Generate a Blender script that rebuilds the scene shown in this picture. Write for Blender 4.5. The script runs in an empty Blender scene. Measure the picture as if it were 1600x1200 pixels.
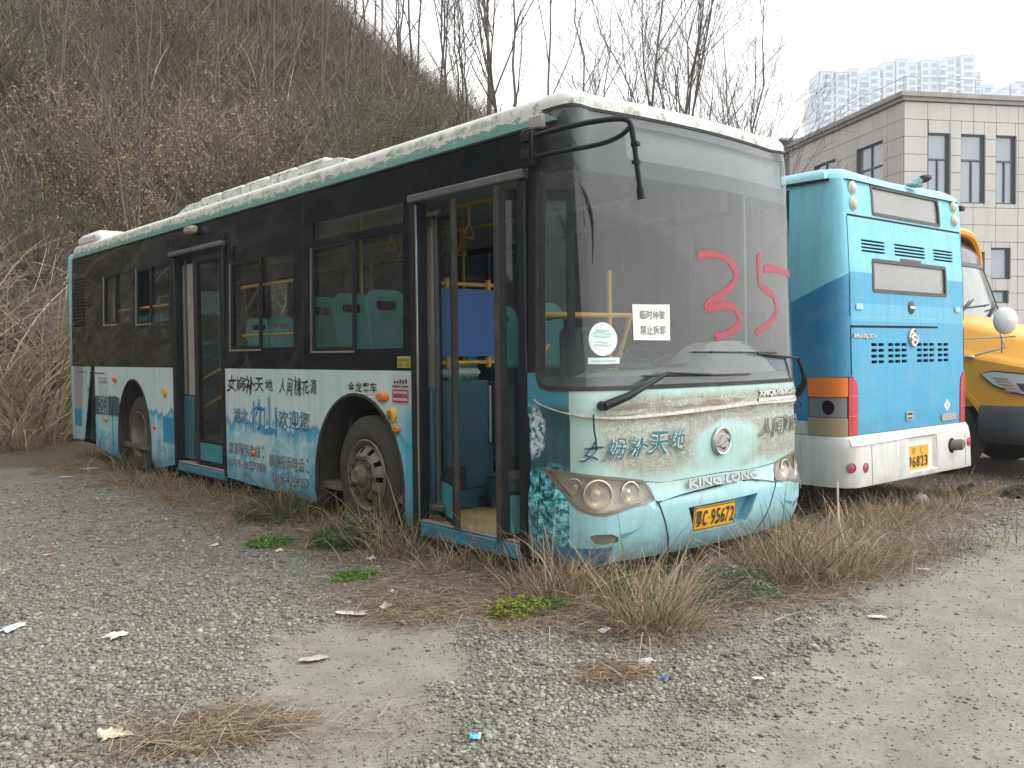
import bpy, math, random, bisect
import numpy as np
from mathutils import Vector, Matrix
from mathutils.geometry import delaunay_2d_cdt
random.seed(7); RNG=np.random.default_rng(11)
SC=bpy.context.scene; COL=SC.collection
PI=math.pi; rad=math.radians

# ------------------------------------------------------------------ camera, sky, sun, exposure
CAM=np.array([-4.057,-4.050,1.490]); YAW,PITCH,ROLL=0.70834,-0.0331,-0.01024; FPX=1446.84
def cam_axes():
    cy,sy=math.cos(YAW),math.sin(YAW); cp,sp=math.cos(PITCH),math.sin(PITCH)
    d=np.array([sy*cp,cy*cp,sp]); r=np.array([cy,-sy,0.]); u=np.cross(r,d)
    cr,sr=math.cos(ROLL),math.sin(ROLL)
    return cr*r+sr*u,-sr*r+cr*u,d
AR,AU,AD=cam_axes()
cam=bpy.data.cameras.new('camera'); co=bpy.data.objects.new('camera',cam); COL.objects.link(co)
co.matrix_world=Matrix(((AR[0],AU[0],-AD[0],CAM[0]),(AR[1],AU[1],-AD[1],CAM[1]),(AR[2],AU[2],-AD[2],CAM[2]),(0,0,0,1)))
cam.sensor_width=36; cam.lens=FPX/1600*36; cam.clip_end=3000; cam.clip_start=.05
SC.camera=co
SUN_EL,SUN_AZ=rad(50),rad(132)     # azimuth measured clockwise from +Y
W=bpy.data.worlds.new('World'); SC.world=W; W.use_nodes=True
wn=W.node_tree.nodes; wl=W.node_tree.links; wn.clear()
sky=wn.new('ShaderNodeTexSky'); sky.sky_type='NISHITA'; sky.sun_disc=False
sky.sun_elevation=SUN_EL; sky.sun_rotation=SUN_AZ; sky.air_density=4.0; sky.dust_density=.8; sky.ozone_density=1.0
hs=wn.new('ShaderNodeHueSaturation'); hs.inputs['Saturation'].default_value=.04; hs.inputs['Value'].default_value=1.0
bg=wn.new('ShaderNodeBackground'); bg.inputs['Strength'].default_value=.15
wo=wn.new('ShaderNodeOutputWorld')
wl.new(sky.outputs[0],hs.inputs['Color']); wl.new(hs.outputs[0],bg.inputs['Color']); wl.new(bg.outputs[0],wo.inputs[0])
sd=bpy.data.lights.new('sun','SUN'); sd.energy=.5; sd.angle=rad(25); sd.color=(1,.985,.96)
so=bpy.data.objects.new('sun',sd); COL.objects.link(so)
sdir=Vector((math.sin(SUN_AZ)*math.cos(SUN_EL),math.cos(SUN_AZ)*math.cos(SUN_EL),math.sin(SUN_EL)))
so.rotation_euler=sdir.to_track_quat('Z','Y').to_euler(); so.location=(0,0,30)
SC.view_settings.view_transform='Standard'; SC.view_settings.look='None'
SC.view_settings.exposure=1.27; SC.view_settings.gamma=1; SC.view_settings.use_curve_mapping=False
try:
    SC.cycles.max_bounces=8; SC.cycles.volume_bounces=3; SC.cycles.transparent_max_bounces=24; SC.cycles.caustics_reflective=False; SC.cycles.caustics_refractive=False
    SC.cycles.use_denoising=True
except Exception: pass

# ------------------------------------------------------------------ materials
MATS={}
class NT:
    def __init__(s,name):
        s.m=bpy.data.materials.new(name); s.m.use_nodes=True; s.t=s.m.node_tree; s.t.nodes.clear()
        s.out=s.t.nodes.new('ShaderNodeOutputMaterial')
    def n(s,typ,props=None,**inp):
        nd=s.t.nodes.new(typ)
        for k,v in (props or {}).items(): setattr(nd,k,v)
        for k,v in inp.items():
            key=int(k[1:]) if k[0]=='i' and k[1:].isdigit() else k.replace('_',' ')
            s.put(nd.inputs[key],v)
        return nd
    def put(s,sock,v):
        if isinstance(v,bpy.types.NodeSocket): s.t.links.new(v,sock)
        elif isinstance(v,bpy.types.Node): s.t.links.new(v.outputs[0],sock)
        else:
            if isinstance(v,tuple) and len(v)==3 and sock.type=='RGBA': v=v+(1,)
            sock.default_value=v
    def pos(s,scale=(1,1,1),rot=(0,0,0)):
        g=s.n('ShaderNodeNewGeometry'); return s.n('ShaderNodeMapping',Scale=scale,Rotation=rot,Vector=g.outputs['Position']).outputs[0]
    def obj(s,scale=(1,1,1)):
        g=s.n('ShaderNodeTexCoord'); return s.n('ShaderNodeMapping',Scale=scale,Vector=g.outputs['Object']).outputs[0]
    def uv(s,scale=(1,1,1)):
        g=s.n('ShaderNodeTexCoord'); return s.n('ShaderNodeMapping',Scale=scale,Vector=g.outputs['UV']).outputs[0]
    def noise(s,vec,scale,detail=4,rough=.55,dist=0,out=0):
        return s.n('ShaderNodeTexNoise',None,Vector=vec,Scale=scale,Detail=detail,Roughness=rough,Distortion=dist).outputs[out]
    def vor(s,vec,scale,feat='F1',out=0,rnd=1.):
        n=s.n('ShaderNodeTexVoronoi',{'feature':feat},Vector=vec,Scale=scale,Randomness=rnd); return n.outputs[out]
    def ramp(s,f,*st,interp='LINEAR'):
        n=s.t.nodes.new('ShaderNodeValToRGB'); n.color_ramp.interpolation=interp
        e=n.color_ramp.elements
        rgba=lambda c:(c,c,c,1) if not isinstance(c,tuple) else c+(1,)
        e[1].position=st[-1][0]; e[1].color=rgba(st[-1][1]); e[0].position=st[0][0]; e[0].color=rgba(st[0][1])
        for p,c in st[1:-1]: x=e.new(p); x.color=rgba(c)
        s.put(n.inputs[0],f); return n.outputs[0]
    def mix(s,f,a,b,mode='MIX'):
        n=s.n('ShaderNodeMix',{'data_type':'RGBA','blend_type':mode}); s.put(n.inputs[0],f); s.put(n.inputs[6],a); s.put(n.inputs[7],b); return n.outputs[2]
    def math(s,op,a,b=0.,clamp=False):
        n=s.n('ShaderNodeMath',{'operation':op,'use_clamp':clamp}); s.put(n.inputs[0],a); s.put(n.inputs[1],b); return n.outputs[0]
    def sep(s,vec): return s.n('ShaderNodeSeparateXYZ',Vector=vec).outputs
    def bump(s,h,strength=.3,dist=.01): return s.n('ShaderNodeBump',Height=h,Strength=strength,Distance=dist).outputs[0]
    def pbsdf(s,color,rough=.5,metal=0.,spec=.5,normal=None,**kw):
        b=s.n('ShaderNodeBsdfPrincipled'); s.put(b.inputs['Base Color'],color); s.put(b.inputs['Roughness'],rough); s.put(b.inputs['Metallic'],metal)
        s.put(b.inputs['Specular IOR Level'],spec)
        if normal is not None: s.put(b.inputs['Normal'],normal)
        for k,v in kw.items(): s.put(b.inputs[k.replace('_',' ')],v)
        return b.outputs[0]
    def fin(s,sh):
        s.put(s.out.inputs[0],sh); return s.m

def simple(name,col,rough=.5,metal=0.,dirt=.25,dcol=(.16,.14,.11),scale=6.,bump=0.,spec=.5):
    """plain coloured surface with grime that varies over it"""
    if name in MATS: return MATS[name]
    t=NT(name); p=t.pos()
    n=t.noise(p,scale,6,.65); n2=t.noise(p,scale*9,3,.6)
    f=t.math('MULTIPLY',t.ramp(n,(.38,0.),(.72,1.)),dirt)
    c=t.mix(f,col,dcol)
    c=t.mix(t.math('MULTIPLY',n2,.25),c,tuple(min(1,a*.6) for a in col))
    r=t.math('ADD',rough,t.math('MULTIPLY',n,.2))
    nm=t.bump(n2,bump,.004) if bump else None
    MATS[name]=t.fin(t.pbsdf(c,r,metal,spec,nm)); return MATS[name]

def streaked(name,base_fn,rough=.4,amount=.5,dcol=(.13,.12,.10)):
    """paint with vertical run-down grime; base_fn(t) -> colour socket"""
    t=NT(name); c=base_fn(t)
    p=t.pos((9,9,.55)); st=t.noise(p,2.2,5,.6)
    p2=t.pos(); blot=t.noise(p2,2.1,5,.6)
    f=t.math('MULTIPLY',t.ramp(st,(.45,0.),(.75,1.)),t.ramp(blot,(.3,.25),(.7,1.)))
    f=t.math('MULTIPLY',f,amount)
    c=t.mix(f,c,dcol)
    z=t.sep(t.pos())[2]
    low=t.ramp(z,(.12,.55),(.55,0.))
    c=t.mix(t.math('MULTIPLY',low,t.ramp(t.noise(p2,9,5,.7),(.35,0.),(.65,1.))),c,(.15,.13,.10))
    r=t.math('ADD',rough,t.math('MULTIPLY',st,.3))
    return t.fin(t.pbsdf(c,r,0,.5))

def front_fresnel(t,ior):
    g=t.n('ShaderNodeNewGeometry'); return t.math('MULTIPLY',t.n('ShaderNodeFresnel',IOR=ior).outputs[0],t.math('SUBTRACT',1.,g.outputs['Backfacing']))
def glass(name,tint=(.55,.6,.6),dust=.12,dcol=(.42,.42,.40),ior=1.5,streak=True,grough=.02,arcs=False):
    t=NT(name)
    fr=front_fresnel(t,ior)
    tr=t.n('ShaderNodeBsdfTransparent',Color=tint).outputs[0]
    gl=t.n('ShaderNodeBsdfGlossy',Color=(.9,.9,.9),Roughness=grough).outputs[0]
    m=t.n('ShaderNodeMixShader'); t.put(m.inputs[0],fr); t.put(m.inputs[1],tr); t.put(m.inputs[2],gl)
    df=t.n('ShaderNodeBsdfDiffuse',Color=dcol).outputs[0]
    n=t.noise(t.pos((7,7,.35)),1.6,5,.6); n2=t.noise(t.pos(),1.1,4,.6); n3=t.noise(t.pos((14,14,1.2)),3.,3,.6)
    f=t.math('MULTIPLY',t.ramp(n,(.25,.45),(.75,1.5)),dust) if streak else dust
    f=t.math('MULTIPLY',f,t.ramp(n2,(.25,.6),(.7,1.25)))
    f=t.math('ADD',f,t.math('MULTIPLY',t.ramp(n3,(.6,0.),(.75,1.)),dust*.25))
    if arcs:                                   # the sweep of the two wipers, dust heaped at its rim and along the sill
        s_,z_,_=t.sep(t.uv()); wob=t.math('MULTIPLY',t.math('SUBTRACT',t.noise(t.uv(),5.,4),.5),.10)
        def dist(a,b): return t.math('ADD',wob,t.math('POWER',t.math('ADD',t.math('POWER',t.math('SUBTRACT',s_,a),2.),t.math('POWER',t.math('SUBTRACT',z_,b),2.)),.5))
        for a,b in ((.46,1.15),(2.60,1.15)):
            dd=t.math('MULTIPLY',dist(a,b),.5)
            f=t.math('MULTIPLY',f,t.ramp(dd,(.20,1.),(.23,.62),(.60,.58),(.635,1.35),(.68,1.)))
        low=t.ramp(t.math('MULTIPLY',z_,.5),(.62,.20),(.70,.06),(.80,0.)); f=t.math('ADD',f,t.math('MULTIPLY',low,t.ramp(t.noise(t.uv(),9.,5,.7),(.3,.3),(.7,1.2))))
    m2=t.n('ShaderNodeMixShader'); t.put(m2.inputs[0],f); t.put(m2.inputs[1],m.outputs[0]); t.put(m2.inputs[2],df)
    # only the outer face tints and carries the dust, the inner face lets light straight through
    g=t.n('ShaderNodeNewGeometry'); m3=t.n('ShaderNodeMixShader'); t.put(m3.inputs[0],g.outputs['Backfacing']); t.put(m3.inputs[1],m2.outputs[0]); t.put(m3.inputs[2],t.n('ShaderNodeBsdfTransparent').outputs[0])
    return t.fin(m3.outputs[0])

# ------------------------------------------------------------------ object helpers
ORG={}
def tag(o,label=None,cat=None,group=None,kind=None):
    if label: o['label']=label
    if cat: o['category']=cat
    if group: o['group']=group
    if kind: o['kind']=kind
    return o
def root(name,loc,label,cat,group=None):
    o=bpy.data.objects.new(name,None); COL.objects.link(o); o.location=loc; o.empty_display_size=.3
    ORG[o.name]=np.array(loc,float); return tag(o,label,cat,group)
def mesh(name,V,F,mat,parent=None,smooth=None,uv=None,midx=None,loc=None,col=None):
    """V in world coordinates; the data is stored relative to the thing's base"""
    V=np.asarray(V,float).reshape(-1,3)
    off=ORG[parent.name] if parent is not None else (np.array(loc,float) if loc is not None else np.zeros(3))
    me=bpy.data.meshes.new(name)
    if isinstance(F,np.ndarray):
        k=F.shape[1]; nf=len(F)
        me.vertices.add(len(V)); me.vertices.foreach_set('co',(V-off).astype(np.float32).ravel())
        me.loops.add(nf*k); me.loops.foreach_set('vertex_index',F.astype(np.int32).ravel())
        me.polygons.add(nf); me.polygons.foreach_set('loop_start',np.arange(0,nf*k,k,dtype=np.int32))
        try: me.polygons.foreach_set('loop_total',np.full(nf,k,dtype=np.int32))
        except Exception: pass
        me.update(calc_edges=True)
    else:
        me.from_pydata((V-off).tolist(),[],[list(f) for f in F]); me.update()
    for m in (mat if isinstance(mat,(list,tuple)) else [mat]): me.materials.append(m)
    if midx is not None: me.polygons.foreach_set('material_index',np.asarray(midx,np.int32))
    if uv is not None:
        l=me.uv_layers.new(name='UVMap'); vi=np.zeros(len(me.loops),np.int32); me.loops.foreach_get('vertex_index',vi)
        l.data.foreach_set('uv',np.asarray(uv,np.float32)[vi].ravel())
    if col is not None:
        a=me.color_attributes.new('Col','FLOAT_COLOR','POINT'); c=np.ones((len(V),4),np.float32); c[:,:3]=col; a.data.foreach_set('color',c.ravel())
    if smooth is not None:
        me.polygons.foreach_set('use_smooth',np.ones(len(me.polygons),bool))
        if smooth<180: me.set_sharp_from_angle(angle=rad(smooth))
    o=bpy.data.objects.new(name,me); COL.objects.link(o)
    if parent is not None: o.parent=parent; ORG[o.name]=off
    else: o.location=off; ORG[o.name]=off
    return o

class MB:
    """collects shapes into one mesh"""
    def __init__(s): s.V=[];s.F=[];s.M=[]
    def add(s,V,F,m=0):
        b=len(s.V); s.V+= [tuple(v) for v in V]; s.F+=[tuple(b+i for i in f) for f in F]; s.M+=[m]*len(F); return s
    def box(s,x0,x1,y0,y1,z0,z1,m=0,bev=0.,rz=0.,piv=None):
        if x1<x0:x0,x1=x1,x0
        if y1<y0:y0,y1=y1,y0
        if z1<z0:z0,z1=z1,z0
        b=min(bev,(x1-x0)*.45,(y1-y0)*.45,(z1-z0)*.45)
        if b<=0:
            V=[(x,y,z) for z in(z0,z1) for y in(y0,y1) for x in(x0,x1)]
            F=[(0,2,3,1),(4,5,7,6),(0,1,5,4),(2,6,7,3),(0,4,6,2),(1,3,7,5)]
        else:
            V=[];F=[]
            c=((x0+x1)/2,(y0+y1)/2,(z0+z1)/2); h=((x1-x0)/2,(y1-y0)/2,(z1-z0)/2)
            idx={}
            for a in range(8):
                sg=[1 if a>>k&1 else -1 for k in range(3)]
                for k in range(3):
                    idx[(a,k)]=len(V)
                    V.append(tuple(c[j]+sg[j]*(h[j]-(0 if j==k else b)) for j in range(3)))
            for k in range(3):
                for sgn in (0,1):
                    q=[a for a in range(8) if (a>>k&1)==sgn]; i,j=[t for t in range(3) if t!=k]
                    o=sorted(q,key=lambda a:math.atan2((a>>j&1)-.5,(a>>i&1)-.5)); f=[idx[(a,k)] for a in o]; F.append(f)
            for k in range(3):
                for a in range(8):
                    if not a>>k&1:
                        bb=a|(1<<k); i,j=[t for t in range(3) if t!=k]
                        F.append([idx[(a,i)],idx[(a,j)],idx[(bb,j)],idx[(bb,i)]])
            for a in range(8): F.append([idx[(a,0)],idx[(a,1)],idx[(a,2)]])
            cc=np.array(c); VV=np.array(V)
            for q,f in enumerate(F):
                p=VV[list(f)]; nn=np.cross(p[1]-p[0],p[2]-p[1])
                if nn.dot(p.mean(0)-cc)<0: F[q]=f[::-1]
        if rz:
            px,py=piv if piv else ((x0+x1)/2,(y0+y1)/2); ca,sa=math.cos(rz),math.sin(rz)
            V=[(px+(x-px)*ca-(y-py)*sa,py+(x-px)*sa+(y-py)*ca,z) for x,y,z in V]
        return s.add(V,F,m)
    def tube(s,P,r,n=8,m=0,cap=True):
        P=[Vector(p) for p in P]; rr=r if isinstance(r,(list,tuple)) else [r]*len(P)
        V=[];F=[]; prev=None
        for i,p in enumerate(P):
            d=(P[min(i+1,len(P)-1)]-P[max(i-1,0)]).normalized()
            if prev is None:
                a=Vector((0,0,1)) if abs(d.z)<.9 else Vector((1,0,0)); u=d.cross(a).normalized()
            else:
                u=(prev-d*prev.dot(d)).normalized()
            prev=u; w=d.cross(u)
            for k in range(n):
                t=2*PI*k/n; V.append(p+(u*math.cos(t)+w*math.sin(t))*rr[i])
        for i in range(len(P)-1):
            for k in range(n):
                a=i*n+k;b=i*n+(k+1)%n; F.append((a,b,b+n,a+n))
        if cap: F.append(tuple(range(n))[::-1]); F.append(tuple((len(P)-1)*n+k for k in range(n)))
        return s.add(V,F,m)
    def lathe(s,prof,c,axis='x',n=32,m=0,sgn=1):
        """prof = [(radius, distance along axis)], rotated about the axis through c"""
        V=[];F=[]
        for r,h in prof:
            for k in range(n):
                t=2*PI*k/n; a,b=r*math.cos(t),r*math.sin(t)
                V.append({'x':(c[0]+sgn*h,c[1]+a,c[2]+b),'y':(c[0]+a,c[1]+sgn*h,c[2]+b),'z':(c[0]+a,c[1]+b,c[2]+sgn*h)}[axis])
        for i in range(len(prof)-1):
            for k in range(n):
                a=i*n+k;b=i*n+(k+1)%n; F.append((a,b,b+n,a+n))
        return s.add(V,F,m)
    def slab(s,pts,d,m=0):
        """polygon (3-D points) given thickness d (vector)"""
        n=len(pts); V=list(pts)+[tuple(np.array(p)+np.array(d)) for p in pts]
        F=[tuple(range(n))[::-1],tuple(range(n,2*n))]+[(i,(i+1)%n,n+(i+1)%n,n+i) for i in range(n)]
        return s.add(V,F,m)
    def each(s,name,mat,parent=None,smooth=40,gap=.012):
        """one object for every separate piece"""
        n=len(s.V); par=list(range(n))
        def fnd(i):
            while par[i]!=i: par[i]=par[par[i]]; i=par[i]
            return i
        for f in s.F:
            for q in f[1:]: par[fnd(q)]=fnd(f[0])
        V=np.array(s.V); isl={}
        for i in range(n): isl.setdefault(fnd(i),[]).append(i)
        G=[[set(v),V[v].min(0)-gap,V[v].max(0)+gap] for v in isl.values()]
        ch=True
        while ch:
            ch=False
            for a in range(len(G)):
                for b in range(a+1,len(G)):
                    if (G[a][1]<=G[b][2]).all() and (G[b][1]<=G[a][2]).all():
                        G[a][0]|=G[b][0]; G[a][1]=np.minimum(G[a][1],G[b][1]); G[a][2]=np.maximum(G[a][2],G[b][2]); G.pop(b); ch=True; break
                if ch: break
        out=[]
        for st,_,_ in G:
            ix=sorted(st); mp={v:i for i,v in enumerate(ix)}; ff=[];mm=[]
            for f,m in zip(s.F,s.M):
                if f[0] in mp: ff.append([mp[q] for q in f]); mm.append(m)
            out.append(mesh(name,[s.V[i] for i in ix],ff,mat,parent,smooth,midx=mm))
        return out
    def build(s,name,mat,parent=None,smooth=40,loc=None):
        return mesh(name,s.V,s.F,mat,parent,smooth,midx=s.M,loc=loc)

def interp(xs,ys,x):
    if x<=xs[0]: return ys[0]
    if x>=xs[-1]: return ys[-1]
    i=bisect.bisect_right(xs,x)-1
    t=(x-xs[i])/(xs[i+1]-xs[i]); return ys[i]+(ys[i+1]-ys[i])*t

class Skin:
    """the outer surface of a bus end: s runs round the plan outline, z up.
       s<0 along the -X side (towards +Y), s>L along the other side"""
    def __init__(k,pts,y0,x0,x1,FZ,FI,SZ,SI,S=None):
        k.p=pts; k.S=[0.]; k.y0=y0;k.x0=x0;k.x1=x1
        for a,b in zip(pts,pts[1:]): k.S.append(k.S[-1]+math.hypot(b[0]-a[0],b[1]-a[1]))
        if S is not None: k.S=S
        k.L=k.S[-1]; k.px=[q[0] for q in pts]; k.py=[q[1] for q in pts]; k.FZ,k.FI,k.SZ,k.SI=FZ,FI,SZ,SI
    def q(k,s):
        if s<=0: return k.x0,k.y0-s
        if s>=k.L: return k.x1,k.y0+(s-k.L)
        return interp(k.S,k.px,s),interp(k.S,k.py,s)
    def plan(k,s):
        x,y=k.q(s); a=k.q(s-.03); b=k.q(s+.03); dx,dy=b[0]-a[0],b[1]-a[1]; l=math.hypot(dx,dy)
        return x,y,dy/l,-dx/l
    def __call__(k,s,z,off=0.):
        x,y,nx,ny=k.plan(s); w=ny*ny
        d=off-(w*interp(k.FZ,k.FI,z)+(1-w)*interp(k.SZ,k.SI,z))
        return (x+nx*d,y+ny*d,z)

def dens(loop,step):
    o=[]
    for a,b in zip(loop,loop[1:]+loop[:1]):
        n=max(1,int(math.ceil(math.hypot(b[0]-a[0],b[1]-a[1])/step)))
        for i in range(n): o.append((a[0]+(b[0]-a[0])*i/n,a[1]+(b[1]-a[1])*i/n))
    return o
def inpoly(px,py,loop):
    L=np.array(loop); x0,y0=L[:,0],L[:,1]; x1,y1=np.roll(x0,-1),np.roll(y0,-1)
    c=np.zeros(len(px),int)
    for a,b,e,f in zip(x0,y0,x1,y1):
        m=((b>py)!=(f>py)); 
        with np.errstate(divide='ignore',invalid='ignore'): c+= (m&(px<(e-a)*(py-b)/((f-b) if f!=b else 1e-12)+a))
    return c%2==1
def rrect(x0,x1,z0,z1,r=.04,n=4):
    if x1<x0:x0,x1=x1,x0
    o=[]
    for cx,cz,a in ((x1-r,z0+r,-90),(x1-r,z1-r,0),(x0+r,z1-r,90),(x0+r,z0+r,180)):
        for i in range(n+1):
            t=rad(a+90*i/n); o.append((cx+r*math.cos(t),cz+r*math.sin(t)))
    return o
def ell(cx,cz,rx,rz,n=20): return [(cx+rx*math.cos(2*PI*i/n),cz+rz*math.sin(2*PI*i/n)) for i in range(n)]
def patch(name,mp,outer,holes,mat,parent,off=0.,thick=.02,step=.08,smooth=35,fn=None):
    """flat outline (s,z) with holes, laid on the surface mp and given thickness; fn(s,z)->extra offset"""
    lo=[dens(list(l),step) for l in [outer]+list(holes)]
    vs=[];es=[]
    for l in lo:
        b=len(vs); vs+=l; es+=[(b+i,b+(i+1)%len(l)) for i in range(len(l))]
    A=np.array(lo[0]); x0,z0=A.min(0); x1,z1=A.max(0)
    gx=np.arange(x0+step*.5,x1,step); gz=np.arange(z0+step*.5,z1,step)
    if len(gx) and len(gz):
        G=np.array([(a,b) for a in gx for b in gz]); B=np.array(vs)
        ok=inpoly(G[:,0],G[:,1],lo[0])
        for h in lo[1:]: ok&=~inpoly(G[:,0],G[:,1],h)
        G=G[ok]
        if len(G):
            d=np.min(((G[:,None,:]-B[None,:,:])**2).sum(2),axis=1); G=G[d>(step*.35)**2]
            vs+= [tuple(g) for g in G]
    r=delaunay_2d_cdt([Vector(v) for v in vs],es,[],0,1e-7)
    P=np.array([(v.x,v.y) for v in r[0]]); F=np.array([f for f in r[2] if len(f)==3])
    c=P[F].mean(1); ok=inpoly(c[:,0],c[:,1],lo[0])
    for h in lo[1:]: ok&=~inpoly(c[:,0],c[:,1],h)
    F=F[ok]
    a=P[F]; ar=(a[:,1,0]-a[:,0,0])*(a[:,2,1]-a[:,0,1])-(a[:,2,0]-a[:,0,0])*(a[:,1,1]-a[:,0,1])
    F[ar<0]=F[ar<0][:,::-1]
    c0=c[len(c)//2]; q0=np.array(mp(c0[0],c0[1],off)); du=np.array(mp(c0[0]+.004,c0[1],off))-q0; dv=np.array(mp(c0[0],c0[1]+.004,off))-q0; dn_=np.array(mp(c0[0],c0[1],off+.004))-q0
    if np.cross(du,dv).dot(dn_)<0: F=F[:,::-1]      # faces always look outwards
    us=np.unique(F); rm={int(u):i for i,u in enumerate(us)}; P=P[us]; F=[tuple(rm[int(i)] for i in f) for f in F]
    ex=(lambda s,z:0.) if fn is None else fn
    V=[mp(s,z,off+ex(s,z)) for s,z in P]; UV=list(P)
    if thick:
        n=len(P); V+=[mp(s,z,off-thick+ex(s,z)) for s,z in P]; UV+=list(P)
        cnt={}
        for f in F:
            for i in range(3):
                e=(f[i],f[(i+1)%3]); cnt[e]=1
        B=[tuple(n+i for i in f[::-1]) for f in F]
        S=[(b,a,n+a,n+b) for (a,b) in cnt if (b,a) not in cnt]
        F=F+B+S
    return mesh(name,V,F,mat,parent,smooth,uv=UV)

TXT={}
def glyphs(s,bold=0.):
    k=(s,bold)
    if k in TXT: return TXT[k]
    c=bpy.data.curves.new('lettering','FONT'); c.body=s; c.offset=bold; c.resolution_u=3; c.fill_mode='FRONT'
    o=bpy.data.objects.new('lettering',c); COL.objects.link(o); bpy.context.view_layer.update()
    m=bpy.data.meshes.new_from_object(o.evaluated_get(bpy.context.evaluated_depsgraph_get()))
    V=np.array([v.co[:2] for v in m.vertices]).reshape(-1,2); F=[tuple(p.vertices) for p in m.polygons]
    COL.objects.unlink(o); bpy.data.objects.remove(o); bpy.data.meshes.remove(m); bpy.data.curves.remove(c)
    TXT[k]=(V,F); return V,F
def text(name,s,mp,x0,x1,z0,z1,mat,parent,off=.004,bold=0.,slant=0.,jit=0.,thick=0.,rise=0.,brush=False,per=False):
    """lettering fitted into the box x0..x1, z0..z1 of the surface mp"""
    V=[];F=[]
    if per or jit or brush:
        chars=[c for c in s]; n=len(chars); w=(x1-x0)/n
        for i,ch in enumerate(chars):
            if ch==' ': continue
            g,f=glyphs(ch,bold); g=g.copy(); mn,mx=g.min(0),g.max(0); g=(g-(mn+mx)/2)/max(mx-mn)
            if jit:
                k=1+random.uniform(-jit,jit)*1.3; a=random.uniform(-jit,jit)*.6
                if brush: g[:,0]+= .07*np.sin(g[:,1]*5+i); g[:,1]+=.05*np.sin(g[:,0]*6+2*i)
                g=np.stack([(g[:,0]*math.cos(a)-g[:,1]*math.sin(a))*k,(g[:,0]*math.sin(a)+g[:,1]*math.cos(a))*k*random.uniform(.9,1.2)],1)
            g[:,0]+=g[:,1]*slant
            g=np.stack([x0+w*(i+.5)+g[:,0]*w*.92*(1 if x1>x0 else 1),(z0+z1)/2+g[:,1]*(z1-z0)+rise*(i/n)+(random.uniform(-jit,jit)*.3*(z1-z0))],1)
            b=len(V); V+=g.tolist(); F+=[tuple(b+q for q in t) for t in f]
    else:
        g,f=glyphs(s,bold); g=g.copy(); mn,mx=g.min(0),g.max(0); g=(g-mn)/(mx-mn); g[:,0]+=(g[:,1]-.5)*slant
        g=np.stack([x0+g[:,0]*(x1-x0),z0+g[:,1]*(z1-z0)+rise*g[:,0]],1); V=g.tolist(); F=list(f)
    n=len(V); P=[mp(a,b,off+thick) for a,b in V]
    if thick:
        P+=[mp(a,b,off-.002) for a,b in V]; cnt=set()
        for f in F:
            for i in range(len(f)): cnt.add((f[i],f[(i+1)%len(f)]))
        F=F+[(b,a,n+a,n+b) for a,b in cnt if (b,a) not in cnt]
    # keep the lettering facing out
    return mesh(name,P,F,mat,parent)

# numpy ribbons / tubes for plants
def vnoise(x,y,seed=0):
    def h(i,j): 
        n=(i*374761393+j*668265263+seed*1442695041)&0x7fffffff; n=((n^(n>>13))*1274126177)&0x7fffffff; return ((n^(n>>16))&0xffff)/65535.
    xi=np.floor(x).astype(np.int64); yi=np.floor(y).astype(np.int64); fx=x-xi; fy=y-yi; fx=fx*fx*(3-2*fx); fy=fy*fy*(3-2*fy)
    return (h(xi,yi)*(1-fx)+h(xi+1,yi)*fx)*(1-fy)+(h(xi,yi+1)*(1-fx)+h(xi+1,yi+1)*fx)*fy
def fbm(x,y,o=4,seed=0):
    x=np.asarray(x,float); y=np.asarray(y,float); r=0;a=.5
    for k in range(o): r=r+a*vnoise(x*2**k+17.3*k,y*2**k-9.1*k,seed+k); a*=.5
    return r/(1-.5**o)
HAZE_D=.0009

# ================================================================== GROUND
def seg_d(x,y,pts):
    """distance to a chain of ground points"""
    best=np.full(np.shape(x),1e9)
    for (a,b),(c,d) in zip(pts,pts[1:]):
        vx,vy=c-a,d-b; L=vx*vx+vy*vy; t=np.clip(((x-a)*vx+(y-b)*vy)/L,0,1)
        best=np.minimum(best,np.hypot(x-a-t*vx,y-b-t*vy))
    return best
def sstep(a,b,v): t=np.clip((v-a)/(b-a),0,1); return t*t*(3-2*t)
EDGE=[(-9,-3.6),(-2.6,-2.3),(-1.55,-1.82),(-.82,-1.54),(-.08,-1.37),(.67,-1.28),(1.47,-1.25),(2.46,-1.15),(3.45,-1.1),(5,-1.25),(8,-1.6),(30,-4)]
def dirt_mask(x,y):
    """1 = bare trodden earth, 0 = gravel"""
    n=fbm(x*1.3,y*1.3,4,3)-.5; n2=fbm(x*6,y*6,3,9)-.5
    ye=np.interp(x,[p[0] for p in EDGE],[p[1] for p in EDGE])
    a=sstep(-.55,.6,(ye-y)+n*1.3+n2*.5)*.95
    # a worn oval in the gravel
    u=(x+1.85)*math.cos(.9)+(y+.32)*math.sin(.9); v=-(x+1.85)*math.sin(.9)+(y+.32)*math.cos(.9)
    b=sstep(1.35,.55,np.hypot(u/.80,v/.50)+n*1.0+n2*.7)*.95
    u=(x+2.2); v=(y+.95); c=sstep(1.1,.5,np.hypot(u/.6,v/.35)+n*.9)*.8
    return np.clip(np.maximum(np.maximum(a,b),c),0,1)
BUSLINE=[(.1,11.4),(.1,6),(.1,.4),(.9,-.15),(2.3,0),(3.3,.3),(5.8,.3)]
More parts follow.
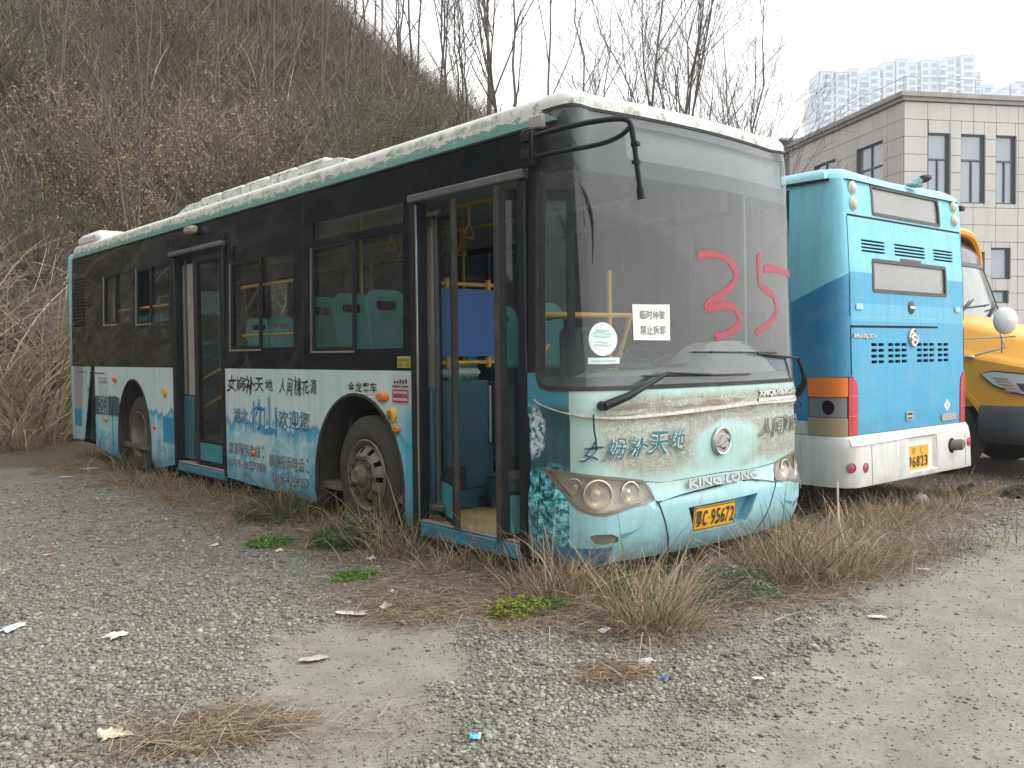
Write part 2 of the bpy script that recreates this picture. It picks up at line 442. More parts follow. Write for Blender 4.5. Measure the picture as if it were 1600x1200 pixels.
def soil_mask(x,y):
    """1 = dark soil and straw round the parked buses and the hill foot"""
    n=fbm(x*1.1+5,y*1.1,4,21)-.5; n2=fbm(x*7,y*7,3,5)-.5
    d=seg_d(x,y,BUSLINE)
    a=sstep(1.05,.25,d+n*1.3+n2*.5)
    ins=((x>0)&(y>0)).astype(float)
    b=sstep(-4.6,-3.0,(y-13.4)+n*1.6-.25*np.minimum(x,0)*0)
    s1=sstep(1.,.4,np.hypot((x+2.62)/.55,(y+.55)/.30)+n*.8)   # straw heaps out on the gravel
    s2=sstep(1.,.4,np.hypot((x+.95)/.28,(y+1.12)/.22)+n*.8)
    s3=sstep(1.,.4,np.hypot((x+.95)/.85,(y-.45)/.65)+n*.9)*.8
    return np.clip(np.maximum.reduce([a,ins*.9,b,s1,s2,s3]),0,1)
def axis(a,b,lo,hi,st):
    r=[*np.arange(a,b,st)]; v=b;s=st
    while v<hi: r.append(v); s*=1.16; v+=s
    r.append(hi); v=a;s=st; l=[]
    while v>lo:
        s*=1.16; v-=s; l.append(max(v,lo))
        if v<=lo: break
    return np.array(l[::-1]+r)
gx=axis(-4.2,4.6,-700,1100,.045); gy=axis(-3.2,7.5,-600,1100,.05)
X,Y=np.meshgrid(gx,gy); 
def gheight(x,y):
    near=np.exp(-((x)**2+(y-2)**2)/900.)
    h=(fbm(x*.35,y*.35,3,31)-.5)*.05+(fbm(x*2.2,y*2.2,3,33)-.5)*.022
    h-= .03*dirt_mask(x,y)
    ins=sstep(.0,.6,x)*sstep(-.2,.6,y)*(x<14)*(y<12)
    return h*near*(1-.6*ins)
Z=gheight(X,Y)
n0,n1=X.shape; ii=np.arange(n0*n1).reshape(n0,n1)
F=np.stack([ii[:-1,:-1],ii[:-1,1:],ii[1:,1:],ii[1:,:-1]],-1).reshape(-1,4)
dm=dirt_mask(X,Y); sm=soil_mask(X,Y)
t=NT('gravel and trodden earth')
at_=t.n('ShaderNodeAttribute',{'attribute_name':'Col'}); ch=t.n('ShaderNodeSeparateColor',Color=at_.outputs['Color']).outputs
p=t.pos()
def gravel_col(scale):
    c=t.vor(p,scale,out=1); g=t.n('ShaderNodeSeparateColor',Color=c).outputs[0]
    g2=t.n('ShaderNodeSeparateColor',Color=c).outputs[1]
    c1=t.ramp(g,(0.,(.17,.17,.155)),(.45,(.25,.245,.225)),(.8,(.33,.325,.30)),(1.,(.45,.44,.41)))
    return t.mix(t.math('MULTIPLY',g2,.35),c1,(.23,.20,.16)), t.vor(p,scale,'DISTANCE_TO_EDGE'), t.vor(p,scale)
ca,ea,fa=gravel_col(58.); cb,eb,fb=gravel_col(105.)
pk=t.ramp(t.noise(p,4.,3),(.42,0.),(.58,1.))
cg=t.mix(pk,ca,cb); ed=t.mix(pk,ea,eb)
cg=t.mix(t.ramp(ed,(.0,.6),(.07,0.)),cg,(.13,.12,.10))
cg=t.mix(t.math('MULTIPLY',t.ramp(t.noise(p,.9,5,.65),(.38,0.),(.7,1.)),.55),cg,(.19,.165,.13))
cdn=t.noise(p,3.2,7,.7); cdf=t.noise(p,55.,4,.7)
cd=t.ramp(cdn,(.25,(.20,.185,.155)),(.5,(.285,.268,.228)),(.8,(.36,.342,.295)))
cd=t.mix(t.math('MULTIPLY',t.ramp(cdf,(.4,0.),(.66,1.)),.5),cd,(.15,.14,.12))
vd=t.vor(p,30.); cd=t.mix(t.math('MULTIPLY',t.ramp(vd,(.08,.5),(.2,0.)),t.ramp(t.noise(p,7.,3),(.5,0.),(.6,1.))),cd,(.36,.35,.32))
so_n=t.noise(p,26.,6,.75); cs=t.ramp(so_n,(.3,(.055,.045,.035)),(.5,(.13,.10,.072)),(.72,(.24,.19,.13)))
fine=t.noise(p,14.,5,.7,out=0)
md=t.ramp(t.math('ADD',ch[0],t.math('MULTIPLY',t.math('SUBTRACT',fine,.5),.9)),(.38,0.),(.62,1.))
ms=t.ramp(t.math('ADD',ch[1],t.math('MULTIPLY',t.math('SUBTRACT',fine,.5),1.1)),(.35,0.),(.68,.92))
c=t.mix(md,cg,cd); c=t.mix(ms,c,cs)
hg=t.math('SUBTRACT',1.,t.mix(pk,fa,fb)); hgt=t.mix(md,hg,t.math('MULTIPLY',cdf,.5)); hgt=t.mix(ms,hgt,so_n)
b=t.bump(hgt,.9,.02)
M_GROUND=t.fin(t.pbsdf(c,.9,0,.25,b))
colr=np.stack([dm.ravel(),sm.ravel(),np.zeros(dm.size)],1)
g=mesh('ground',np.stack([X,Y,Z],-1).reshape(-1,3),F,M_GROUND,smooth=180,col=colr); tag(g,kind='structure')

# loose stones: real pebbles lying on the near ground
ICO=None
def ico():
    f=(1+5**.5)/2
    V=np.array([(-1,f,0),(1,f,0),(-1,-f,0),(1,-f,0),(0,-1,f),(0,1,f),(0,-1,-f),(0,1,-f),(f,0,-1),(f,0,1),(-f,0,-1),(-f,0,1)],float); V/=np.linalg.norm(V[0])
    F=np.array([(0,11,5),(0,5,1),(0,1,7),(0,7,10),(0,10,11),(1,5,9),(5,11,4),(11,10,2),(10,7,6),(7,1,8),(3,9,4),(3,4,2),(3,2,6),(3,6,8),(3,8,9),(4,9,5),(2,4,11),(6,2,10),(8,6,7),(9,8,1)])
    return V,F
def vis(P,m=.12):
    q=(P-CAM)@np.array([AR,AU,AD]).T; z=q[:,2]; u=q[:,0]/np.maximum(z,.01)*FPX; v=q[:,1]/np.maximum(z,.01)*FPX
    return (z>.3)&(abs(u)<800*(1+m))&(abs(v)<600*(1+m))
N=260000
d=3.0*(13/3.0)**(RNG.random(N)**1.15)+ -.6; a=YAW+RNG.uniform(-.62,.62,N)
sx=CAM[0]+d*np.sin(a); sy=CAM[1]+d*np.cos(a)
keep=vis(np.stack([sx,sy,sx*0],1)); sx,sy,d=sx[keep],sy[keep],d[keep]
pr=.85-.80*dirt_mask(sx,sy); pr*=1-.8*soil_mask(sx,sy); pr*=.55+.9*(fbm(sx*2.5,sy*2.5,3,77)-.2)
pr*=~((sx>.05)&(sx<2.4)&(sy>.4))
keep=RNG.random(len(sx))<pr; sx,sy,d=sx[keep],sy[keep],d[keep]; n=len(sx)
dn=dirt_mask(sx,sy)
rs=np.clip(RNG.lognormal(math.log(.0068),.42,n),.0035,.022)*(1+.05*d)*(1-.4*dn)
V0,F0=ico()
sh=V0[None]*(1+RNG.normal(0,.16,(n,12,1)))
sh=sh*np.stack([np.ones(n),RNG.uniform(.55,.9,n),RNG.uniform(.3,.6,n)],1)[:,None,:]*rs[:,None,None]
th=RNG.uniform(0,2*PI,n); tl=RNG.normal(0,.25,n)
x_,y_,z_=sh[...,0],sh[...,1],sh[...,2]
z2=z_*np.cos(tl)[:,None]+x_*np.sin(tl)[:,None]; x2=x_*np.cos(tl)[:,None]-z_*np.sin(tl)[:,None]
X2=x2*np.cos(th)[:,None]-y_*np.sin(th)[:,None]+sx[:,None]; Y2=x2*np.sin(th)[:,None]+y_*np.cos(th)[:,None]+sy[:,None]
Z2=z2+(gheight(sx,sy)+rs*.22)[:,None]
SV=np.stack([X2,Y2,Z2],-1).reshape(-1,3); SF=(F0[None]+(np.arange(n)*12)[:,None,None]).reshape(-1,3)
cb_=np.clip(RNG.normal(.255,.075,n),.10,.55)
cw=RNG.random(n); cc=np.stack([cb_*(1.02+.08*cw),cb_,cb_*(.91-.12*cw)],1)
gr=RNG.random(n)<.3; cc[gr]*=np.array([.82,.92,.88]); 
t=NT('pebbles'); at_=t.n('ShaderNodeAttribute',{'attribute_name':'Col'}); nn=t.noise(t.pos(),120.,3,.6)
M_STONE=t.fin(t.pbsdf(t.mix(t.math('MULTIPLY',nn,.3),at_.outputs['Color'],(.12,.115,.10)),.85,0,.3))
g=mesh('gravel',SV,SF,M_STONE,col=np.repeat(cc,12,0)); tag(g,kind='stuff')
print('stones',n)

# ================================================================== HILL
CX=[-60,-20,8,11,13,16,19,22,25,29,32,36,50,70]; CZ=[36,36,31,25.5,21.,16.2,13.2,10.5,8.3,7,6,4.5,3,3]
def hill_h(x,y):
    yf=13.5-np.clip(x-2,0,8)*.25+np.maximum(x-19,0)*.9+.5*(fbm(x*.3,x*0+3.3,3,51)-.5)*2
    xl=-15.+(fbm(y*.25,y*0+7,3,52)-.5)*3
    d1=y-yf; d2=xl-x
    d=np.maximum(d1,d2)+.6*np.exp(-np.abs(d1-d2)/2.)*0
    n=fbm(x*.45,y*.45,5,53)-.5; n2=fbm(x*1.9,y*1.9,4,54)-.5
    pr=np.where(d<1.6,d*1.05,1.68+(d-1.6)*.88)
    pr=np.where(d<0,d*.35,pr)
    cap=np.interp(x,CX,CZ)+(n*3.)
    k=2.5; h=-np.log(np.exp(-np.minimum(pr,60)/k)+np.exp(-cap/k))*k if True else 0
    h=np.where(d<3,np.where(d<0,pr,pr+(h-pr)*np.clip(d/3,0,1)),h)
    return h+n*1.5*sstep(0,3,d)+n2*.55*sstep(0,1.5,d)
hx=np.concatenate([np.arange(-60,-16,1.2),np.arange(-16,32,.25),np.arange(32,72,1.2)]); hy=np.concatenate([np.arange(-40,8,1.5),np.arange(8,38,.25),np.arange(38,90,1.5)])
X,Y=np.meshgrid(hx,hy); Z=hill_h(X,Y)
n0,n1=X.shape; ii=np.arange(n0*n1).reshape(n0,n1)
F=np.stack([ii[:-1,:-1],ii[:-1,1:],ii[1:,1:],ii[1:,:-1]],-1).reshape(-1,4)
zz=Z.ravel()[F].max(1); F=F[zz>-.25]
t=NT('hillside leaf litter'); p=t.pos()
a=t.noise(p,1.3,8,.72); b2=t.noise(p,9.,6,.75); c3=t.noise(p,.35,4,.6)
c=t.ramp(a,(.3,(.09,.072,.052)),(.47,(.17,.135,.10)),(.6,(.26,.21,.165)),(.8,(.33,.275,.22)))
c=t.mix(t.ramp(c3,(.42,0.),(.6,.6)),c,(.055,.062,.032))
c=t.mix(t.math('MULTIPLY',t.ramp(b2,(.42,0.),(.62,1.)),.65),c,(.03,.027,.02))
c=t.mix(t.math('MULTIPLY',t.ramp(t.noise(p,22,4,.8),(.55,0.),(.68,1.)),.5),c,(.26,.215,.16))
z=t.sep(p)[2]; xx=t.sep(p)[0]; rz=t.ramp(t.math('MULTIPLY',xx,.1),(.0,0.),(.08,1.),(.5,1.),(.62,0.)); rk=t.math('MULTIPLY',t.ramp(t.math('ADD',t.noise(p,.55,5,.6),t.math('MULTIPLY',rz,.16)),(.55,0.),(.62,1.)),t.ramp(t.math('MULTIPLY',z,.1),(.0,.35),(.12,1.),(.5,.8),(.62,0.)))
rc=t.ramp(t.noise(t.pos((1,1,2.6)),3.,7,.7),(.3,(.09,.08,.066)),(.55,(.20,.18,.15)),(.75,(.30,.275,.235)))
c=t.mix(t.math('MULTIPLY',rk,.85),c,rc)
M_HILL=t.fin(t.pbsdf(c,.95,0,.15,t.bump(t.math('ADD',a,b2),1.,.25)))
g=mesh('hill',np.stack([X,Y,Z],-1).reshape(-1,3),F,M_HILL,smooth=180); tag(g,kind='structure')

# ================================================================== STONE-CLAD BUILDING
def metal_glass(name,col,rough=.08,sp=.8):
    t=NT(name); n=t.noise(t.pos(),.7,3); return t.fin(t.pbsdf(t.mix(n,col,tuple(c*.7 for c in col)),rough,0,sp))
M_WIN=metal_glass('tinted glass with sky tone',(.27,.35,.42),.06,1.)  # base colour raised to carry the sky reflected in the panes
M_FRAME=simple('grey window metal',(.10,.11,.13),.45,0,.2)
t=NT('stone cladding'); p=t.pos()
c=t.mix(t.math('MULTIPLY',t.noise(p,1.7,6,.65),.6),(.60,.585,.57),(.53,.515,.50))
c=t.mix(t.math('MULTIPLY',t.ramp(t.noise(t.pos((3,3,.3)),1.,5,.6),(.5,0.),(.75,1.)),.28),c,(.26,.245,.225))
c=t.mix(t.math('MULTIPLY',t.noise(p,60,2),.2),c,(.36,.34,.32))
M_CLAD=t.fin(t.pbsdf(c,.6,0,.4))
M_JOINT=simple('dark cladding joint',(.22,.215,.205),.9)
M_CONC=simple('weathered concrete',(.42,.415,.405),.85,0,.5,(.13,.125,.12),1.6)
CB=np.array([27.3,11.6]); RD=np.array([.869,-.495]); LD=np.array([.495,.869])
B=root('office_building',(27.3,11.6,0),'beige stone clad office building with tall narrow windows, beside the yellow school bus','building')
def facemap(dr,nr):
    dr=np.array(dr);nr=np.array(nr)
    def f(a,z,off=0.): q=CB+dr*a+nr*off; return (q[0],q[1],z)
    return f
FR=facemap(RD,-LD); FL=facemap(LD,-RD)
def fbox(mb,f,a0,a1,z0,z1,o0,o1,m=0):
    c=[f(a,z,o) for a,z in ((a0,z0),(a1,z0),(a1,z1),(a0,z1)) for o in (o0,)]
    d=np.array(f(a0,z0,o1))-np.array(f(a0,z0,o0)); mb.slab(c,d,m)
def cladding(f,a0,a1,zs,holes,flip):
    """individual stone panels .9 x .6 m with open joints, leaving window holes"""
    mb=MB(); j=.009
    nc=int(round((a1-a0)/.9))
    xs=[a0+i*.9 for i in range(nc+1)]
    for i in range(nc):
        for z0,z1 in zip(zs,zs[1:]):
            rects=[(xs[i],xs[i+1],z0,z1)]
            for h in holes:
                nr=[]
                for r in rects:
                    if r[1]<=h[0]or r[0]>=h[1]or r[3]<=h[2]or r[2]>=h[3]: nr.append(r); continue
                    if r[0]<h[0]: nr.append((r[0],h[0],r[2],r[3]))
                    if r[1]>h[1]: nr.append((h[1],r[1],r[2],r[3]))
                    m0,m1=max(r[0],h[0]),min(r[1],h[1])
                    if r[2]<h[2]: nr.append((m0,m1,r[2],h[2]))
                    if r[3]>h[3]: nr.append((m0,m1,h[3],r[3]))
                rects=nr
            for r in rects:
                if r[1]-r[0]>.05 and r[3]-r[2]>.05: fbox(mb,f,r[0]+j,r[1]-j,r[2]+j,r[3]-j,.0,.03)
    return mb
zs=[10.05-.6*i for i in range(18)][::-1]
winR=[(.94,1.74,6.6,9.0),(2.21,3.13,6.6,9.0),(3.61,4.37,6.6,9.0),(3.43,4.17,3.95,5.05),(3.5,4.1,3.1,3.54),(.94,1.74,2.4,4.9),(2.21,3.13,2.4,4.9)]
for k in range(1,7):
    o=4.05*k
    for a,b in ((.94,1.74),(2.21,3.13),(3.61,4.37)):
        winR.append((a+o,b+o,6.6,9.0)); winR.append((a+o,b+o,2.4,4.9))
winL=[(1.2,2.85,6.7,9.0),(4.4,6.0,6.7,9.0),(1.2,2.85,2.6,4.9),(4.4,6.0,2.6,4.9)]
wall=MB()
def core(f,a0,a1,holes,mb):
    xs=sorted({a0,a1,*[h[0] for h in holes],*[h[1] for h in holes]}); zz=sorted({0.,10.05,*[h[2] for h in holes],*[h[3] for h in holes]})
    for x0,x1 in zip(xs,xs[1:]):
        for z0,z1 in zip(zz,zz[1:]):
            cx,cz=(x0+x1)/2,(z0+z1)/2
            if any(h[0]<cx<h[1] and h[2]<cz<h[3] for h in holes): continue
            fbox(mb,f,x0,x1,z0,z1,-.3,-.004)
core(FR,0.,29.,winR,wall); core(FL,.31,8.6,winL,wall)
# far walls and roof slab
q=[CB+RD*29,CB+RD*29+LD*8.6,CB+LD*8.6]
for a,b in ((q[0],q[1]),(q[1],q[2])):
    nrm=np.array([b[1]-a[1],-(b[0]-a[0])]); nrm=nrm/np.linalg.norm(nrm)*.3
    wall.slab([(a[0],a[1],0),(b[0],b[1],0),(b[0],b[1],10.05),(a[0],a[1],10.05)],(-nrm[0],-nrm[1],0))
inner=[CB+RD*.35+LD*.35,CB+RD*28.6+LD*.35,CB+RD*28.6+LD*8.2,CB+RD*.35+LD*8.2]
wall.slab([(a[0],a[1],9.75) for a in inner],(0,0,.25))
wall.slab([(a[0],a[1],5.7) for a in inner],(0,0,.25))
wo_=wall.build('wall',M_JOINT,B,None)
cladding(FR,.0,28.8,zs,winR,1).build('stone_panel',M_CLAD,wo_,None)
cladding(FL,.0,8.1,zs,winL,1).build('stone_panel',M_CLAD,wo_,None)
mb=MB()
outer=[CB-RD*.12-LD*.12,CB+RD*29.1-LD*.12,CB+RD*29.1+LD*8.7,CB-RD*.12+LD*8.7]
mb.slab([(a[0],a[1],10.07) for a in outer],(0,0,.13)); 
outer=[CB-RD*.2-LD*.2,CB+RD*29.2-LD*.2,CB+RD*29.2+LD*8.8,CB-RD*.2+LD*8.8]
mb.slab([(a[0],a[1],10.203) for a in outer],(0,0,.16)); mb.build('cornice',M_CONC,B,None)
M_CURT=simple('pale blind behind glass',(.36,.40,.44),.7)
for f,ws in ((FR,winR),(FL,winL)):
    for (a0,a1,z0,z1) in ws:
        fr=MB(); w=.05
        for r in ((a0,a1,z1-w,z1),(a0,a1,z0,z0+w),(a0,a0+w,z0+w,z1-w),(a1-w,a1,z0+w,z1-w)): fbox(fr,f,*r,-.16,-.04)
        if z1-z0>1.5:
            zm=z0+(z1-z0)*.63; fbox(fr,f,a0+w,a1-w,zm-.03,zm+.03,-.15,-.05); cm=(a0+a1)/2+.02; fbox(fr,f,cm-.025,cm+.025,z0+w,zm-.03,-.15,-.05)
            if a1-a0>1.2:
                fbox(fr,f,cm-.025,cm+.025,zm+.03,z1-w,-.15,-.05)
        # reveal, right side darker metal cheek
        fbox(fr,f,a1-.003,a1+.05,z0,z1,-.1,.034)
        fo=fr.build('window',M_FRAME,B,None)
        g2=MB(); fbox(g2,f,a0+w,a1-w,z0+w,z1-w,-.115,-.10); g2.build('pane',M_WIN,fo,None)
# roof railing and the curved duct at the far end of the left side
mb=MB()
def rp(dr,a,o=.0,z=10.36): q=CB+dr*a+(LD if dr is RD else RD)*o; return (q[0],q[1],z)
for dr,L in ((RD,28),(LD,8.4)):
    mb.tube([rp(dr,0.1,.15,10.95),rp(dr,L,.15,10.95)],.012,6)
    mb.tube([rp(dr,0.1,.15,10.7),rp(dr,L,.15,10.7)],.008,6)
    for i in range(int(L/1.4)+1): mb.tube([rp(dr,.1+1.4*i,.15,10.36),rp(dr,.1+1.4*i,.15,10.95)],.015,6)
mb.build('railing',simple('pale rail metal',(.42,.43,.44),.5),B,None)
# low link roof with a curved canopy behind, seen left of the building
K=root('curved_canopy',(31.0,18.9,0),'curved grey roof canopy on posts at the far left end of the office building','canopy')
mb=MB(); base=CB+LD*8.9
pts=[]
for i in range(9):
    th=PI*.5*i/8; pts.append((base[0]+LD[0]*2.6*math.sin(th)-RD[0]*.0,base[1]+LD[1]*2.6*math.sin(th),9.4+1.35*math.cos(th)))
for a,b in zip(pts,pts[1:]):
    q0=np.array(a);q1=np.array(b); w=np.array([RD[0],RD[1],0])*3.
    mb.slab([tuple(q0),tuple(q1),tuple(q1+w),tuple(q0+w)],(0,0,.1))
mb.build('roof',simple('dull zinc sheet',(.33,.35,.37),.5,.3),K,30)
mb=MB()
for k in (0,2.6):
    q0=base+LD*k; mb.box(q0[0]-.07,q0[0]+.07,q0[1]-.07,q0[1]+.07,0,9.4)
mb.tube([(base[0],base[1],9.3),(base[0]+LD[0]*2.6,base[1]+LD[1]*2.6,9.3)],.05,6); mb.build('post',M_FRAME,K,None)

# ================================================================== DISTANT TOWERS
t=NT('haze tinted tower render'); p=t.pos(); M_TOW=t.fin(t.pbsdf(t.mix(t.noise(p,.05,3),(.52,.62,.72),(.42,.53,.64)),.8))  # part of the distance haze is put into this pale blue wall colour
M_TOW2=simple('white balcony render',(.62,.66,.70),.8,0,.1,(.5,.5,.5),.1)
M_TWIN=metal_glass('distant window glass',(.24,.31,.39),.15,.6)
UD=np.array([.759,-.651]); 
tdir=np.array([math.cos(rad(-24)),math.sin(rad(-24))])
def px_at(u,v,D):
    q=AD+AR*(u-800)/FPX-AU*(v-600)/FPX; P=CAM+q*D; return P
def tower(u0,u1,vt,D,label,blocks,cat='tower block'):
    """blocks: (frac0, frac1, extra height, depth offset)"""
    P0=px_at(u0,vt,D); P1=px_at(u1,vt,D); a=P0[:2]; dv=P1[:2]-P0[:2]; Wd=np.linalg.norm(dv); dv/=Wd; nv=np.array([dv[1],-dv[0]])
    if nv.dot(CAM[:2]-a)<0: nv=-nv
    H=P0[2]
    r=root('residential_tower',(a[0],a[1],0),label,cat,'high-rise blocks fading in the haze')
    wb=MB(); wn_=MB(); bal=MB(); shown=[]
    for f0,f1,eh,do,white in blocks:
        x0,x1=f0*Wd,f1*Wd; h=H+eh
        def P(x,z,o): q=a+dv*x+nv*o; return (q[0],q[1],z)
        m=bal if white else wb
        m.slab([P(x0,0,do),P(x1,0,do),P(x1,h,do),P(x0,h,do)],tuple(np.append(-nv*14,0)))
        if h>H-30:
            m.slab([P(x0-.2,h,do+.2),P(x1+.2,h,do+.2),P(x1+.2,h+.5,do+.2),P(x0-.2,h+.5,do+.2)],tuple(np.append(-nv*14.4,0)))
        nw=max(1,int((x1-x0)/3.2)); ww=(x1-x0)/nw
        fl=int((h-60)/3.0)
        for k in range(nw):
            for j in range(fl):
                z=h-2.6-3.0*j; cx=x0+ww*(k+.5); hw=ww*(.28 if not white else .36)
                tgt=wn_
                if j<8: tgt=MB(); shown.append(tgt)
                tgt.slab([P(cx-hw,z-.2,do+.05),P(cx+hw,z-.2,do+.05),P(cx+hw,z+1.4,do+.05),P(cx-hw,z+1.4,do+.05)],tuple(np.append(nv*.08,0)))
                if white: bal.slab([P(cx-hw-.2,z-1.1,do+.02),P(cx+hw+.2,z-1.1,do+.02),P(cx+hw+.2,z-.3,do+.02),P(cx-hw-.2,z-.3,do+.02)],tuple(np.append(nv*1.1,0)))
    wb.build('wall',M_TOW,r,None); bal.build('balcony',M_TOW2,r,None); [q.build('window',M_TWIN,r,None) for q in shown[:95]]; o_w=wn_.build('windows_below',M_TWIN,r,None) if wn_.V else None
    if o_w: tag(o_w,kind='stuff')
    return r,P
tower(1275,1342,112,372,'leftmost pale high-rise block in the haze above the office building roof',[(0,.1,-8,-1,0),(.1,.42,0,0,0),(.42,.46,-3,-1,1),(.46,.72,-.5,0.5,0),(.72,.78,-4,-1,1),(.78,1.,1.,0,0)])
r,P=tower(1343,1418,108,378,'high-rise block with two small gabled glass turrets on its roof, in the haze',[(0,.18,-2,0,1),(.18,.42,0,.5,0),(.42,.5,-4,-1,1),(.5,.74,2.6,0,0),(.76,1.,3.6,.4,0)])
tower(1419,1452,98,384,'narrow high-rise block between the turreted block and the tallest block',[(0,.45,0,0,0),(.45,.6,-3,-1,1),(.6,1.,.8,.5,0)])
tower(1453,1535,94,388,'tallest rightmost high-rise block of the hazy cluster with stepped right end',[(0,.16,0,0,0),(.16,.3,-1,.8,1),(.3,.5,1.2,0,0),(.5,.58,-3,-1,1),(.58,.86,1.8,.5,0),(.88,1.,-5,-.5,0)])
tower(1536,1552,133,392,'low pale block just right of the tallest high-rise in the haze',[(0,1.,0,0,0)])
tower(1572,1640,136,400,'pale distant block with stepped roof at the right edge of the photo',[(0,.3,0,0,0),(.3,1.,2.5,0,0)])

# ================================================================== SHARED VEHICLE MATERIALS
M_BLACKP=simple('black plastic',(.010,.013,.018),.45,0,.12,(.09,.09,.085),8.,spec=.3)
M_RUBBER=simple('black rubber',(.028,.027,.026),.75,0,.6,(.12,.105,.085),5.)
M_CHROME=simple('dull chrome',(.62,.62,.60),.22,.9,.35,(.20,.18,.14),14.)
M_ORANGE=simple('amber lens',(.80,.20,.02),.2,0,.25)
M_RED=simple('red lens',(.55,.03,.05),.2,0,.2)
M_YRAIL=simple('yellow handrail paint',(.72,.40,.05),.4,0,.2)
M_WHITE=simple('white paper',(.80,.81,.79),.7,0,.18,(.4,.38,.33),9.)
M_DARKMET=simple('dark grey metal',(.07,.075,.08),.5,.3,.4)
M_SEAT=simple('turquoise seat plastic',(.10,.40,.40),.45,0,.2)
M_INK=simple('black lettering ink',(.015,.017,.02),.5,0,.1)
M_PLATEY=simple('yellow number plate',(.85,.45,.02),.45,0,.3,(.3,.2,.08),18.)
M_TAN=simple('worn grey beige panel',(.38,.35,.30),.6,0,.5)
t=NT('dusty black painted glass'); p=t.pos()
n=t.noise(t.pos((8,8,.5)),1.8,5,.6); n2=t.noise(p,1.4,5,.6)
f=t.math('MULTIPLY',t.ramp(n,(.35,.0),(.8,.02)),t.ramp(n2,(.3,.5),(.75,1.3)))
f=t.math('ADD',f,t.math('MULTIPLY',t.ramp(t.vor(p,38.),(.03,1.),(.07,0.)),.0))
c=t.mix(f,(.006,.010,.015),(.28,.31,.33))
wv=t.noise(p,.9,2,.5)
M_BGLASS=t.fin(t.pbsdf(c,t.ramp(n2,(.3,.02),(.8,.09)),0,.20,t.bump(wv,.12,.03)))
M_SIDEGL=glass('tinted side window glass',(.66,.76,.74),.04,(.30,.32,.31))
M_WS=glass('dusty windscreen glass',(.80,.86,.86),.085,(.36,.40,.42),arcs=True)
M_DOORGL=glass('door glass',(.72,.80,.80),.06,(.35,.38,.38))
M_DISPLAY=simple('dusty destination display',(.12,.13,.135),.5,0,.4,(.3,.3,.3),3.)

# ================================================================== THE PARKED CITY BUS
def nose():
    p=[];N=24
    for i in range(N+1):
        u=i/N; p.append((u*u*.40,(1-u)**2*.45+2*u*(1-u)*.19+u*u*.05))
    for i in range(1,41):
        x=.40+i*(1.70/40); p.append((x,-.10+.15*((x-1.25)/.85)**2))
    for i in range(N-1,-1,-1):
        u=i/N; p.append((2.5-u*u*.40,(1-u)**2*.45+2*u*(1-u)*.19+u*u*.05))
    return p
def squarer(old):
    """the real plan outline, tighter at the corners; keeps the old arclengths as coordinates"""
    S=[0.]
    for a,b in zip(old,old[1:]): S.append(S[-1]+math.hypot(b[0]-a[0],b[1]-a[1]))
    new=[(0.,.45-.19*i/10) for i in range(10)]
    for i in range(41): u=i/40; new.append((u*u*.26,(1-u)**2*.26+2*u*(1-u)*.02-u*u*.02))
    for i in range(1,61): x=.26+i*(1.0/60); new.append((x,-.10+.08*((x-1.25)/.99)**2))
    ang=[math.atan2(x-CAM[0],y-CAM[1]) for x,y in new]; h=S[-1]/2; half=[]
    for (x,y),s in zip(old,S):
        if s<=h+1e-6:
            a=math.atan2(x-CAM[0],y-CAM[1]); half.append((s,interp(ang,[q[0] for q in new],a),interp(ang,[q[1] for q in new],a)))
    half=[q for q in half if q[0]<h-1e-4]; half.append((h,1.25,-.10))
    full=half+[(2*h-s,2.5-x,y) for s,x,y in half[:-1][::-1]]
    return [(x,y) for s,x,y in full],[s for s,x,y in full]
_np,_ns=squarer(nose())
SK=Skin(_np,.45,0.,2.5,[.10,.15,.2,.26,.34,.48,.56,.62,.9,1.2,1.3,1.8,2.4,2.8,2.95,3.0,3.07],
    [.11,.06,.03,.0,-.02,-.03,-.02,.0,-.01,.02,.035,.06,.10,.14,.165,.18,.20],[.10,.15,.22,.5,1.37,2.2,2.8,2.97,3.07],[.05,.02,.0,0,0,.012,.025,.035,.05],_ns)
SL=SK.L
BUS=root('city_bus',(1.25,5.5,0),'weathered aqua city bus with red 35 on its windscreen, front door open, standing in weeds','bus')
P_=BUS
def YS(pts): return [(.45-y,z) for y,z in pts]
def side(y,z,off=0.): return SK(.45-y,z,off)
def lside(y,z,off=0.): return SK(SL+y-.45,z,off)

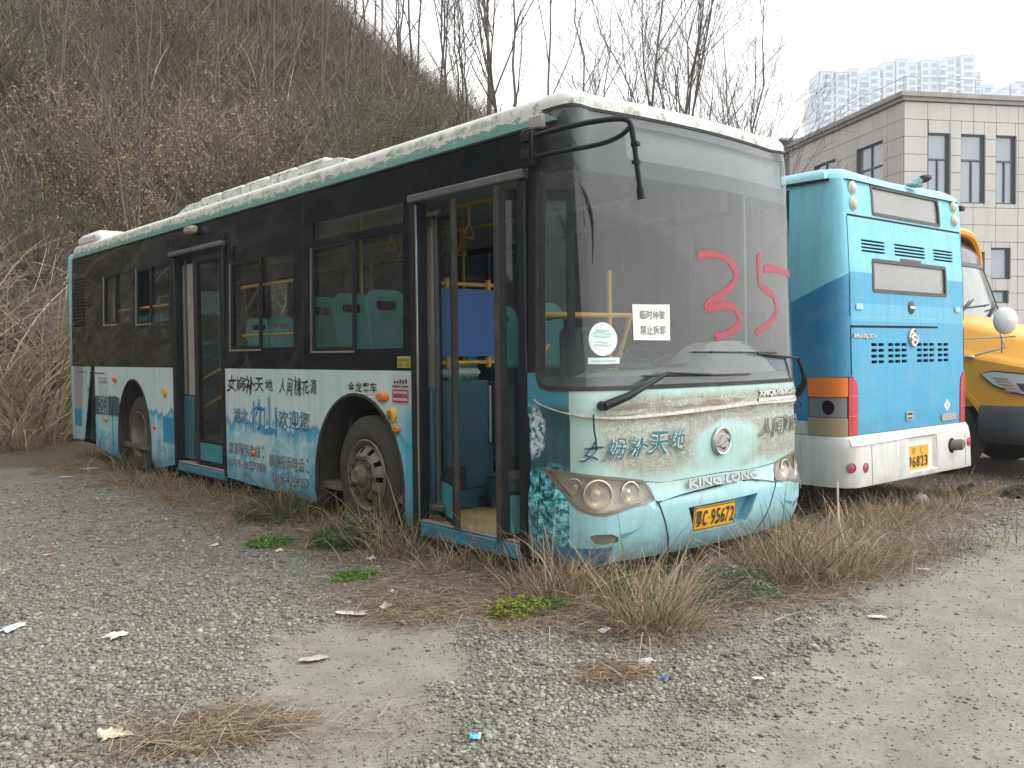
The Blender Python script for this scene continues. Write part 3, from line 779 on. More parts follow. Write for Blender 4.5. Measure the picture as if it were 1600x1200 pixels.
# front paint: aqua, sun-peeled grey-brown in the middle, dark flower picture at the door corner
def front_col(t):
    u=t.uv(); s,z,_=t.sep(u); p=u
    n=t.noise(p,2.4,6,.65); n2=t.noise(p,7.,5,.7)
    c=t.mix(n,(.44,.64,.60),(.33,.56,.55)); c=t.mix(t.ramp(t.noise(p,1.1,4,.6),(.42,0.),(.65,.5)),c,(.42,.50,.45))
    c=t.mix(t.ramp(z,(.40,.85),(.62,0.)),c,(.30,.61,.70))
    # peeled zone
    zz=t.ramp(t.math('MULTIPLY',z,.5),(.30,0.),(.40,.8),(.53,1.),(.585,.75),(.625,.1)); ss=t.ramp(t.math('MULTIPLY',s,.25),(.085,0.),(.15,1.))
    clear=t.math('POWER',t.math('ADD',t.math('POWER',t.math('MULTIPLY',t.math('SUBTRACT',s,1.55),2.1),2.),t.math('POWER',t.math('MULTIPLY',t.math('SUBTRACT',z,.86),5.),2.)),.5)
    clear=t.ramp(t.math('MULTIPLY',clear,.5),(.22,0.),(.52,1.))
    m=t.math('MULTIPLY',t.math('MULTIPLY',zz,ss),clear)
    m=t.ramp(t.math('ADD',t.math('MULTIPLY',m,.95),t.math('MULTIPLY',n,.75)),(.62,0.),(.95,.9))
    cr=t.vor(t.mix(.25,p,t.n('ShaderNodeTexNoise',None,Vector=p,Scale=9.).outputs[1]),26.,'DISTANCE_TO_EDGE')
    pc=t.mix(n2,(.17,.165,.125),(.38,.375,.31))
    pc=t.mix(t.ramp(cr,(.02,1.),(.09,0.)),pc,(.52,.52,.46))
    pc=t.mix(t.ramp(t.noise(p,30,3,.7),(.5,0.),(.7,.6)),pc,(.14,.115,.075))
    c=t.mix(t.math('MULTIPLY',m,.88),c,pc)
    zq=t.math('MULTIPLY',z,.5); rust=t.math('MULTIPLY',t.ramp(zq,(.505,0.),(.535,1.),(.575,1.),(.595,0.)),t.ramp(t.noise(t.uv((1.2,9,1)),2.6,5,.6),(.45,0.),(.6,.75)))
    c=t.mix(t.math('MULTIPLY',rust,ss),c,(.17,.095,.045)); c=t.mix(t.math('MULTIPLY',t.math('MULTIPLY',m,.5),t.ramp(t.noise(t.uv((1,.5,1)),5.,5,.7),(.5,0.),(.64,1.))),c,(.20,.135,.07))
    # picture on the corner
    w=t.n('ShaderNodeTexNoise',None,Vector=p,Scale=5.,Detail=3.).outputs[1]; pw=t.mix(.08,p,w)
    dk=t.mix(t.noise(p,6.,5,.7),(.006,.035,.045),(.03,.15,.17))
    fv=t.vor(pw,34.); fn_=t.math('ADD',t.math('MULTIPLY',t.noise(pw,26.,5,.75),.8),t.math('MULTIPLY',t.noise(p,7.,3),.35)); fcol=t.ramp(fn_,(.50,(.004,.035,.05)),(.55,(.02,.20,.25)),(.59,(.06,.42,.50)),(.64,(.22,.68,.75)),(.74,(.60,.86,.88)))
    zn=t.math('ADD',z,t.math('MULTIPLY',t.math('SUBTRACT',t.noise(p,5.,3),.5),.25))
    low=t.ramp(zn,(.70,1.),(.76,0.))
    leaf=t.mix(t.ramp(t.noise(p,8.,4),(.42,0.),(.55,1.)),fcol,dk)
    pic=t.mix(low,dk,fcol); 
    cx=t.math('POWER',t.math('ADD',t.math('POWER',t.math('MULTIPLY',t.math('ADD',s,.02),1.1),2.),t.math('POWER',t.math('MULTIPLY',t.math('SUBTRACT',z,.98),.55),2.)),.5)
    blob=t.ramp(t.math('ADD',cx,t.math('MULTIPLY',t.math('SUBTRACT',t.noise(p,10.,3),.5),.12)),(.075,1.),(.10,0.))
    wf=t.ramp(t.noise(pw,24.,4,.7),(.42,(.02,.12,.16)),(.47,(.25,.55,.62)),(.54,(.72,.82,.85)))
    pic=t.mix(blob,pic,wf)
    pic=t.mix(t.ramp(t.math('MULTIPLY',z,.5),(.56,0.),(.585,.8)),pic,(.04,.30,.38))
    pm=t.math('LESS_THAN',s,.242)
    c=t.mix(pm,c,pic)
    bl=t.math('MULTIPLY',t.math('LESS_THAN',z,.252),t.math('LESS_THAN',s,.53)); c=t.mix(bl,c,(.012,.20,.38))
    # dirt lower down
    return c
M_FRONT=streaked('weathered aqua front paint',front_col,.38,.38,(.25,.23,.19))
def side_col(t):
    u=t.uv(); s,z,_=t.sep(u); y=t.math('ADD',0.,s)
    n=t.noise(u,1.2,5,.6); n1=t.noise(t.uv((1.6,0,1)),1.7,6,.75); n2=t.noise(u,7.,6,.75)
    base=t.mix(n,(.62,.74,.73),(.46,.64,.65))
    ridge=t.math('ADD',.47,t.math('MULTIPLY',n1,.74))           # mountain line
    d=t.math('SUBTRACT',ridge,z)
    mt=t.ramp(d,(.0,(.03,.27,.45)),(.09,(.05,.38,.56)),(.16,(.20,.54,.64)),(.30,(.26,.58,.64)),(.42,(.08,.43,.60)),(.6,(.06,.38,.58)))
    c=t.mix(t.ramp(d,(.0,0.),(.012,.92)),base,mt)
    n3=t.noise(t.uv((.6,0,1.5)),3.1,6,.7); snow=t.math('MULTIPLY',t.ramp(t.math('ADD',t.math('MULTIPLY',n2,.5),t.math('MULTIPLY',n3,.5)),(.47,0.),(.55,1.)),t.ramp(d,(.04,0.),(.11,1.),(.42,1.),(.62,.35)))
    c=t.mix(t.math('MULTIPLY',snow,.7),c,(.62,.75,.74))
    tl=t.math('MULTIPLY',t.ramp(t.noise(u,4.2,6,.7),(.53,0.),(.6,1.)),t.ramp(z,(.3,.9),(.75,0.)))
    c=t.mix(tl,c,(.05,.27,.29))
    # strong cyan near the front door
    cf=t.math('MULTIPLY',t.ramp(t.math('ADD',t.math('MULTIPLY',y,.1),t.math('MULTIPLY',n,.03)),(.20,1.),(.238,0.)),t.ramp(t.math('MULTIPLY',z,.5),(.475,1.),(.6,.25)))
    c=t.mix(cf,c,(.025,.36,.50))
    # dark blue picture behind the rear wheel
    yr=t.math('MULTIPLY',y,.1); q=t.math('MULTIPLY',t.ramp(yr,(.872,0.),(.878,1.),(.985,1.),(.99,.6)),t.ramp(t.math('MULTIPLY',t.math('ADD',z,t.math('MULTIPLY',n1,.2)),.5),(.39,0.),(.40,1.),(.525,1.),(.535,0.)))
    c=t.mix(q,c,(.045,.085,.13))
    q=t.math('MULTIPLY',t.ramp(yr,(.676,0.),(.68,1.),(.715,1.),(.72,0.)),t.ramp(t.math('ADD',z,t.math('MULTIPLY',n2,.12)),(.50,0.),(.53,1.),(.83,1.),(.85,0.)))
    c=t.mix(q,c,(.015,.26,.46))
    return c
M_SIDE=streaked('printed aqua side panel paint',side_col,.4,.35,(.12,.13,.11))
def flap_col(t):
    u=t.uv(); s,z,_=t.sep(u)
    c=t.mix(t.noise(u,2.,4),(.46,.62,.62),(.30,.50,.50))
    yr=t.math('MULTIPLY',t.math('SUBTRACT',.45,s),.08)
    inn=t.ramp(yr,(.824,0.),(.826,1.),(.862,1.),(.864,0.))
    c=t.mix(t.math('MULTIPLY',inn,t.ramp(z,(.74,0.),(.745,1.),(.999,1.),(1.0,1.))),c,(.30,.305,.30))
    c=t.mix(t.math('MULTIPLY',inn,t.ramp(z,(.48,0.),(.485,1.),(.739,1.),(.742,0.))),c,(.015,.22,.40))
    c=t.mix(t.math('MULTIPLY',t.ramp(t.noise(u,9.,5,.7),(.52,0.),(.6,1.)),t.ramp(z,(.3,1.),(.5,0.),(.99,0.),(1.0,.6))),c,(.03,.20,.22))
    return c
M_FLAP=streaked('printed engine flap paint',flap_col,.45,.4)
M_BLUESILL=simple('blue sill paint',(.03,.26,.38),.4,0,.6)
M_ROOFW=None
t=NT('weathered white roof'); p=t.pos(); n=t.noise(p,1.6,6,.7); n2=t.noise(t.pos((1,1,1)),11.,5,.75)
c=t.mix(n,(.80,.80,.78),(.70,.70,.67)); 
g=t.n('ShaderNodeNewGeometry'); nz=t.sep(g.outputs['Normal'])[2]
c=t.mix(t.math('MULTIPLY',t.ramp(n2,(.50,0.),(.64,.9)),t.ramp(nz,(.35,.9),(.8,.05))),c,(.17,.16,.10))
c=t.mix(t.math('MULTIPLY',t.ramp(t.noise(p,3.5,5,.7),(.5,0.),(.62,1.)),t.ramp(nz,(.3,.7),(.9,0.))),c,(.30,.40,.30))
M_ROOFW=t.fin(t.pbsdf(c,.65,0,.4,t.bump(n2,.4,.01)))
t=NT('faded green cantrail'); p=t.pos(); n=t.noise(p,2.5,6,.7); z=t.sep(p)[2]
c=t.mix(n,(.12,.30,.25),(.20,.38,.33)); flk=t.noise(t.pos((1,1.2,2.4)),9.,6,.75)
c=t.mix(t.ramp(t.math('ADD',t.math('MULTIPLY',flk,.16),z),(.0,0.),(1.,0.)),c,c)
fk=t.math('ADD',t.math('MULTIPLY',t.math('SUBTRACT',z,2.97),9.),t.math('MULTIPLY',t.math('SUBTRACT',flk,.5),2.4))
c=t.mix(t.ramp(fk,(.55,0.),(.75,1.)),c,(.68,.68,.63))
c=t.mix(t.ramp(t.noise(p,17,4,.8),(.6,0.),(.66,.8)),c,(.05,.05,.04))
M_CANT=t.fin(t.pbsdf(c,.6,0,.4))

# -- nose panel with openings
HL=[(.041,.74),(.203,.735),(.368,.718),(.565,.693),(.766,.655),(.812,.602),(.84,.522),(.74,.508),(.644,.498),(.552,.476),(.465,.46),(.382,.472),(.302,.502),(.223,.563),(.137,.642)]
def mirr(l): return [(SL-a,b) for a,b in l][::-1]
FOG=[(.371,.329),(.404,.341),(.51,.339),(.562,.31),(.561,.279),(.472,.268),(.398,.281)]
REC=[(1.104,.443),(1.854,.458),(1.755,.268),(1.177,.256)]
def step_fn(s,z):
    e=0.
    if z<1.07: e-= .016*min(1,max(0,(1.085-z)/.02))*1.
    if z<.56:
        zc=np.interp(s,[.0,.84,1.02,1.26,1.54,1.9,2.2,SL],[.62,.508,.532,.549,.562,.55,.508,.62])
        if z<zc: e+=.018
    # hood-like swelling in the middle of the bumper
    e-= 0.
    return e
outer=[(-.115,.13),(SL+.115,.13),(SL+.115,1.36),(SL-.012,1.36),(SL-.012,1.30),(SL-.03,1.262),(SL-.07,1.248),(.07,1.248),(.03,1.262),(.012,1.30),(.012,1.36),(-.115,1.36)]
bodyf=patch('front_panel',SK,outer,[HL,mirr(HL),FOG,mirr(FOG),REC[::-1]],M_FRONT,P_,0.,.02,.045,25,fn=step_fn)
# recess for the plate
mb=MB()
d_=.07
def rc(s,z,o): return SK(s,z,o+step_fn(s,z))
o_=[rc(a,b,-.004) for a,b in REC]; i_=[rc(a+(1.46-a)*.06,b+(.355-b)*.12,-d_) for a,b in REC]
for k in range(4): mb.add([o_[k],o_[(k+1)%4],i_[(k+1)%4],i_[k]],[(0,1,2,3)])
mb.add(i_,[(0,1,2,3)]); M_AQ2=simple('blue plate recess',(.10,.38,.52),.4,0,.35); mb.build('plate_recess',M_AQ2,bodyf,None)
# seams
M_SEAM=simple('dark panel gap',(.008,.008,.009),.9,0,0.)
def strip(name,mp,pts,w,mat,parent,off=.003,thick=.003,fn=None):
    P=np.array(pts); d=np.gradient(P,axis=0); nn=np.stack([-d[:,1],d[:,0]],1); nn/=np.linalg.norm(nn,axis=1)[:,None]
    ww=np.array(w)[:,None] if isinstance(w,(list,tuple)) else w
    a=P+nn*ww/2; b=P-nn*ww/2
    V=[];F=[]
    for q in (a,b): V+=[mp(s,z,off+(fn(s,z) if fn else 0)) for s,z in q]
    n=len(P); V+=[(mp(s,z,off-thick+(fn(s,z) if fn else 0))) for s,z in a]+[(mp(s,z,off-thick+(fn(s,z) if fn else 0))) for s,z in b]
    for i in range(n-1): F+=[(n+i,n+i+1,i+1,i),(2*n+i,2*n+i+1,3*n+i+1,3*n+i),(i,i+1,2*n+i+1,2*n+i),(3*n+i,3*n+i+1,n+i+1,n+i)]
    UV=list(map(tuple,a))+list(map(tuple,b)); UV=UV+UV
    return mesh(name,V,F,mat,parent,uv=UV)
def dense(pts,n=12):
    P=np.array(pts,float); t0=np.arange(len(P)); t1=np.linspace(0,len(P)-1,(len(P)-1)*n+1)
    # smooth catmull-rom through the points
    o=[]
    for tt in t1:
        i=min(int(tt),len(P)-2); f=tt-i; p0=P[max(i-1,0)];p1=P[i];p2=P[i+1];p3=P[min(i+2,len(P)-1)]
        o.append(.5*((2*p1)+(-p0+p2)*f+(2*p0-5*p1+4*p2-p3)*f*f+(-p0+3*p1-3*p2+p3)*f**3))
    return [tuple(a) for a in o]
seamL=[(.845,.517),(.896,.402),(.938,.293),(1.002,.15)]
crease=[(.849,.508),(1.024,.532),(1.259,.549),(1.537,.562),(1.85,.553),(SL-.849,.508)]
upper=[(.781,.646),(.935,.626),(1.1,.630),(1.488,.640),(1.85,.632),(SL-.781,.646)]
for l,w in ((seamL,.007),(mirr(seamL),.007),(crease,.006)): strip('panel_gap',SK,dense(l,8),w,M_SEAM,bodyf,.0035,.004,step_fn)
strip('panel_gap',SK,dense(upper,8),.004,M_SEAM,bodyf,.003,.004,step_fn)
strip('panel_gap',SK,[(.02,.70),(.02,.5),(.0,.25)],.006,M_SEAM,bodyf,.003,.004,step_fn)
chrome=[(-.01,1.185),(.03,1.16),(.071,1.147),(.184,1.116),(.309,1.094),(.459,1.078),(.642,1.071),(.891,1.077),(1.171,1.088),(1.506,1.100),(1.919,1.112),(2.30,1.106),(2.62,1.115),(2.85,1.15)]
M_PEEL=simple('peeled white trim',(.66,.64,.58),.5,.2,.6,(.22,.17,.11),30.)
strip('trim_strip',SK,dense(chrome,8),[.008+.016*min(1,max(0,(i/8-3)/5)) for i in range((len(chrome)-1)*8+1)],M_PEEL,bodyf,.008,.012)
strip('trim_strip',SK,dense([(1.92,1.128),(2.1,1.131),(2.3,1.131),(2.48,1.133)],8),.022,M_CHROME,bodyf,.013,.014)
# -- windscreen
WSO=rrect(.018,SL-.018,1.256,3.062,.10,7)
patch('gasket',SK,[(.005,1.20)]and rrect(.004,SL-.004,1.247,3.073,.11,7),[rrect(.030,SL-.030,1.275,3.045,.09,7)],M_RUBBER,P_,.006,.02,.05)
ws=patch('windscreen',SK,WSO,[],M_WS,P_,.0,.006,.055,60)
disp=rrect(.76,SL-.20,2.755,2.985,.03,3)
patch('painted_band',SK,rrect(.02,SL-.02,2.64,3.058,.08,6),[disp],simple('smoky windscreen band',(.012,.014,.018),.5,0,.1,(.07,.07,.07),2.),ws,-.010,.004,.055,60)
patch('painted_band',SK,rrect(.02,SL-.02,1.258,1.335,.03,3),[],simple('black windscreen border',(.015,.016,.018),.5,0,.5,(.12,.12,.12),2.),ws,-.010,.004,.055,60)
patch('painted_band',SK,rrect(.02,.075,1.335,2.64,.004,2),[],MATS['black windscreen border'],ws,-.010,.004,.055,60)
patch('painted_band',SK,rrect(SL-.075,SL-.02,1.335,2.64,.004,2),[],MATS['black windscreen border'],ws,-.010,.004,.055,60)
dsp=patch('destination_display',SK,rrect(.74,SL-.18,2.74,3.0,.01,2),[],M_DISPLAY,P_,-.05,.02,.08,60)
# stickers and graffiti on the glass
pp=patch('paper_notice',SK,[(.724,1.568),(1.02,1.566),(1.028,1.806),(.9,1.802),(.724,1.800)],[],M_WHITE,P_,.004,.002,.04)
for r,(s_,z0,z1) in enumerate((('临时停驶',1.705,1.765),('禁止拆卸',1.605,1.665))):
    text('lettering',s_,SK,.775,.985,z0,z1,simple('grey printed ink',(.16,.17,.17),.6),pp,.0065,.008,per=True)
cs=patch('round_sticker',SK,ell(.489,1.574,.112,.107,28),[],simple('pale sticker',(.74,.80,.80),.5,0,.15),P_,.004,.0015,.03)
M_MINT=simple('mint print',(.35,.66,.62),.5)
for k,(a,b) in enumerate(((1.63,.06),(1.612,.085),(1.594,.07),(1.555,.055),(1.538,.075))):
    w=b*.85; strip('print',SK,dense([(.489-w,a),(.489-w*.3,a+.006*(k%2)),(.489+w*.4,a-.004),(.489+w,a)],4),.010 if k<3 else .006,M_MINT,cs,.0065,.001)
strip('sticker_foot',SK,dense([(.37,1.438),(.45,1.436),(.53,1.437),(.612,1.438)],4),.040,simple('pale sticker',(.74,.8,.8)),cs,.004,.0015)
strip('print',SK,dense([(.40,1.438),(.45,1.436),(.53,1.437),(.585,1.438)],4),.010,M_MINT,cs,.0065,.001)
t=NT('red spray paint'); u=t.uv(); n=t.noise(u,9.,5,.7)
sp=t.n('ShaderNodeMixShader'); at_=t.n('ShaderNodeAttribute',{'attribute_name':'Col'}); ch=t.n('ShaderNodeSeparateColor',Color=at_.outputs['Color']).outputs[0]
al=t.ramp(t.math('ADD',ch,t.math('MULTIPLY',t.math('SUBTRACT',t.noise(u,42.,3,.7),.5),.5)),(.12,0.),(1.1,.72))
t.put(sp.inputs[0],al); t.put(sp.inputs[1],t.n('ShaderNodeBsdfTransparent').outputs[0]); t.put(sp.inputs[2],t.pbsdf(t.mix(n,(.52,.045,.09),(.38,.035,.07)),.5))
M_SPRAY=t.fin(sp.outputs[0])
def spray(pts,w):
    P=np.array(dense(pts,10)); d=np.gradient(P,axis=0); nn=np.stack([-d[:,1],d[:,0]],1); nn/=np.linalg.norm(nn,axis=1)[:,None]+1e-9
    V=[];C=[];F=[];UV=[]; k=len(P); m=7
    for i in range(k):
        ww=w*(1+.15*math.sin(i*.23)); e=min(1,min(i,k-1-i)/4.)
        for j in range(m):
            q=-1+2*j/(m-1); pt=P[i]+nn[i]*q*ww; V.append(SK(pt[0],pt[1],.0035)); UV.append(tuple(pt)); C.append([max(0,(1-q*q))**.8*1.15*e]*3)
    for i in range(k-1):
        for j in range(m-1): a=i*m+j; F.append((a,a+m,a+m+1,a+1))
    return V,F,C,UV
V=[];F=[];C=[];UV=[]
for pts,w in (([(1.30,2.14),(1.42,2.168),(1.579,2.164),(1.690,2.126),(1.745,2.045),(1.69,1.96),(1.55,1.885),(1.41,1.825),(1.40,1.79),(1.60,1.815),(1.715,1.79),(1.765,1.713),(1.70,1.65),(1.58,1.61),(1.44,1.585)],.037),
              ([(2.063,2.235),(2.05,2.12),(2.048,1.985),(2.13,1.945),(2.23,1.905),(2.265,1.80),(2.18,1.71),(2.06,1.66),(1.93,1.615)],.033),([(2.09,2.10),(2.25,2.115),(2.45,2.10),(2.60,2.09)],.035)):
    v,f,c,uv=spray(pts,w); b=len(V); V+=v; F+=[tuple(b+i for i in q) for q in f]; C+=c; UV+=uv
mesh('painted_number',V,F,M_SPRAY,ws,uv=UV,col=np.array(C)); 
# -- head lamps
t=NT('yellowed lamp lens'); fr=front_fresnel(t,1.5); tr=t.n('ShaderNodeBsdfTransparent',Color=(.95,.92,.86)).outputs[0]
gl=t.n('ShaderNodeBsdfGlossy',Color=(.9,.9,.9),Roughness=.1).outputs[0]; m=t.n('ShaderNodeMixShader'); t.put(m.inputs[0],fr); t.put(m.inputs[1],tr); t.put(m.inputs[2],gl)
m2=t.n('ShaderNodeMixShader'); t.put(m2.inputs[0],t.ramp(t.noise(t.pos(),14.,5,.7),(.35,.05),(.7,.22))); t.put(m2.inputs[1],m.outputs[0]); t.put(m2.inputs[2],t.n('ShaderNodeBsdfDiffuse',Color=(.66,.62,.54)).outputs[0]); M_LENS=t.fin(m2.outputs[0])
M_REFL=simple('lamp reflector',(.62,.58,.50),.22,.75,.4,(.3,.27,.2),10.)
M_LAMPIN=simple('lamp housing',(.72,.71,.67),.45,0,.2,(.5,.46,.4))
def shrink(l,k,dx=0.): 
    c=np.mean(l,0); return [tuple(c+(np.array(q)-c)*k) for q in l]
def inset(l,d):
    P=np.array(l); a=np.roll(P,1,0); b=np.roll(P,-1,0); tt=b-a; tt/=np.linalg.norm(tt,axis=1)[:,None]; n=np.stack([-tt[:,1],tt[:,0]],1)
    ar=np.sum(P[:,0]*np.roll(P[:,1],-1)-np.roll(P[:,0],-1)*P[:,1]); sg=1 if ar>0 else -1
    return [tuple(q) for q in P+n*d*sg]
for mi in (False,True):
    L=mirr(HL) if mi else HL
    f=(lambda a:SL-a) if mi else (lambda a:a)
    lens=patch('headlight',SK,inset(L,.006),[],M_LENS,P_,.004,.003,.04,50,fn=step_fn)
    patch('lamp_housing',SK,inset(L,-.004),[],M_LAMPIN,lens,-.075,.01,.05,50)
    patch('lens_rim',SK,inset(L,-.002),[inset(L,.016)],simple('lamp rim',(.20,.18,.15),.4,0,.3),lens,.006,.012,.04,fn=step_fn)
    mb=MB()
    for (cs_,cz,r) in ((.43,.590,.098),(.27,.640,.055),(.66,.585,.075)):
        c0=np.array(SK(f(cs_),cz,-.06)); c1=np.array(SK(f(cs_),cz,-.010)); d=(c1-c0)/np.linalg.norm(c1-c0)
        a=np.cross(d,[0,0,1]); a/=np.linalg.norm(a); b=np.cross(a,d); prof=[(r,.048),(r*.92,.05),(r*.80,.03),(r*.5,.008),(r*.42,.006),(r*.40,.026),(r*.15,.040),(.001,.042)]
        V=[];F=[];n=28
        for rr,h in prof:
            for k in range(n): th=2*PI*k/n; V.append(c0+d*h+(a*math.cos(th)+b*math.sin(th))*rr)
        for i in range(len(prof)-1):
            for k in range(n): q=i*n+k;w=i*n+(k+1)%n; F.append((q,w,w+n,q+n))
        mb.add(V,F)
    mb.build('reflector',M_REFL,lens,60)
    patch('fog_lamp',SK,inset(mirr(FOG) if mi else FOG,.002),[],simple('dusty fog lamp',(.20,.165,.12),.4,0,.4),P_,-.012,.01,.04,fn=step_fn)
    sl=[(.575,.328),(.66,.342),(.73,.365),(.66,.325),(.58,.300)]
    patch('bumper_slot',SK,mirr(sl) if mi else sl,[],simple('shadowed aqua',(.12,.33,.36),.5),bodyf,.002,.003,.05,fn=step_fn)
# -- emblem, lettering, plates
def disc(name,mp,cs,cz,r,h,mat,parent,off=0.,n=36,prof=None,fn=None):
    c0=np.array(mp(cs,cz,off)); c1=np.array(mp(cs,cz,off+.05)); d=(c1-c0)/.05; a=np.cross([0,0,1],d); a/=np.linalg.norm(a); b=np.cross(d,a)
    prof=prof or [(r,0),(r,h*.7),(r*.93,h),(r*.001,h)]
    V=[];F=[]
    for rr,hh in prof:
        for k in range(n): th=2*PI*k/n; V.append(c0+d*hh+(a*math.cos(th)+b*math.sin(th))*rr)
    for i in range(len(prof)-1):
        for k in range(n): q=i*n+k;w=i*n+(k+1)%n; F.append((q,w,w+n,q+n))
    return mesh(name,V,F,mat,parent,40), (lambda u,v,o=0.: tuple(c0+a*u+b*v+d*o))
M_EMB=simple('emblem inner',(.20,.22,.22),.3,.4,.3)
ring,lm=disc('emblem',SK,1.465,.864,.098,.02,M_CHROME,P_,-.012,prof=[(.098,0),(.098,.018),(.090,.026),(.080,.022),(.076,.010),(.001,.010)])
mb=MB()
for pts in ([(-.055,-.02),(.0,.045),(.045,.045),(.065,.02),(.05,.012),(.035,.025),(.012,.022),(-.025,-.02)],[(-.05,-.028),(-.012,-.028),(.03,-.005),(.062,-.01),(.035,-.062),(.012,-.052),(.026,-.03),(-.005,-.045)],[(-.03,-.02),(-.005,-.02),(.03,.018),(.012,.018)]):
    mb.slab([lm(a,b,.011) for a,b in pts],np.array(lm(0,0,.03))-np.array(lm(0,0,.011)))
mb.build('emblem_figure',M_CHROME,ring,None)
M_TEAL=simple('teal brush lettering',(.015,.14,.18),.45,0,.15); M_EDGE=simple('white letter edge',(.62,.72,.70),.5,0,.3)
stt=random.getstate()
for ch_,m_,b_,o_ in (('女娲补天地',M_EDGE,.035,.0055),('女娲补天地',M_TEAL,.004,.0075)):
    random.seed(21); text('lettering',ch_,SK,.31,1.11,.815-.016+.0,.935,m_,bodyf,o_-.0,b_,slant=.25,jit=.16,rise=.045,brush=True)
M_DULL=simple('faded grey lettering',(.10,.11,.10),.6,0,.4)
for m_,b_,o_ in ((M_PEEL,.03,.0),(M_DULL,.0,.0025)):
    random.seed(33); text('lettering','人间桃花源',SK,1.93,2.78,.875,.985,m_,bodyf,o_,b_,slant=.15,jit=.16,brush=True)
random.setstate(stt)
text('badge_lettering','KING LONG',SK,1.118,1.86,.574,.628,simple('dull badge metal',(.40,.40,.385),.35,.6,.5,(.2,.18,.14),20.),bodyf,.010,.022,slant=.02,thick=.008)
mbk=text('badge_lettering','XMQ6106BGN4',SK,1.93,2.50,1.152,1.200,M_CHROME,bodyf,.006,.02,thick=.008)
text('fleet_number','103013',SK,2.30,2.68,.415,.478,simple('grey number ink',(.30,.36,.37),.6),bodyf,.022,.0,per=True)
def rcp(s,z,off=0.): return SK(s,z,off-.014)
pl=patch('number_plate',rcp,rrect(1.176,1.626,.262,.432,.008,2),[],M_PLATEY,P_,.0,.003,.05)
for r in ((1.182,1.620,.421,.426),(1.182,1.620,.268,.273),(1.182,1.187,.273,.421),(1.615,1.620,.273,.421)):
    patch('plate_border',rcp,[(r[0],r[2]),(r[1],r[2]),(r[1],r[3]),(r[0],r[3])],[],M_INK,pl,.0035,.001,.05)
text('plate_lettering','鄂',rcp,1.198,1.250,.292,.402,M_INK,pl,.005,.02)
text('plate_lettering','C',rcp,1.262,1.306,.292,.402,M_INK,pl,.005,.02)
text('plate_lettering','·',rcp,1.318,1.330,.340,.352,M_INK,pl,.005,.02)
for i,chh in enumerate('95672'): text('plate_lettering',chh,rcp,1.346+i*.053,1.388+i*.053,.292,.402,M_INK,pl,.005,.014)

# -- wipers
def wiper(piv,elb,b0,b1,mid):
    mb=MB(); P=lambda q,o:SK(q[0],q[1],o)
    c0=P(piv,-.02);c1=P(piv,.06); mb.tube([c0,c1],.030,14); mb.tube([P(piv,.05),P(((piv[0]*.7+elb[0]*.3),(piv[1]*.7+elb[1]*.3)),.085),P(((piv[0]+elb[0])/2,(piv[1]+elb[1])/2),.08),P(elb,.06)],[.030,.026,.020,.012],8)
    mb.tube([P(elb,.06),P(mid,.045)],.010,6)
    w=mb.build('wiper',M_BLACKP,P_,40)
    n=12; mb=MB(); pts=[(b0[0]+(b1[0]-b0[0])*i/n,b0[1]+(b1[1]-b0[1])*i/n) for i in range(n+1)]
    mb.tube([P(q,.018) for q in pts],.007,6); mb.tube([P(q,.034) for q in pts[2:-2]],.006,6)
    for k in (2,6,10): mb.tube([P(pts[k],.018),P(pts[k],.036)],.009,6)
    mb.build('wiper_blade',M_RUBBER,w,None)
wiper((.461,1.153),(.94,1.352),(.78,1.335),(1.83,1.320),(1.35,1.33))
wiper((2.66,1.150),(2.47,1.43),(1.22,1.486),(2.2,1.475),(1.9,1.47))
mb=MB(); mb.tube([SK(.40,1.10,.02),SK(.395,1.05,.045),SK(.40,1.0,.03),SK(.41,.95,.02),SK(.415,.88,.018)],.006,6); mb.build('washer_hose',M_RUBBER,P_)
mb=MB(); mb.tube([SK(2.63,1.12,.03),SK(2.60,1.07,.05),SK(2.62,1.04,.05),SK(2.68,1.045,.04),SK(2.69,1.10,.03)],.006,6); mb.build('washer_hose',M_RUBBER,P_)

# -- mirror bracket (mirror head gone)
mb=MB(); mb.box(-.055,.03,.40,.52,2.70,2.94,bev=.012); mb.box(-.075,-.05,.425,.50,2.74,2.80,bev=.004); mb.box(-.075,-.05,.425,.50,2.85,2.91,bev=.004)
br=mb.build('mirror_bracket',M_BLACKP,P_)
mb=MB()
c=dense([(-.03,.44),(-.03,.1),(.0,-.2),(.04,-.34)],6)
mb.tube(dense([(-.03,.44,2.885),(-.03,.10,2.885),(-.005,-.18,2.875),(.035,-.315,2.86),(.052,-.352,2.82),(.062,-.357,2.75)],8),.0165,10)
mb.tube(dense([(-.03,.44,2.755),(-.035,.10,2.74),(-.015,-.15,2.735),(.02,-.27,2.76),(.045,-.335,2.80),(.052,-.35,2.83)],8),.0145,10)
mb.tube([(.060,-.357,2.78),(.085,-.36,2.63),(.13,-.36,2.40)],.0165,12); mb.tube([(.085,-.36,2.62),(.087,-.36,2.60)],.027,10); mb.tube([(.118,-.36,2.46),(.131,-.36,2.395)],.0235,12)
mb.box(.06,.10,-.385,-.335,2.70,2.73,bev=.006)
mb.build('mirror_arm',M_BLACKP,br)
mb=MB(); mb.tube(dense([(.02,.36,2.70),(.05,.2,2.64),(.12,.1,2.50),(.17,.08,2.3),(.16,.08,2.05)],6),.007,6); mb.build('loose_cable',M_RUBBER,P_)
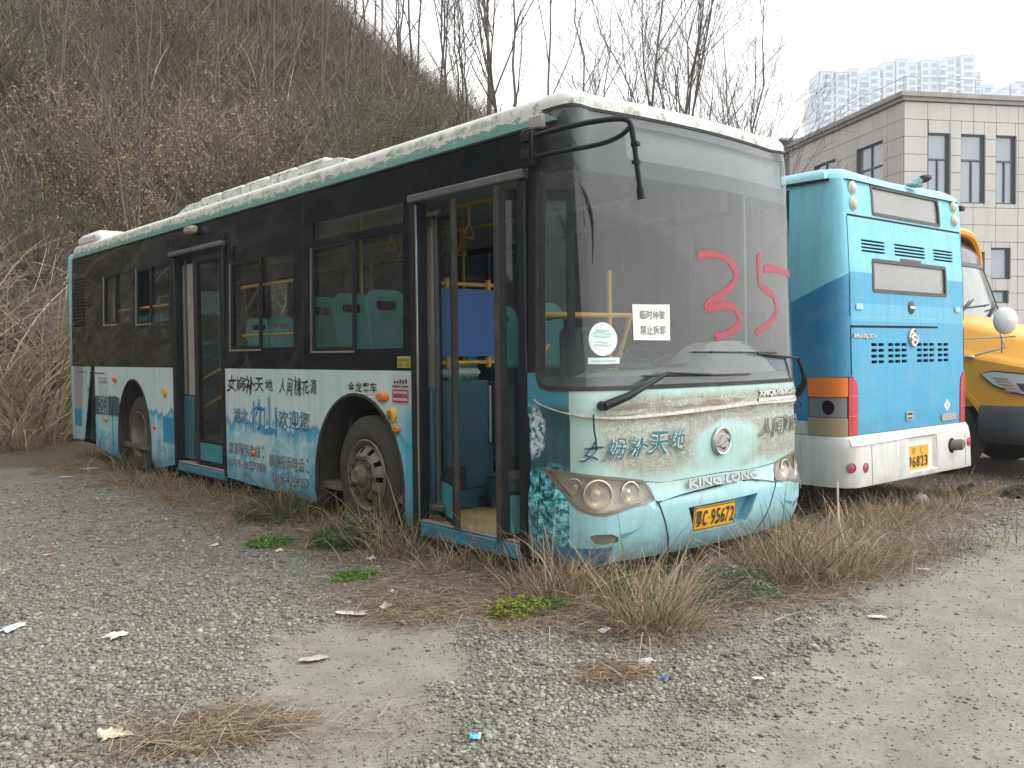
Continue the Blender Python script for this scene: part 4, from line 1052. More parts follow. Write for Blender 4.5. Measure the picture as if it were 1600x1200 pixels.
# -- roof
def ring_pts(n_side=16,n_rear=10):
    S=[]; 
    pts=[]
    for i in range(n_side+1): pts.append((0.,10.80-(10.80-.45)*i/n_side))
    for s in np.linspace(0,SL,61)[1:-1]: pts.append(SK.q(float(s)))
    for i in range(n_side+1): pts.append((2.5,.45+(10.80-.45)*i/n_side))
    for i in range(n_rear+1):
        th=PI/2*0; 
    for k in range(1,6): th=PI/2*k/5; pts.append((2.35+.15*math.cos(th),10.80+.15*math.sin(th)))
    for k in range(1,6): pts.append((2.35-(2.2)*k/5,10.95))
    for k in range(1,5): th=PI/2*k/5; pts.append((.15-.15*math.sin(th),10.80+.15*math.cos(th)))
    return pts
R0=ring_pts(); prof=[(.05,3.062),(.05,3.09),(.058,3.115),(.078,3.140),(.115,3.163),(.18,3.182),(.30,3.198),(.5,3.208),(.85,3.216),(1.15,3.218)]
V=[];F=[]
BASE=[]
for k,(x,y) in enumerate(R0):
    if 16<k<76: q=SK(float(np.linspace(0,SL,61)[k-16]),3.062,.012); BASE.append((q[0],q[1]))
    else: BASE.append((x+(.045 if x<.1 else -.045 if x>2.4 else 0),y))
for d,z in prof:
    for x,y in BASE:
        c=(1.25,min(max(y,1.35),9.7)); dx,dy=c[0]-x,c[1]-y; l=math.hypot(dx,dy)
        dd=min(d-.05,l*.995); V.append((x+dx/l*dd,y+dy/l*dd,z))
n=len(R0)
for i in range(len(prof)-1):
    for k in range(n): a=i*n+k;b=i*n+(k+1)%n; F.append((a,b,b+n,a+n))
F.append(tuple((len(prof)-1)*n+k for k in range(n)))
rf=mesh('roof',V,[f for f in F[:-1]],M_ROOFW,P_,50)
patch('cantrail',side,[(.30,2.972),(10.80,2.972),(10.80,3.066),(.42,3.066)],[],M_CANT,P_,.006,.02,.30,60)
patch('cantrail',lside,[(.30,2.972),(10.80,2.972),(10.80,3.066),(.42,3.066)],[],M_CANT,P_,.006,.02,.5,60)
patch('rain_gutter',side,[(.30,2.955),(10.85,2.955),(10.85,2.972),(.30,2.972)],[],M_BLACKP,P_,.012,.02,.5)
mb=MB(); mb.box(.06,1.25,9.75,10.70,3.10,3.305,bev=.07); mb.build('roof_vent_box',simple('white roof unit',(.74,.74,.72),.6,0,.3),P_)
mb=MB()
for k in range(5): mb.box(.47,2.03,4.0+k*.62,4.58+k*.62,3.36,3.42,bev=.025)
mb.slab([(.45,3.1,3.19),(.45,3.7,3.36),(.45,7.4,3.38),(.45,8.3,3.19)],(1.6,0,0)); mb.build('air_conditioner',M_ROOFW,P_)
# -- upper glass band of the door side
def spanel(name,o,h,mat,off=0.,th=.02,st=.35,par=None): return patch(name,side,o,h,mat,par or P_,off,th,st,40)
def R_(a,b,c,d): return [(a,c),(b,c),(b,d),(a,d)]
cornerU=YS(R_(.30,.565,1.362,2.970))
patch('corner_post',SK,[(-.115,1.362),(.008,1.362),(.008,2.98),(-.115,2.98)],[],M_BLACKP,P_,.0,.03,.1)
strip('post_trim',SK,[(-.085,1.37),(-.085,2.0),(-.085,2.96)],.010,M_CHROME,P_,.006,.006)
mb=MB(); mb.box(-.0,.05,.36,.50,2.94,3.03,bev=.01); mb.build('post_cap',simple('chipped pale cap',(.5,.48,.43),.6,0,.6),P_)
spanel('door_header',R_(.53,1.845,2.712,2.953),[],M_BGLASS,.0)
spanel('window_band',R_(1.845,5.335,1.372,2.953),[R_(1.99,3.44,1.54,2.45),R_(1.99,3.43,2.515,2.675),R_(3.80,5.18,1.57,2.45),R_(5.02,5.14,2.50,2.62)],M_BGLASS,.0)
spanel('door_header',R_(5.335,6.80,2.712,2.953),[],M_BGLASS,.0)
spanel('window_band',R_(6.80,10.88,1.372,2.953),[R_(6.92,8.03,1.92,2.60),R_(8.24,9.34,1.95,2.60),R_(10.22,10.78,1.95,2.66)],M_BGLASS,.0)
def swin(y0,y1,z0,z1,mid,left_open=False,frame=True,sag=None):
    g=patch('window',side,R_(y0-.01,y1+.01,z0-.01,z1+.01) if not left_open else R_(y0-.01,mid,z0-.01,z1+.01),[],M_SIDEGL,P_,-.024,.006,.4)
    mb=MB()
    def fb(a,b,c,d,o0=-.02,o1=.002):
        q=[side(a,c,o1),side(b,c,o1),side(b,d,o1),side(a,d,o1)]; mb.slab(q,(o1-o0+.0,0,0))
    w=.022
    fb(mid-.02,mid+.02,z0,z1)
    # sliding pane frame on the rear half
    fb(mid+.02,y1,z0,z0+w); fb(y1-w,y1,z0+w,z1-w); fb(mid+.02,y1,z1-w,z1)
    mb.build('window_frame',M_BLACKP,g,None)
    mb=MB()
    if frame:
        fb(mid-.01,y1+.02,z0-.03,z0-.012,-.0,.012); fb(y1+.01,y1+.022,z0-.03,z1,-.0,.010); mb.build('window_track',M_CHROME,g,None)
swin(1.99,3.44,1.54,2.45,2.73); swin(3.80,5.18,1.57,2.45,4.50)
spanel('window',R_(1.98,3.44,2.505,2.685),[],M_SIDEGL,-.024,.006); spanel('window',R_(5.01,5.15,2.49,2.63),[],M_SIDEGL,-.024,.006)
swin(6.92,8.03,1.92,2.60,7.54,left_open=True); swin(8.24,9.34,1.95,2.60,8.85)
mb=MB()
mb.box(.025,.035,10.22,10.78,1.95,2.66,1)
for k in range(14):
    z=1.97+k*.049; q=[side(10.78,z,-.002),side(10.22,z,-.002),side(10.22,z+.012,-.028),side(10.78,z+.012,-.028)]; mb.slab(q,(0,0,.014))
mb.build('engine_grille',[M_BLACKP,M_SEAM],P_,None)
for y in (9.85,8.14,3.62,6.86): strip('glass_joint',side,[(y,1.38),(y,2.1),(y,2.94)],.008,M_RUBBER,P_,.003,.003)
def railbox(name,y0,y1,z0,z1): 
    mb=MB(); mb.box(-.035,.03,y0,y1,z0,z1,bev=.01); return mb.build(name,simple('worn grey door rail',(.13,.14,.15),.45,.3,.5,(.3,.28,.25),10.),P_)
railbox('door_rail',.53,1.865,2.640,2.700); railbox('door_rail',5.33,6.81,2.655,2.705)
mb=MB(); mb.box(-.075,.02,6.00,6.22,2.855,2.935,bev=.02); mb.box(-.085,-.07,6.05,6.17,2.87,2.92,bev=.004); mb.build('marker_lamp',simple('dull beige lamp',(.42,.38,.30),.5,0,.4),P_)
# -- lower panels
def arch(cy,r,zt,zb,n=24,flat=.0):
    o=[(cy-r,zb)]
    for i in range(n+1):
        th=PI*i/n; o.append((cy-r*math.cos(th),.42+(zt-.42)*math.sin(th)))
    o.append((cy+r,zb)); return o
A1=arch(2.70,.70,1.16,.15); A2=arch(8.20,.61,1.20,.10)
def lower(y0,y1,A,zb0,zb1,z1=1.362): return [(y0,z1),(y0,zb0)]+A+[(y1,zb1),(y1,z1)]
def lowpanel(o): return patch('side_panel',side,o,[],M_SIDE,P_,.0,.025,.09,40)
lp=lowpanel(lower(1.845,5.335,[(a,b) for a,b in A1],.155,.21)[::-1])
rp_=lowpanel(lower(6.80,9.80,[(a,b) for a,b in A2],.22,.25)[::-1])
for A,cy in ((A1,2.70),(A2,8.20)):
    lip=dens(A[1:-1],.1)[:-1]; lip=[A[0]]+A[1:-1]+[A[-1]]
    strip('arch_lip',side,dense(lip,2),.022,M_RUBBER,P_,.010,.03)
mb=MB(); mb.box(.02,.06,9.80,10.02,.3,1.33); mb.build('engine_bay',M_SEAM,P_)
# engine flap, hanging slightly open
def flapmap(s,z,off=0.):
    y=.45-s; k=(10.93-y)/.95; drop=0.; q=SK(s,z,off+.06*max(0,k)*(1.36-z)/.9); return q
patch('engine_flap',flapmap,YS([(10.93,1.362),(10.93,.27),(10.22,.30),(10.02,1.27),(10.0,1.362)]),[],M_FLAP,P_,.0,.02,.12,40)
strip('panel_gap',side,[(9.35,1.27),(9.9,1.275),(10.6,1.28)],.012,M_SEAM,P_,.004,.003)
for y in (4.62,3.72): pass
strip('panel_gap',side,[(9.05,.30),(9.05,.6),(9.05,.88)],.008,M_SEAM,rp_,.003,.003)
# rear wall
mb=MB(); mb.box(.0,2.5,10.90,11.02,.28,3.06,bev=.05); mb.build('rear_wall',simple('pale teal rear paint',(.22,.45,.47),.45,0,.5),P_)
mb=MB(); mb.box(.35,2.15,11.021,11.03,1.75,2.55); mb.build('rear_window',M_BGLASS,P_); mb=MB(); mb.box(.1,.4,11.021,11.05,.8,1.3,bev=.02); mb.box(2.1,2.4,11.021,11.05,.8,1.3,bev=.02); mb.each('tail_light',M_RED,P_)
# left wall
patch('left_wall',lside,R_(.565,10.92,.2,1.37),[arch(2.70,.70,1.16,.35)[1:-1],arch(8.20,.61,1.20,.35)[1:-1]],M_SIDE,P_,.0,.03,.3)
wl_=[R_(a,b,1.5,2.6) for a,b in ((.75,1.55),(1.7,3.1),(3.25,4.65),(4.8,6.2),(6.35,7.75),(7.9,9.3))]
patch('left_wall',lside,R_(.565,10.92,1.372,2.970),wl_,M_BGLASS,P_,.0,.03,.5)
for w in wl_: 
    g=patch('window',lside,w,[],M_SIDEGL,P_,-.015,.006,.6); m_=(w[0][0]+w[1][0])/2
    patch('window_frame',lside,R_(m_-.02,m_+.02,1.5,2.6),[],M_BLACKP,g,-.005,.025,.6)
# -- lettering on the side panel
def sletter(s_,y0,y1,z0,z1,mat,par=lp,off=.005,**k):
    def mp(a,z,o=0.): return SK(.45-y0+a,z,o)          # runs forward from y0
    return text('lettering',s_,mp,0,y0-y1,z0,z1,mat,par,off,**k)
stt=random.getstate()
random.seed(5); sletter('女娲补天地',5.28,4.20,1.135,1.275,M_INK,jit=.14,brush=True,bold=.004,slant=.15)
random.seed(8); sletter('人间桃花源',4.10,3.35,1.125,1.285,M_INK,jit=.14,brush=True,bold=.004,slant=.15)
M_BLUEINK=simple('blue lettering',(.02,.20,.34),.5,0,.15)
for m_,b_,o_ in ((M_EDGE,.045,.004),(M_BLUEINK,.006,.006)):
    random.seed(9); sletter('湖北',5.15,4.78,.80,.955,m_,off=o_,bold=b_,per=True)
    random.seed(10); sletter('竹山',4.74,4.15,.77,1.05,simple('bright blue brush',(.02,.30,.50),.5,0,.1) if m_ is M_BLUEINK else m_,off=o_,bold=b_,jit=.2,brush=True)
    random.seed(12); sletter('欢迎您',4.12,3.50,.80,.98,m_,off=o_,bold=b_,per=True)
M_GREYINK=simple('grey lettering',(.08,.14,.17),.5,0,.2)
for m_,b_,o_ in ((M_EDGE,.04,.004),(M_GREYINK,.002,.006)):
    sletter('旅游服务热线:',5.27,4.40,.475,.600,m_,off=o_,bold=b_,per=True); sletter('旅游投诉电话:',4.34,3.50,.415,.545,m_,off=o_,bold=b_,per=True)
    sletter('0719–8657788',5.27,4.42,.345,.425,m_,off=o_,bold=b_); sletter('0719–4224057',4.28,3.54,.275,.36,m_,off=o_,bold=b_)
random.setstate(stt)
bk=patch('badge_ground',side,R_(2.34,2.83,1.165,1.275),[],M_EDGE,P_,.004,.003,.2); sletter('金龙客车',2.82,2.36,1.18,1.265,M_INK,par=bk,off=.007,bold=.012,per=True)
ys=patch('yellow_sticker',side,R_(1.885,2.065,1.385,1.475),[],simple('yellow sticker',(.52,.47,.06),.6,0,.3),P_,.004,.003,.2)
mb=MB()
for j in range(2):
    for i in range(6):
        if random.random()<.9: y=1.90+i*.026; z=1.395+j*.038; mb.box(-.0095,-.0085,y,y+.018,z,z+.026)
mb.build('print',simple('olive print',(.20,.19,.05),.6),ys,None)
rs_=patch('red_sticker',side,R_(1.90,2.15,1.10,1.325),[],simple('sticker white',(.62,.60,.60),.6,0,.4),P_,.003,.002,.2)
mb=MB(); mb.box(-.0085,-.0075,1.915,2.135,1.115,1.165); mb.box(-.0085,-.0075,1.915,2.135,1.172,1.215); mb.build('print',simple('crimson print',(.40,.02,.07),.6,0,.3),rs_,None)
mb=MB(); mb.box(-.0085,-.0075,1.915,2.01,1.235,1.246); mb.box(-.0085,-.0075,2.03,2.135,1.235,1.246)
for i in range(5): mb.box(-.0085,-.0075,1.93+i*.04,1.952+i*.04,1.262,1.262+random.uniform(.02,.045))
mb.build('print',simple('navy print',(.03,.03,.12),.6),rs_,None)
mb=MB()
for j in range(2):
    for i in range(9): mb.box(-.0100,-.0088,1.925+i*.023,1.938+i*.023,1.128+j*.053,1.150+j*.053)
mb.build('print',M_EDGE,rs_,None)
# lattice of small characters behind the rear wheel
mb=MB()
for j in range(17):
    for i in range(5):
        y=9.22+i*.085; z=.62+j*.036
        if z>1.24 or random.random()<.12: continue
        w=random.uniform(.03,.06); mb.box(-.006,-.003,y,y+w,z,z+random.uniform(.008,.02)); mb.box(-.006,-.003,y+random.uniform(0,.04),y+.055,z+.02,z+.026)
mb.build('small_print',simple('pale print',(.50,.56,.56),.6),rp_,None)
stt=random.getstate(); random.seed(4)
mb=MB()
for j in range(2):
    for i in range(5): mb.box(-.006,-.003,9.24+i*.085,9.24+i*.085+.02,1.13+j*.05,1.165+j*.05)
mb.build('small_print',M_GREYINK,rp_,None); random.setstate(stt)
# side lamps
def oval(y,z,ry,rz,h,mat,name='side_lamp',par=None):
    r=1.; c=side(y,z,0); prof=[(1.,-.002),(1.,h*.5),(.8,h*.85),(.45,h),(.001,h)]
    V=[];F=[];n=24
    for rr,hh in prof:
        for k in range(n): th=2*PI*k/n; V.append((c[0]-hh,c[1]-rr*ry*math.cos(th),c[2]+rr*rz*math.sin(th)))
    for i in range(len(prof)-1):
        for k in range(n): q=i*n+k;w=i*n+(k+1)%n; F.append((q,w,w+n,q+n))
    return mesh(name,V,F,mat,par or P_,40)
oval(2.28,1.150,.085,.040,.035,M_ORANGE); 
M_YEL=simple('yellow lamp rim',(.80,.48,.04),.4,0,.3)
o=oval(2.155,1.010,.072,.062,.025,M_YEL); oval(2.160,1.010,.042,.046,.032,simple('brown lamp centre',(.28,.15,.08),.4),'lamp_centre',o)
oval(2.09,.900,.055,.030,.022,M_ORANGE); oval(7.08,1.07,.065,.058,.025,M_YEL); oval(8.90,1.195,.075,.036,.03,M_ORANGE); oval(7.45,.625,.05,.026,.02,M_ORANGE); oval(4.68,.52,.045,.025,.02,M_ORANGE); oval(9.33,.63,.05,.026,.02,M_ORANGE)
# black door pillars
mb=MB(); mb.box(-.012,.09,1.775,1.875,.155,2.64,bev=.012); mb.box(-.012,.06,.53,.615,.14,2.64,bev=.01); mb.each('door_post',M_BLACKP,P_)
mb=MB(); mb.box(-.010,.09,6.70,6.80,.22,2.655,bev=.012); mb.box(-.010,.06,5.335,5.40,.21,2.655,bev=.01); mb.each('door_post',M_BLACKP,P_)
mb=MB(); mb.box(-.016,-.011,1.765,1.782,.2,2.62); mb.build('post_trim',M_CHROME,P_)
# sills and steps
mb=MB(); mb.box(-.012,.06,.615,1.775,.10,.205,bev=.01); mb.box(-.008,.06,5.40,6.70,.165,.255,bev=.01); mb.each('door_sill',M_BLUESILL,P_)
M_STEP=simple('dusty yellow step mat',(.58,.44,.20),.85,0,.5,(.2,.17,.13),5.); M_FLOOR=simple('dark bus floor',(.10,.095,.09),.8,0,.5,(.22,.2,.17),3.)
mb=MB(); mb.box(.02,1.2,.62,1.98,.14,.208); mb.each('step',M_STEP,P_); mb=MB(); mb.box(-.006,.05,.62,1.77,.209,.225,bev=.004); mb.box(-.006,.30,5.41,6.69,.262,.276,bev=.004); mb.each('step_edge',simple('worn aluminium edge',(.42,.40,.36),.5,.5,.5),P_)
# -- doors
def leaf(cx,cy,dx,dy,w,zb,zt,name='door',glassh=(.55,2.4),livery=True,th=.035):
    L=math.hypot(dx,dy); dx/=L;dy/=L; nx,ny=-dy,dx
    def P(a,z,o): return (cx+dx*a+nx*o,cy+dy*a+ny*o,z)
    mb=MB(); h=th/2
    def bx(a0,a1,z0,z1,o0=-h,o1=h): mb.slab([P(a0,z0,o0),P(a1,z0,o0),P(a1,z1,o0),P(a0,z1,o0)],np.array(P(0,0,o1))-np.array(P(0,0,o0)))
    fw=.05
    bx(0,fw,zb,zt); bx(w-fw,w,zb,zt); bx(fw,w-fw,zt-.07,zt); bx(fw,w-fw,zb,glassh[0])
    d=mb.build(name,M_BLACKP,P_,None)
    mb=MB(); bx(fw,w-fw,glassh[0],zt-.07,-.004,.004); mb.build('door_glass',M_DOORGL,d,None)
    mb=MB(); mb.tube([P(-.012,zb-.02,0),P(-.012,zt+.02,0)],.022,8); mb.build('door_seal',M_RUBBER,d)
    if livery:
        mb=MB(); bx(fw+.01,w-fw-.01,zb+.04,glassh[0]-.03,-h-.003,-h+.001); bx(fw+.01,w-fw-.01,zb+.04,glassh[0]-.03,h-.001,h+.003); mb.build('door_skirt',simple('teal printed door skirt',(.05,.30,.33),.5,0,.6,(.02,.06,.07),14.),d,None)
    return d
leaf(-.02,1.29,.24,.55,.55,.24,2.58)
leaf(-.02,.79,.44,-.30,.52,.22,2.60)
leaf(.03,6.12,.0,-1.,.70,.30,2.60,glassh=(.56,2.4))
leaf(.06,6.22,.62,-.10,.40,.30,2.60)
mb=MB()
for y in (1.62,.95): pass
mb.tube([(.12,1.70,.28),(.12,1.70,2.62)],.022,10); mb.tube([(.12,.70,.24),(.12,.70,2.62)],.022,10); mb.tube([(.10,6.60,.3),(.10,6.60,2.6)],.022,10)
mb.box(.03,.30,1.55,1.72,2.52,2.56,bev=.01); mb.box(.03,.28,1.55,1.72,.30,.35,bev=.01); mb.each('door_shaft',M_DARKMET,P_)
mb=MB(); mb.box(.13,.19,1.76,1.98,1.22,2.48,bev=.008); mb.box(.10,.16,6.40,6.90,1.04,2.56,bev=.008); mb.each('shaft_cover',M_TAN,P_)
M_BLUEIN=simple('blue interior panel',(.02,.12,.24),.5,0,.3); M_BLUE2=simple('blue partition board',(.02,.13,.42),.45,0,.15); M_TEALIN=simple('dark teal interior panel',(.02,.12,.17),.5,0,.35)
mb=MB(); mb.box(.10,.20,1.76,2.02,.24,1.215,bev=.008); mb.box(.08,.15,6.42,6.90,.30,1.03,bev=.008); mb.each('lower_shaft_cover',M_TEALIN,P_)
mb=MB()
for z0,z1 in ((1.22,1.40),(.90,1.10)): mb.tube([(.12,6.28,z0),(.12,5.52,z1)],.014,8)
mb.each('door_handrail',M_YRAIL,P_)
# -- interior
M_CEIL=simple('pale ceiling lining',(.46,.45,.42),.7,0,.3); M_WALLIN=simple('grey interior lining',(.28,.28,.27),.7,0,.3)
mb=MB(); mb.box(.06,2.44,2.0,5.39,.30,.36); mb.box(1.22,2.44,.34,1.995,.30,.36); mb.box(.06,2.44,6.71,10.88,.30,.36); mb.box(.90,2.44,5.395,6.705,.30,.36); mb.box(.04,.895,5.42,6.68,.205,.262)
fl=mb.build('floor',M_FLOOR,P_)
mb=MB(); mb.box(.05,2.45,.62,10.88,2.93,2.96); mb.box(.4,2.1,.40,.60,2.93,2.96); mb.build('ceiling',M_CEIL,P_)
mb=MB(); mb.box(.06,.12,1.90,5.30,2.66,2.92,bev=.02); mb.box(2.34,2.44,.7,10.8,2.66,2.92,bev=.02); mb.each('air_duct',M_WALLIN,P_)
mb=MB(); mb.box(.028,.045,1.88,5.33,1.20,1.50); mb.box(.028,.045,6.82,9.75,1.24,1.85); mb.box(2.44,2.455,.6,10.88,.36,1.48); mb.each('wall_lining',M_TEALIN,P_)
mb=MB(); mb.box(.07,2.43,8.9,10.88,.361,1.05);  mb.each('wheel_box',M_TEALIN,P_)
def seat(x,y,z,w=.42):
    mb=MB(); mb.box(x-w/2,x+w/2,y-.20,y+.22,z-.03,z+.03,bev=.025)
    # shell back with a hand hole
    N=14; zs_=[z+.02,z+.62]
    outer=rrect(-w/2,w/2,0.,.64,.12,6); hole=rrect(-w*.27,w*.27,.46,.54,.035,4)
    st=len(mb.V)
    s=mb.build('seat',M_SEAT,P_)
    def mp(a,b,o=0.): 
        c=1-(a/(w/2))**2; return (x+a,y+.20+.10*(b/.64)+.035*c+ -o,z+b)
    patch('backrest',mp,outer,[hole],M_SEAT,s,.0,.03,.06,60)
    mb=MB(); mb.tube([(x-w*.4,y+.1,z-.03),(x-w*.4,y+.1,.36)],.018,6); mb.tube([(x+w*.4,y+.1,z-.03),(x+w*.4,y+.1,.36)],.018,6); mb.build('seat_leg',M_DARKMET,s)
    return s
for y,z in ((2.55,1.42),(3.12,1.42),(3.72,1.42)): seat(.42,y,z)
M_BOX=M_TEALIN
for nm,bs in (('wheel_box',[(1.83,1.85,1.96,3.44,.361,1.20),(1.85,2.44,1.96,3.44,1.181,1.20),(1.85,2.44,1.96,1.98,.361,1.18)]),('wheel_box',[(.645,.665,2.07,3.44,.361,1.20),(.06,.645,2.07,3.44,1.181,1.20)]),('wheel_box',[(1.83,1.85,7.5,8.9,.361,1.26),(1.85,2.44,7.5,8.9,1.24,1.26),(1.85,2.44,7.5,7.52,.361,1.24)]),('wheel_box',[(.645,.665,7.5,8.9,.361,1.26),(.06,.645,7.5,8.9,1.24,1.26),(.06,.645,7.5,7.52,.361,1.24)])):
    mb=MB()
    for b_ in bs: mb.box(*b_)
    mb.build(nm,M_BOX,P_)
seat(.42,4.55,.9); seat(.86,3.75,.9) if False else None
for y in (2.4,3.1,3.8,4.6,5.4,6.2): seat(2.18,y,1.35 if y<3.5 else .95)
for y in (8.0,8.75): 
    for x in (.40,2.15): seat(x,y,1.42)
for x in (.4,.9,1.4,1.9): seat(x,10.2,1.45)
# rails
mb=MB()
mb.tube([(.62,.85,2.90),(.62,.85,.36)],.016,8) if False else None
mb.tube([(.95,1.98,2.92),(.95,1.98,.36)],.017,8)
mb.tube([(.24,1.98,1.42),(.95,1.98,1.42)],.016,8); mb.tube([(.24,1.98,2.06),(.95,1.98,2.06)],.016,8)
mb.tube([(.95,1.90,2.80),(1.0,6.9,2.76)],.017,8); mb.tube([(1.75,1.2,2.76),(1.75,9.0,2.76)],.017,8)
for y in (3.6,5.2,6.9): mb.tube([(.62 if y!=5.2 else .8,y,2.92),(.62 if y!=5.2 else .8,y,.36)],.017,8)
for y in (3.6,5.4,7.2): mb.tube([(1.85,y,2.92),(1.85,y,.36)],.017,8)
mb.tube([(.10,5.1,2.20),(.10,3.9,2.20)],.016,8); mb.tube([(.10,9.2,2.12),(.10,7.0,2.12)],.016,8)
mb.tube([(.10,5.1,1.70),(.10,3.9,1.70)],.014,8)
# driver's cab rails
mb.tube([(.42,.90,1.77),(1.42,.90,1.78)],.020,8); mb.tube([(1.18,.90,2.12),(1.18,.90,1.05)],.020,8); mb.tube([(1.42,.90,1.78),(1.42,1.2,1.0),(1.42,1.2,.36)],.020,8); mb.tube([(1.42,.90,1.78),(1.42,1.95,1.80)],.018,8)
mb.tube([(.18,.75,1.25),(.42,.78,1.55)],.016,8)
mb.each('handrail',M_YRAIL,P_)
mb=MB(); mb.box(.26,.93,1.955,1.975,1.47,2.02); mb.build('partition_board',M_BLUE2,P_)
for x in (.62,.93):
    mb=MB()
mb=MB()
for x in (.42,.85):
    for z in (1.42,2.06): mb.box(x-.02,x+.02,1.955,2.0,z-.045,z+.045,bev=.008)
mb.each('board_clamp',M_YRAIL,P_)
mb=MB(); mb.box(.24,.88,2.02,2.06,.362,1.27,bev=.01); mb.box(.872,.93,2.025,2.055,.362,.72); mb.box(.10,1.2,1.985,1.998,.21,.36); mb.build('partition_panel',M_TEALIN,P_)
mb=MB(); mb.box(.889,.90,2.01,2.03,.74,1.22); mb.build('panel_trim',M_EDGE,P_)
mb=MB(); mb.box(.20,.80,1.995,2.12,1.30,1.37,bev=.03); mb.build('ledge',simple('pale ledge plastic',(.45,.52,.54),.5),P_)
mb=MB(); mb.box(.80,1.19,1.50,1.94,.21,.46,bev=.01); mb.build('step_box',M_TEALIN,P_); mb=MB(); mb.box(.79,1.19,1.49,1.95,.462,.485,bev=.004); mb.build('step_box_lid',M_FLOOR,P_)
mb=MB(); mb.box(1.202,1.218,.62,1.98,.21,.355); mb.build('step_riser',M_TEALIN,P_)
# strap handles
for (x,y) in ((.95,2.35),(.95,2.9),(.96,3.6),(.96,4.3),(1.75,2.5),(1.75,3.5),(1.75,4.6)):
    mb=MB(); mb.box(x-.012,x+.012,y-.004,y+.004,2.62,2.80)
    tri=[(x,y,2.63),(x-.05,y,2.53),(x-.055,y,2.50),(x+.055,y,2.50),(x+.05,y,2.53),(x,y,2.63)]
    mb.tube(tri,.010,6); mb.build('strap_handle',M_YRAIL,P_)
# dashboard
def dash(s,z,off=0.): return SK(s,z,off)
V=[];F=[]; ss=np.linspace(.16,SL-.16,40); prof=[(-.10,1.02),(-.06,1.27),(-.12,1.32),(-.30,1.37),(-.50,1.36),(-.60,1.24),(-.62,.40)]
for s in ss:
    for o,z in prof:
        hump=0.; x=SK(float(s),z,o)[0]
        hh=.20*math.exp(-((x-1.86)/.50)**4) if z>1.3 and o<-.2 else 0.
        V.append(tuple(np.array(SK(float(s),min(z,1.36),o))*np.array([1,1,0])+np.array([0,0,z+hh])))
m=len(prof)
for i in range(len(ss)-1):
    for j in range(m-1): a=i*m+j; F.append((a,a+1,a+m+1,a+m))
mesh('dashboard',V,F,simple('grey dashboard plastic',(.12,.125,.125),.55,0,.4,(.34,.33,.30),4.),P_,50)
mb=MB()
for x0,x1 in ((.5,.9),(1.0,1.35),(1.42,1.7),(1.9,2.2)): mb.box(x0,x1,.22,.30,1.385,1.41,bev=.008)
mb.each('air_outlet',M_BLACKP,P_)
# steering wheel, driver's seat, fare box
mb=MB(); c=np.array((1.80,.98,1.42)); nrm=np.array((0,-.45,.9)); nrm/=np.linalg.norm(nrm); a=np.array((1,0,0)); b=np.cross(nrm,a)
mb.tube([tuple(c+(a*math.cos(2*PI*k/32)+b*math.sin(2*PI*k/32))*.235) for k in range(33)],.016,8,cap=False)
for k in (.3,2.84,4.71): mb.tube([tuple(c-nrm*.03),tuple(c+(a*math.cos(k)+b*math.sin(k))*.23)],.014,6)
mb.tube([tuple(c-nrm*.0),tuple(c-nrm*.5)],.03,8); mb.build('steering_wheel',M_BLACKP,P_)
mb=MB(); mb.box(1.56,2.05,1.35,1.85,.85,.97,bev=.05); mb.box(1.57,2.04,1.80,1.92,.95,1.72,bev=.05); mb.box(1.7,1.9,1.5,1.7,.36,.86); mb.build('driver_seat',simple('dark seat cloth',(.04,.05,.06),.8),P_)
mb=MB(); mb.box(1.25,1.50,.55,.80,.36,1.22,bev=.02); mb.build('fare_box',simple('brushed steel box',(.4,.4,.4),.4,.6,.3),P_)
# chassis and wheels
mb=MB(); mb.box(1.25,2.38,.5,1.9,.20,.295); mb.box(.12,1.24,.5,1.9,.09,.135); mb.box(.75,2.2,3.6,7.4,.20,.295); mb.box(.12,2.38,8.95,10.85,.22,.295); mb.box(.75,1.75,1.9,8.95,.22,.295); mb.tube([(.4,2.61,.45),(2.1,2.61,.45)],.06,8); mb.tube([(.4,8.22,.5),(2.1,8.22,.5)],.10,8); mb.build('chassis',M_SEAM,P_)
mb=MB()
for cy,r,zt in ((2.70,.70,1.16),(8.20,.61,1.20)):
    for x0,x1 in ((.03,.62),(1.88,2.47)):
        n=20; pts=[(cy-r*math.cos(PI*i/n)*.995,.42+(zt-.43)*math.sin(PI*i/n)) for i in range(n+1)]; pts=[(cy-r,.15)]+pts+[(cy+r,.15)]
        for (ya,za),(yb,zb) in zip(pts,pts[1:]):
            mb.add([(x0,ya,za),(x1,ya,za),(x1,yb,zb),(x0,yb,zb)],[(0,1,2,3)])
        xi=x1 if x0<1 else x0; mb.add([(xi,y,z) for y,z in pts],[tuple(range(len(pts)))])
mb.each('wheel_housing',simple('dusty housing',(.03,.028,.025),.9,0,.5,(.10,.09,.07),4.),P_,None)
t=NT('perished tyre rubber'); p=t.pos(); c=t.mix(t.noise(p,7,6,.7),(.028,.027,.025),(.10,.09,.075)); M_TYRE=t.fin(t.pbsdf(c,.85,0,.3,t.bump(t.noise(p,60,4,.7),.25,.006)))
M_RIM=simple('grimy steel rim',(.26,.235,.20),.7,.2,.9,(.075,.055,.04),7.); M_NUT=simple('rusty nut',(.09,.065,.05),.8,.2,.4)
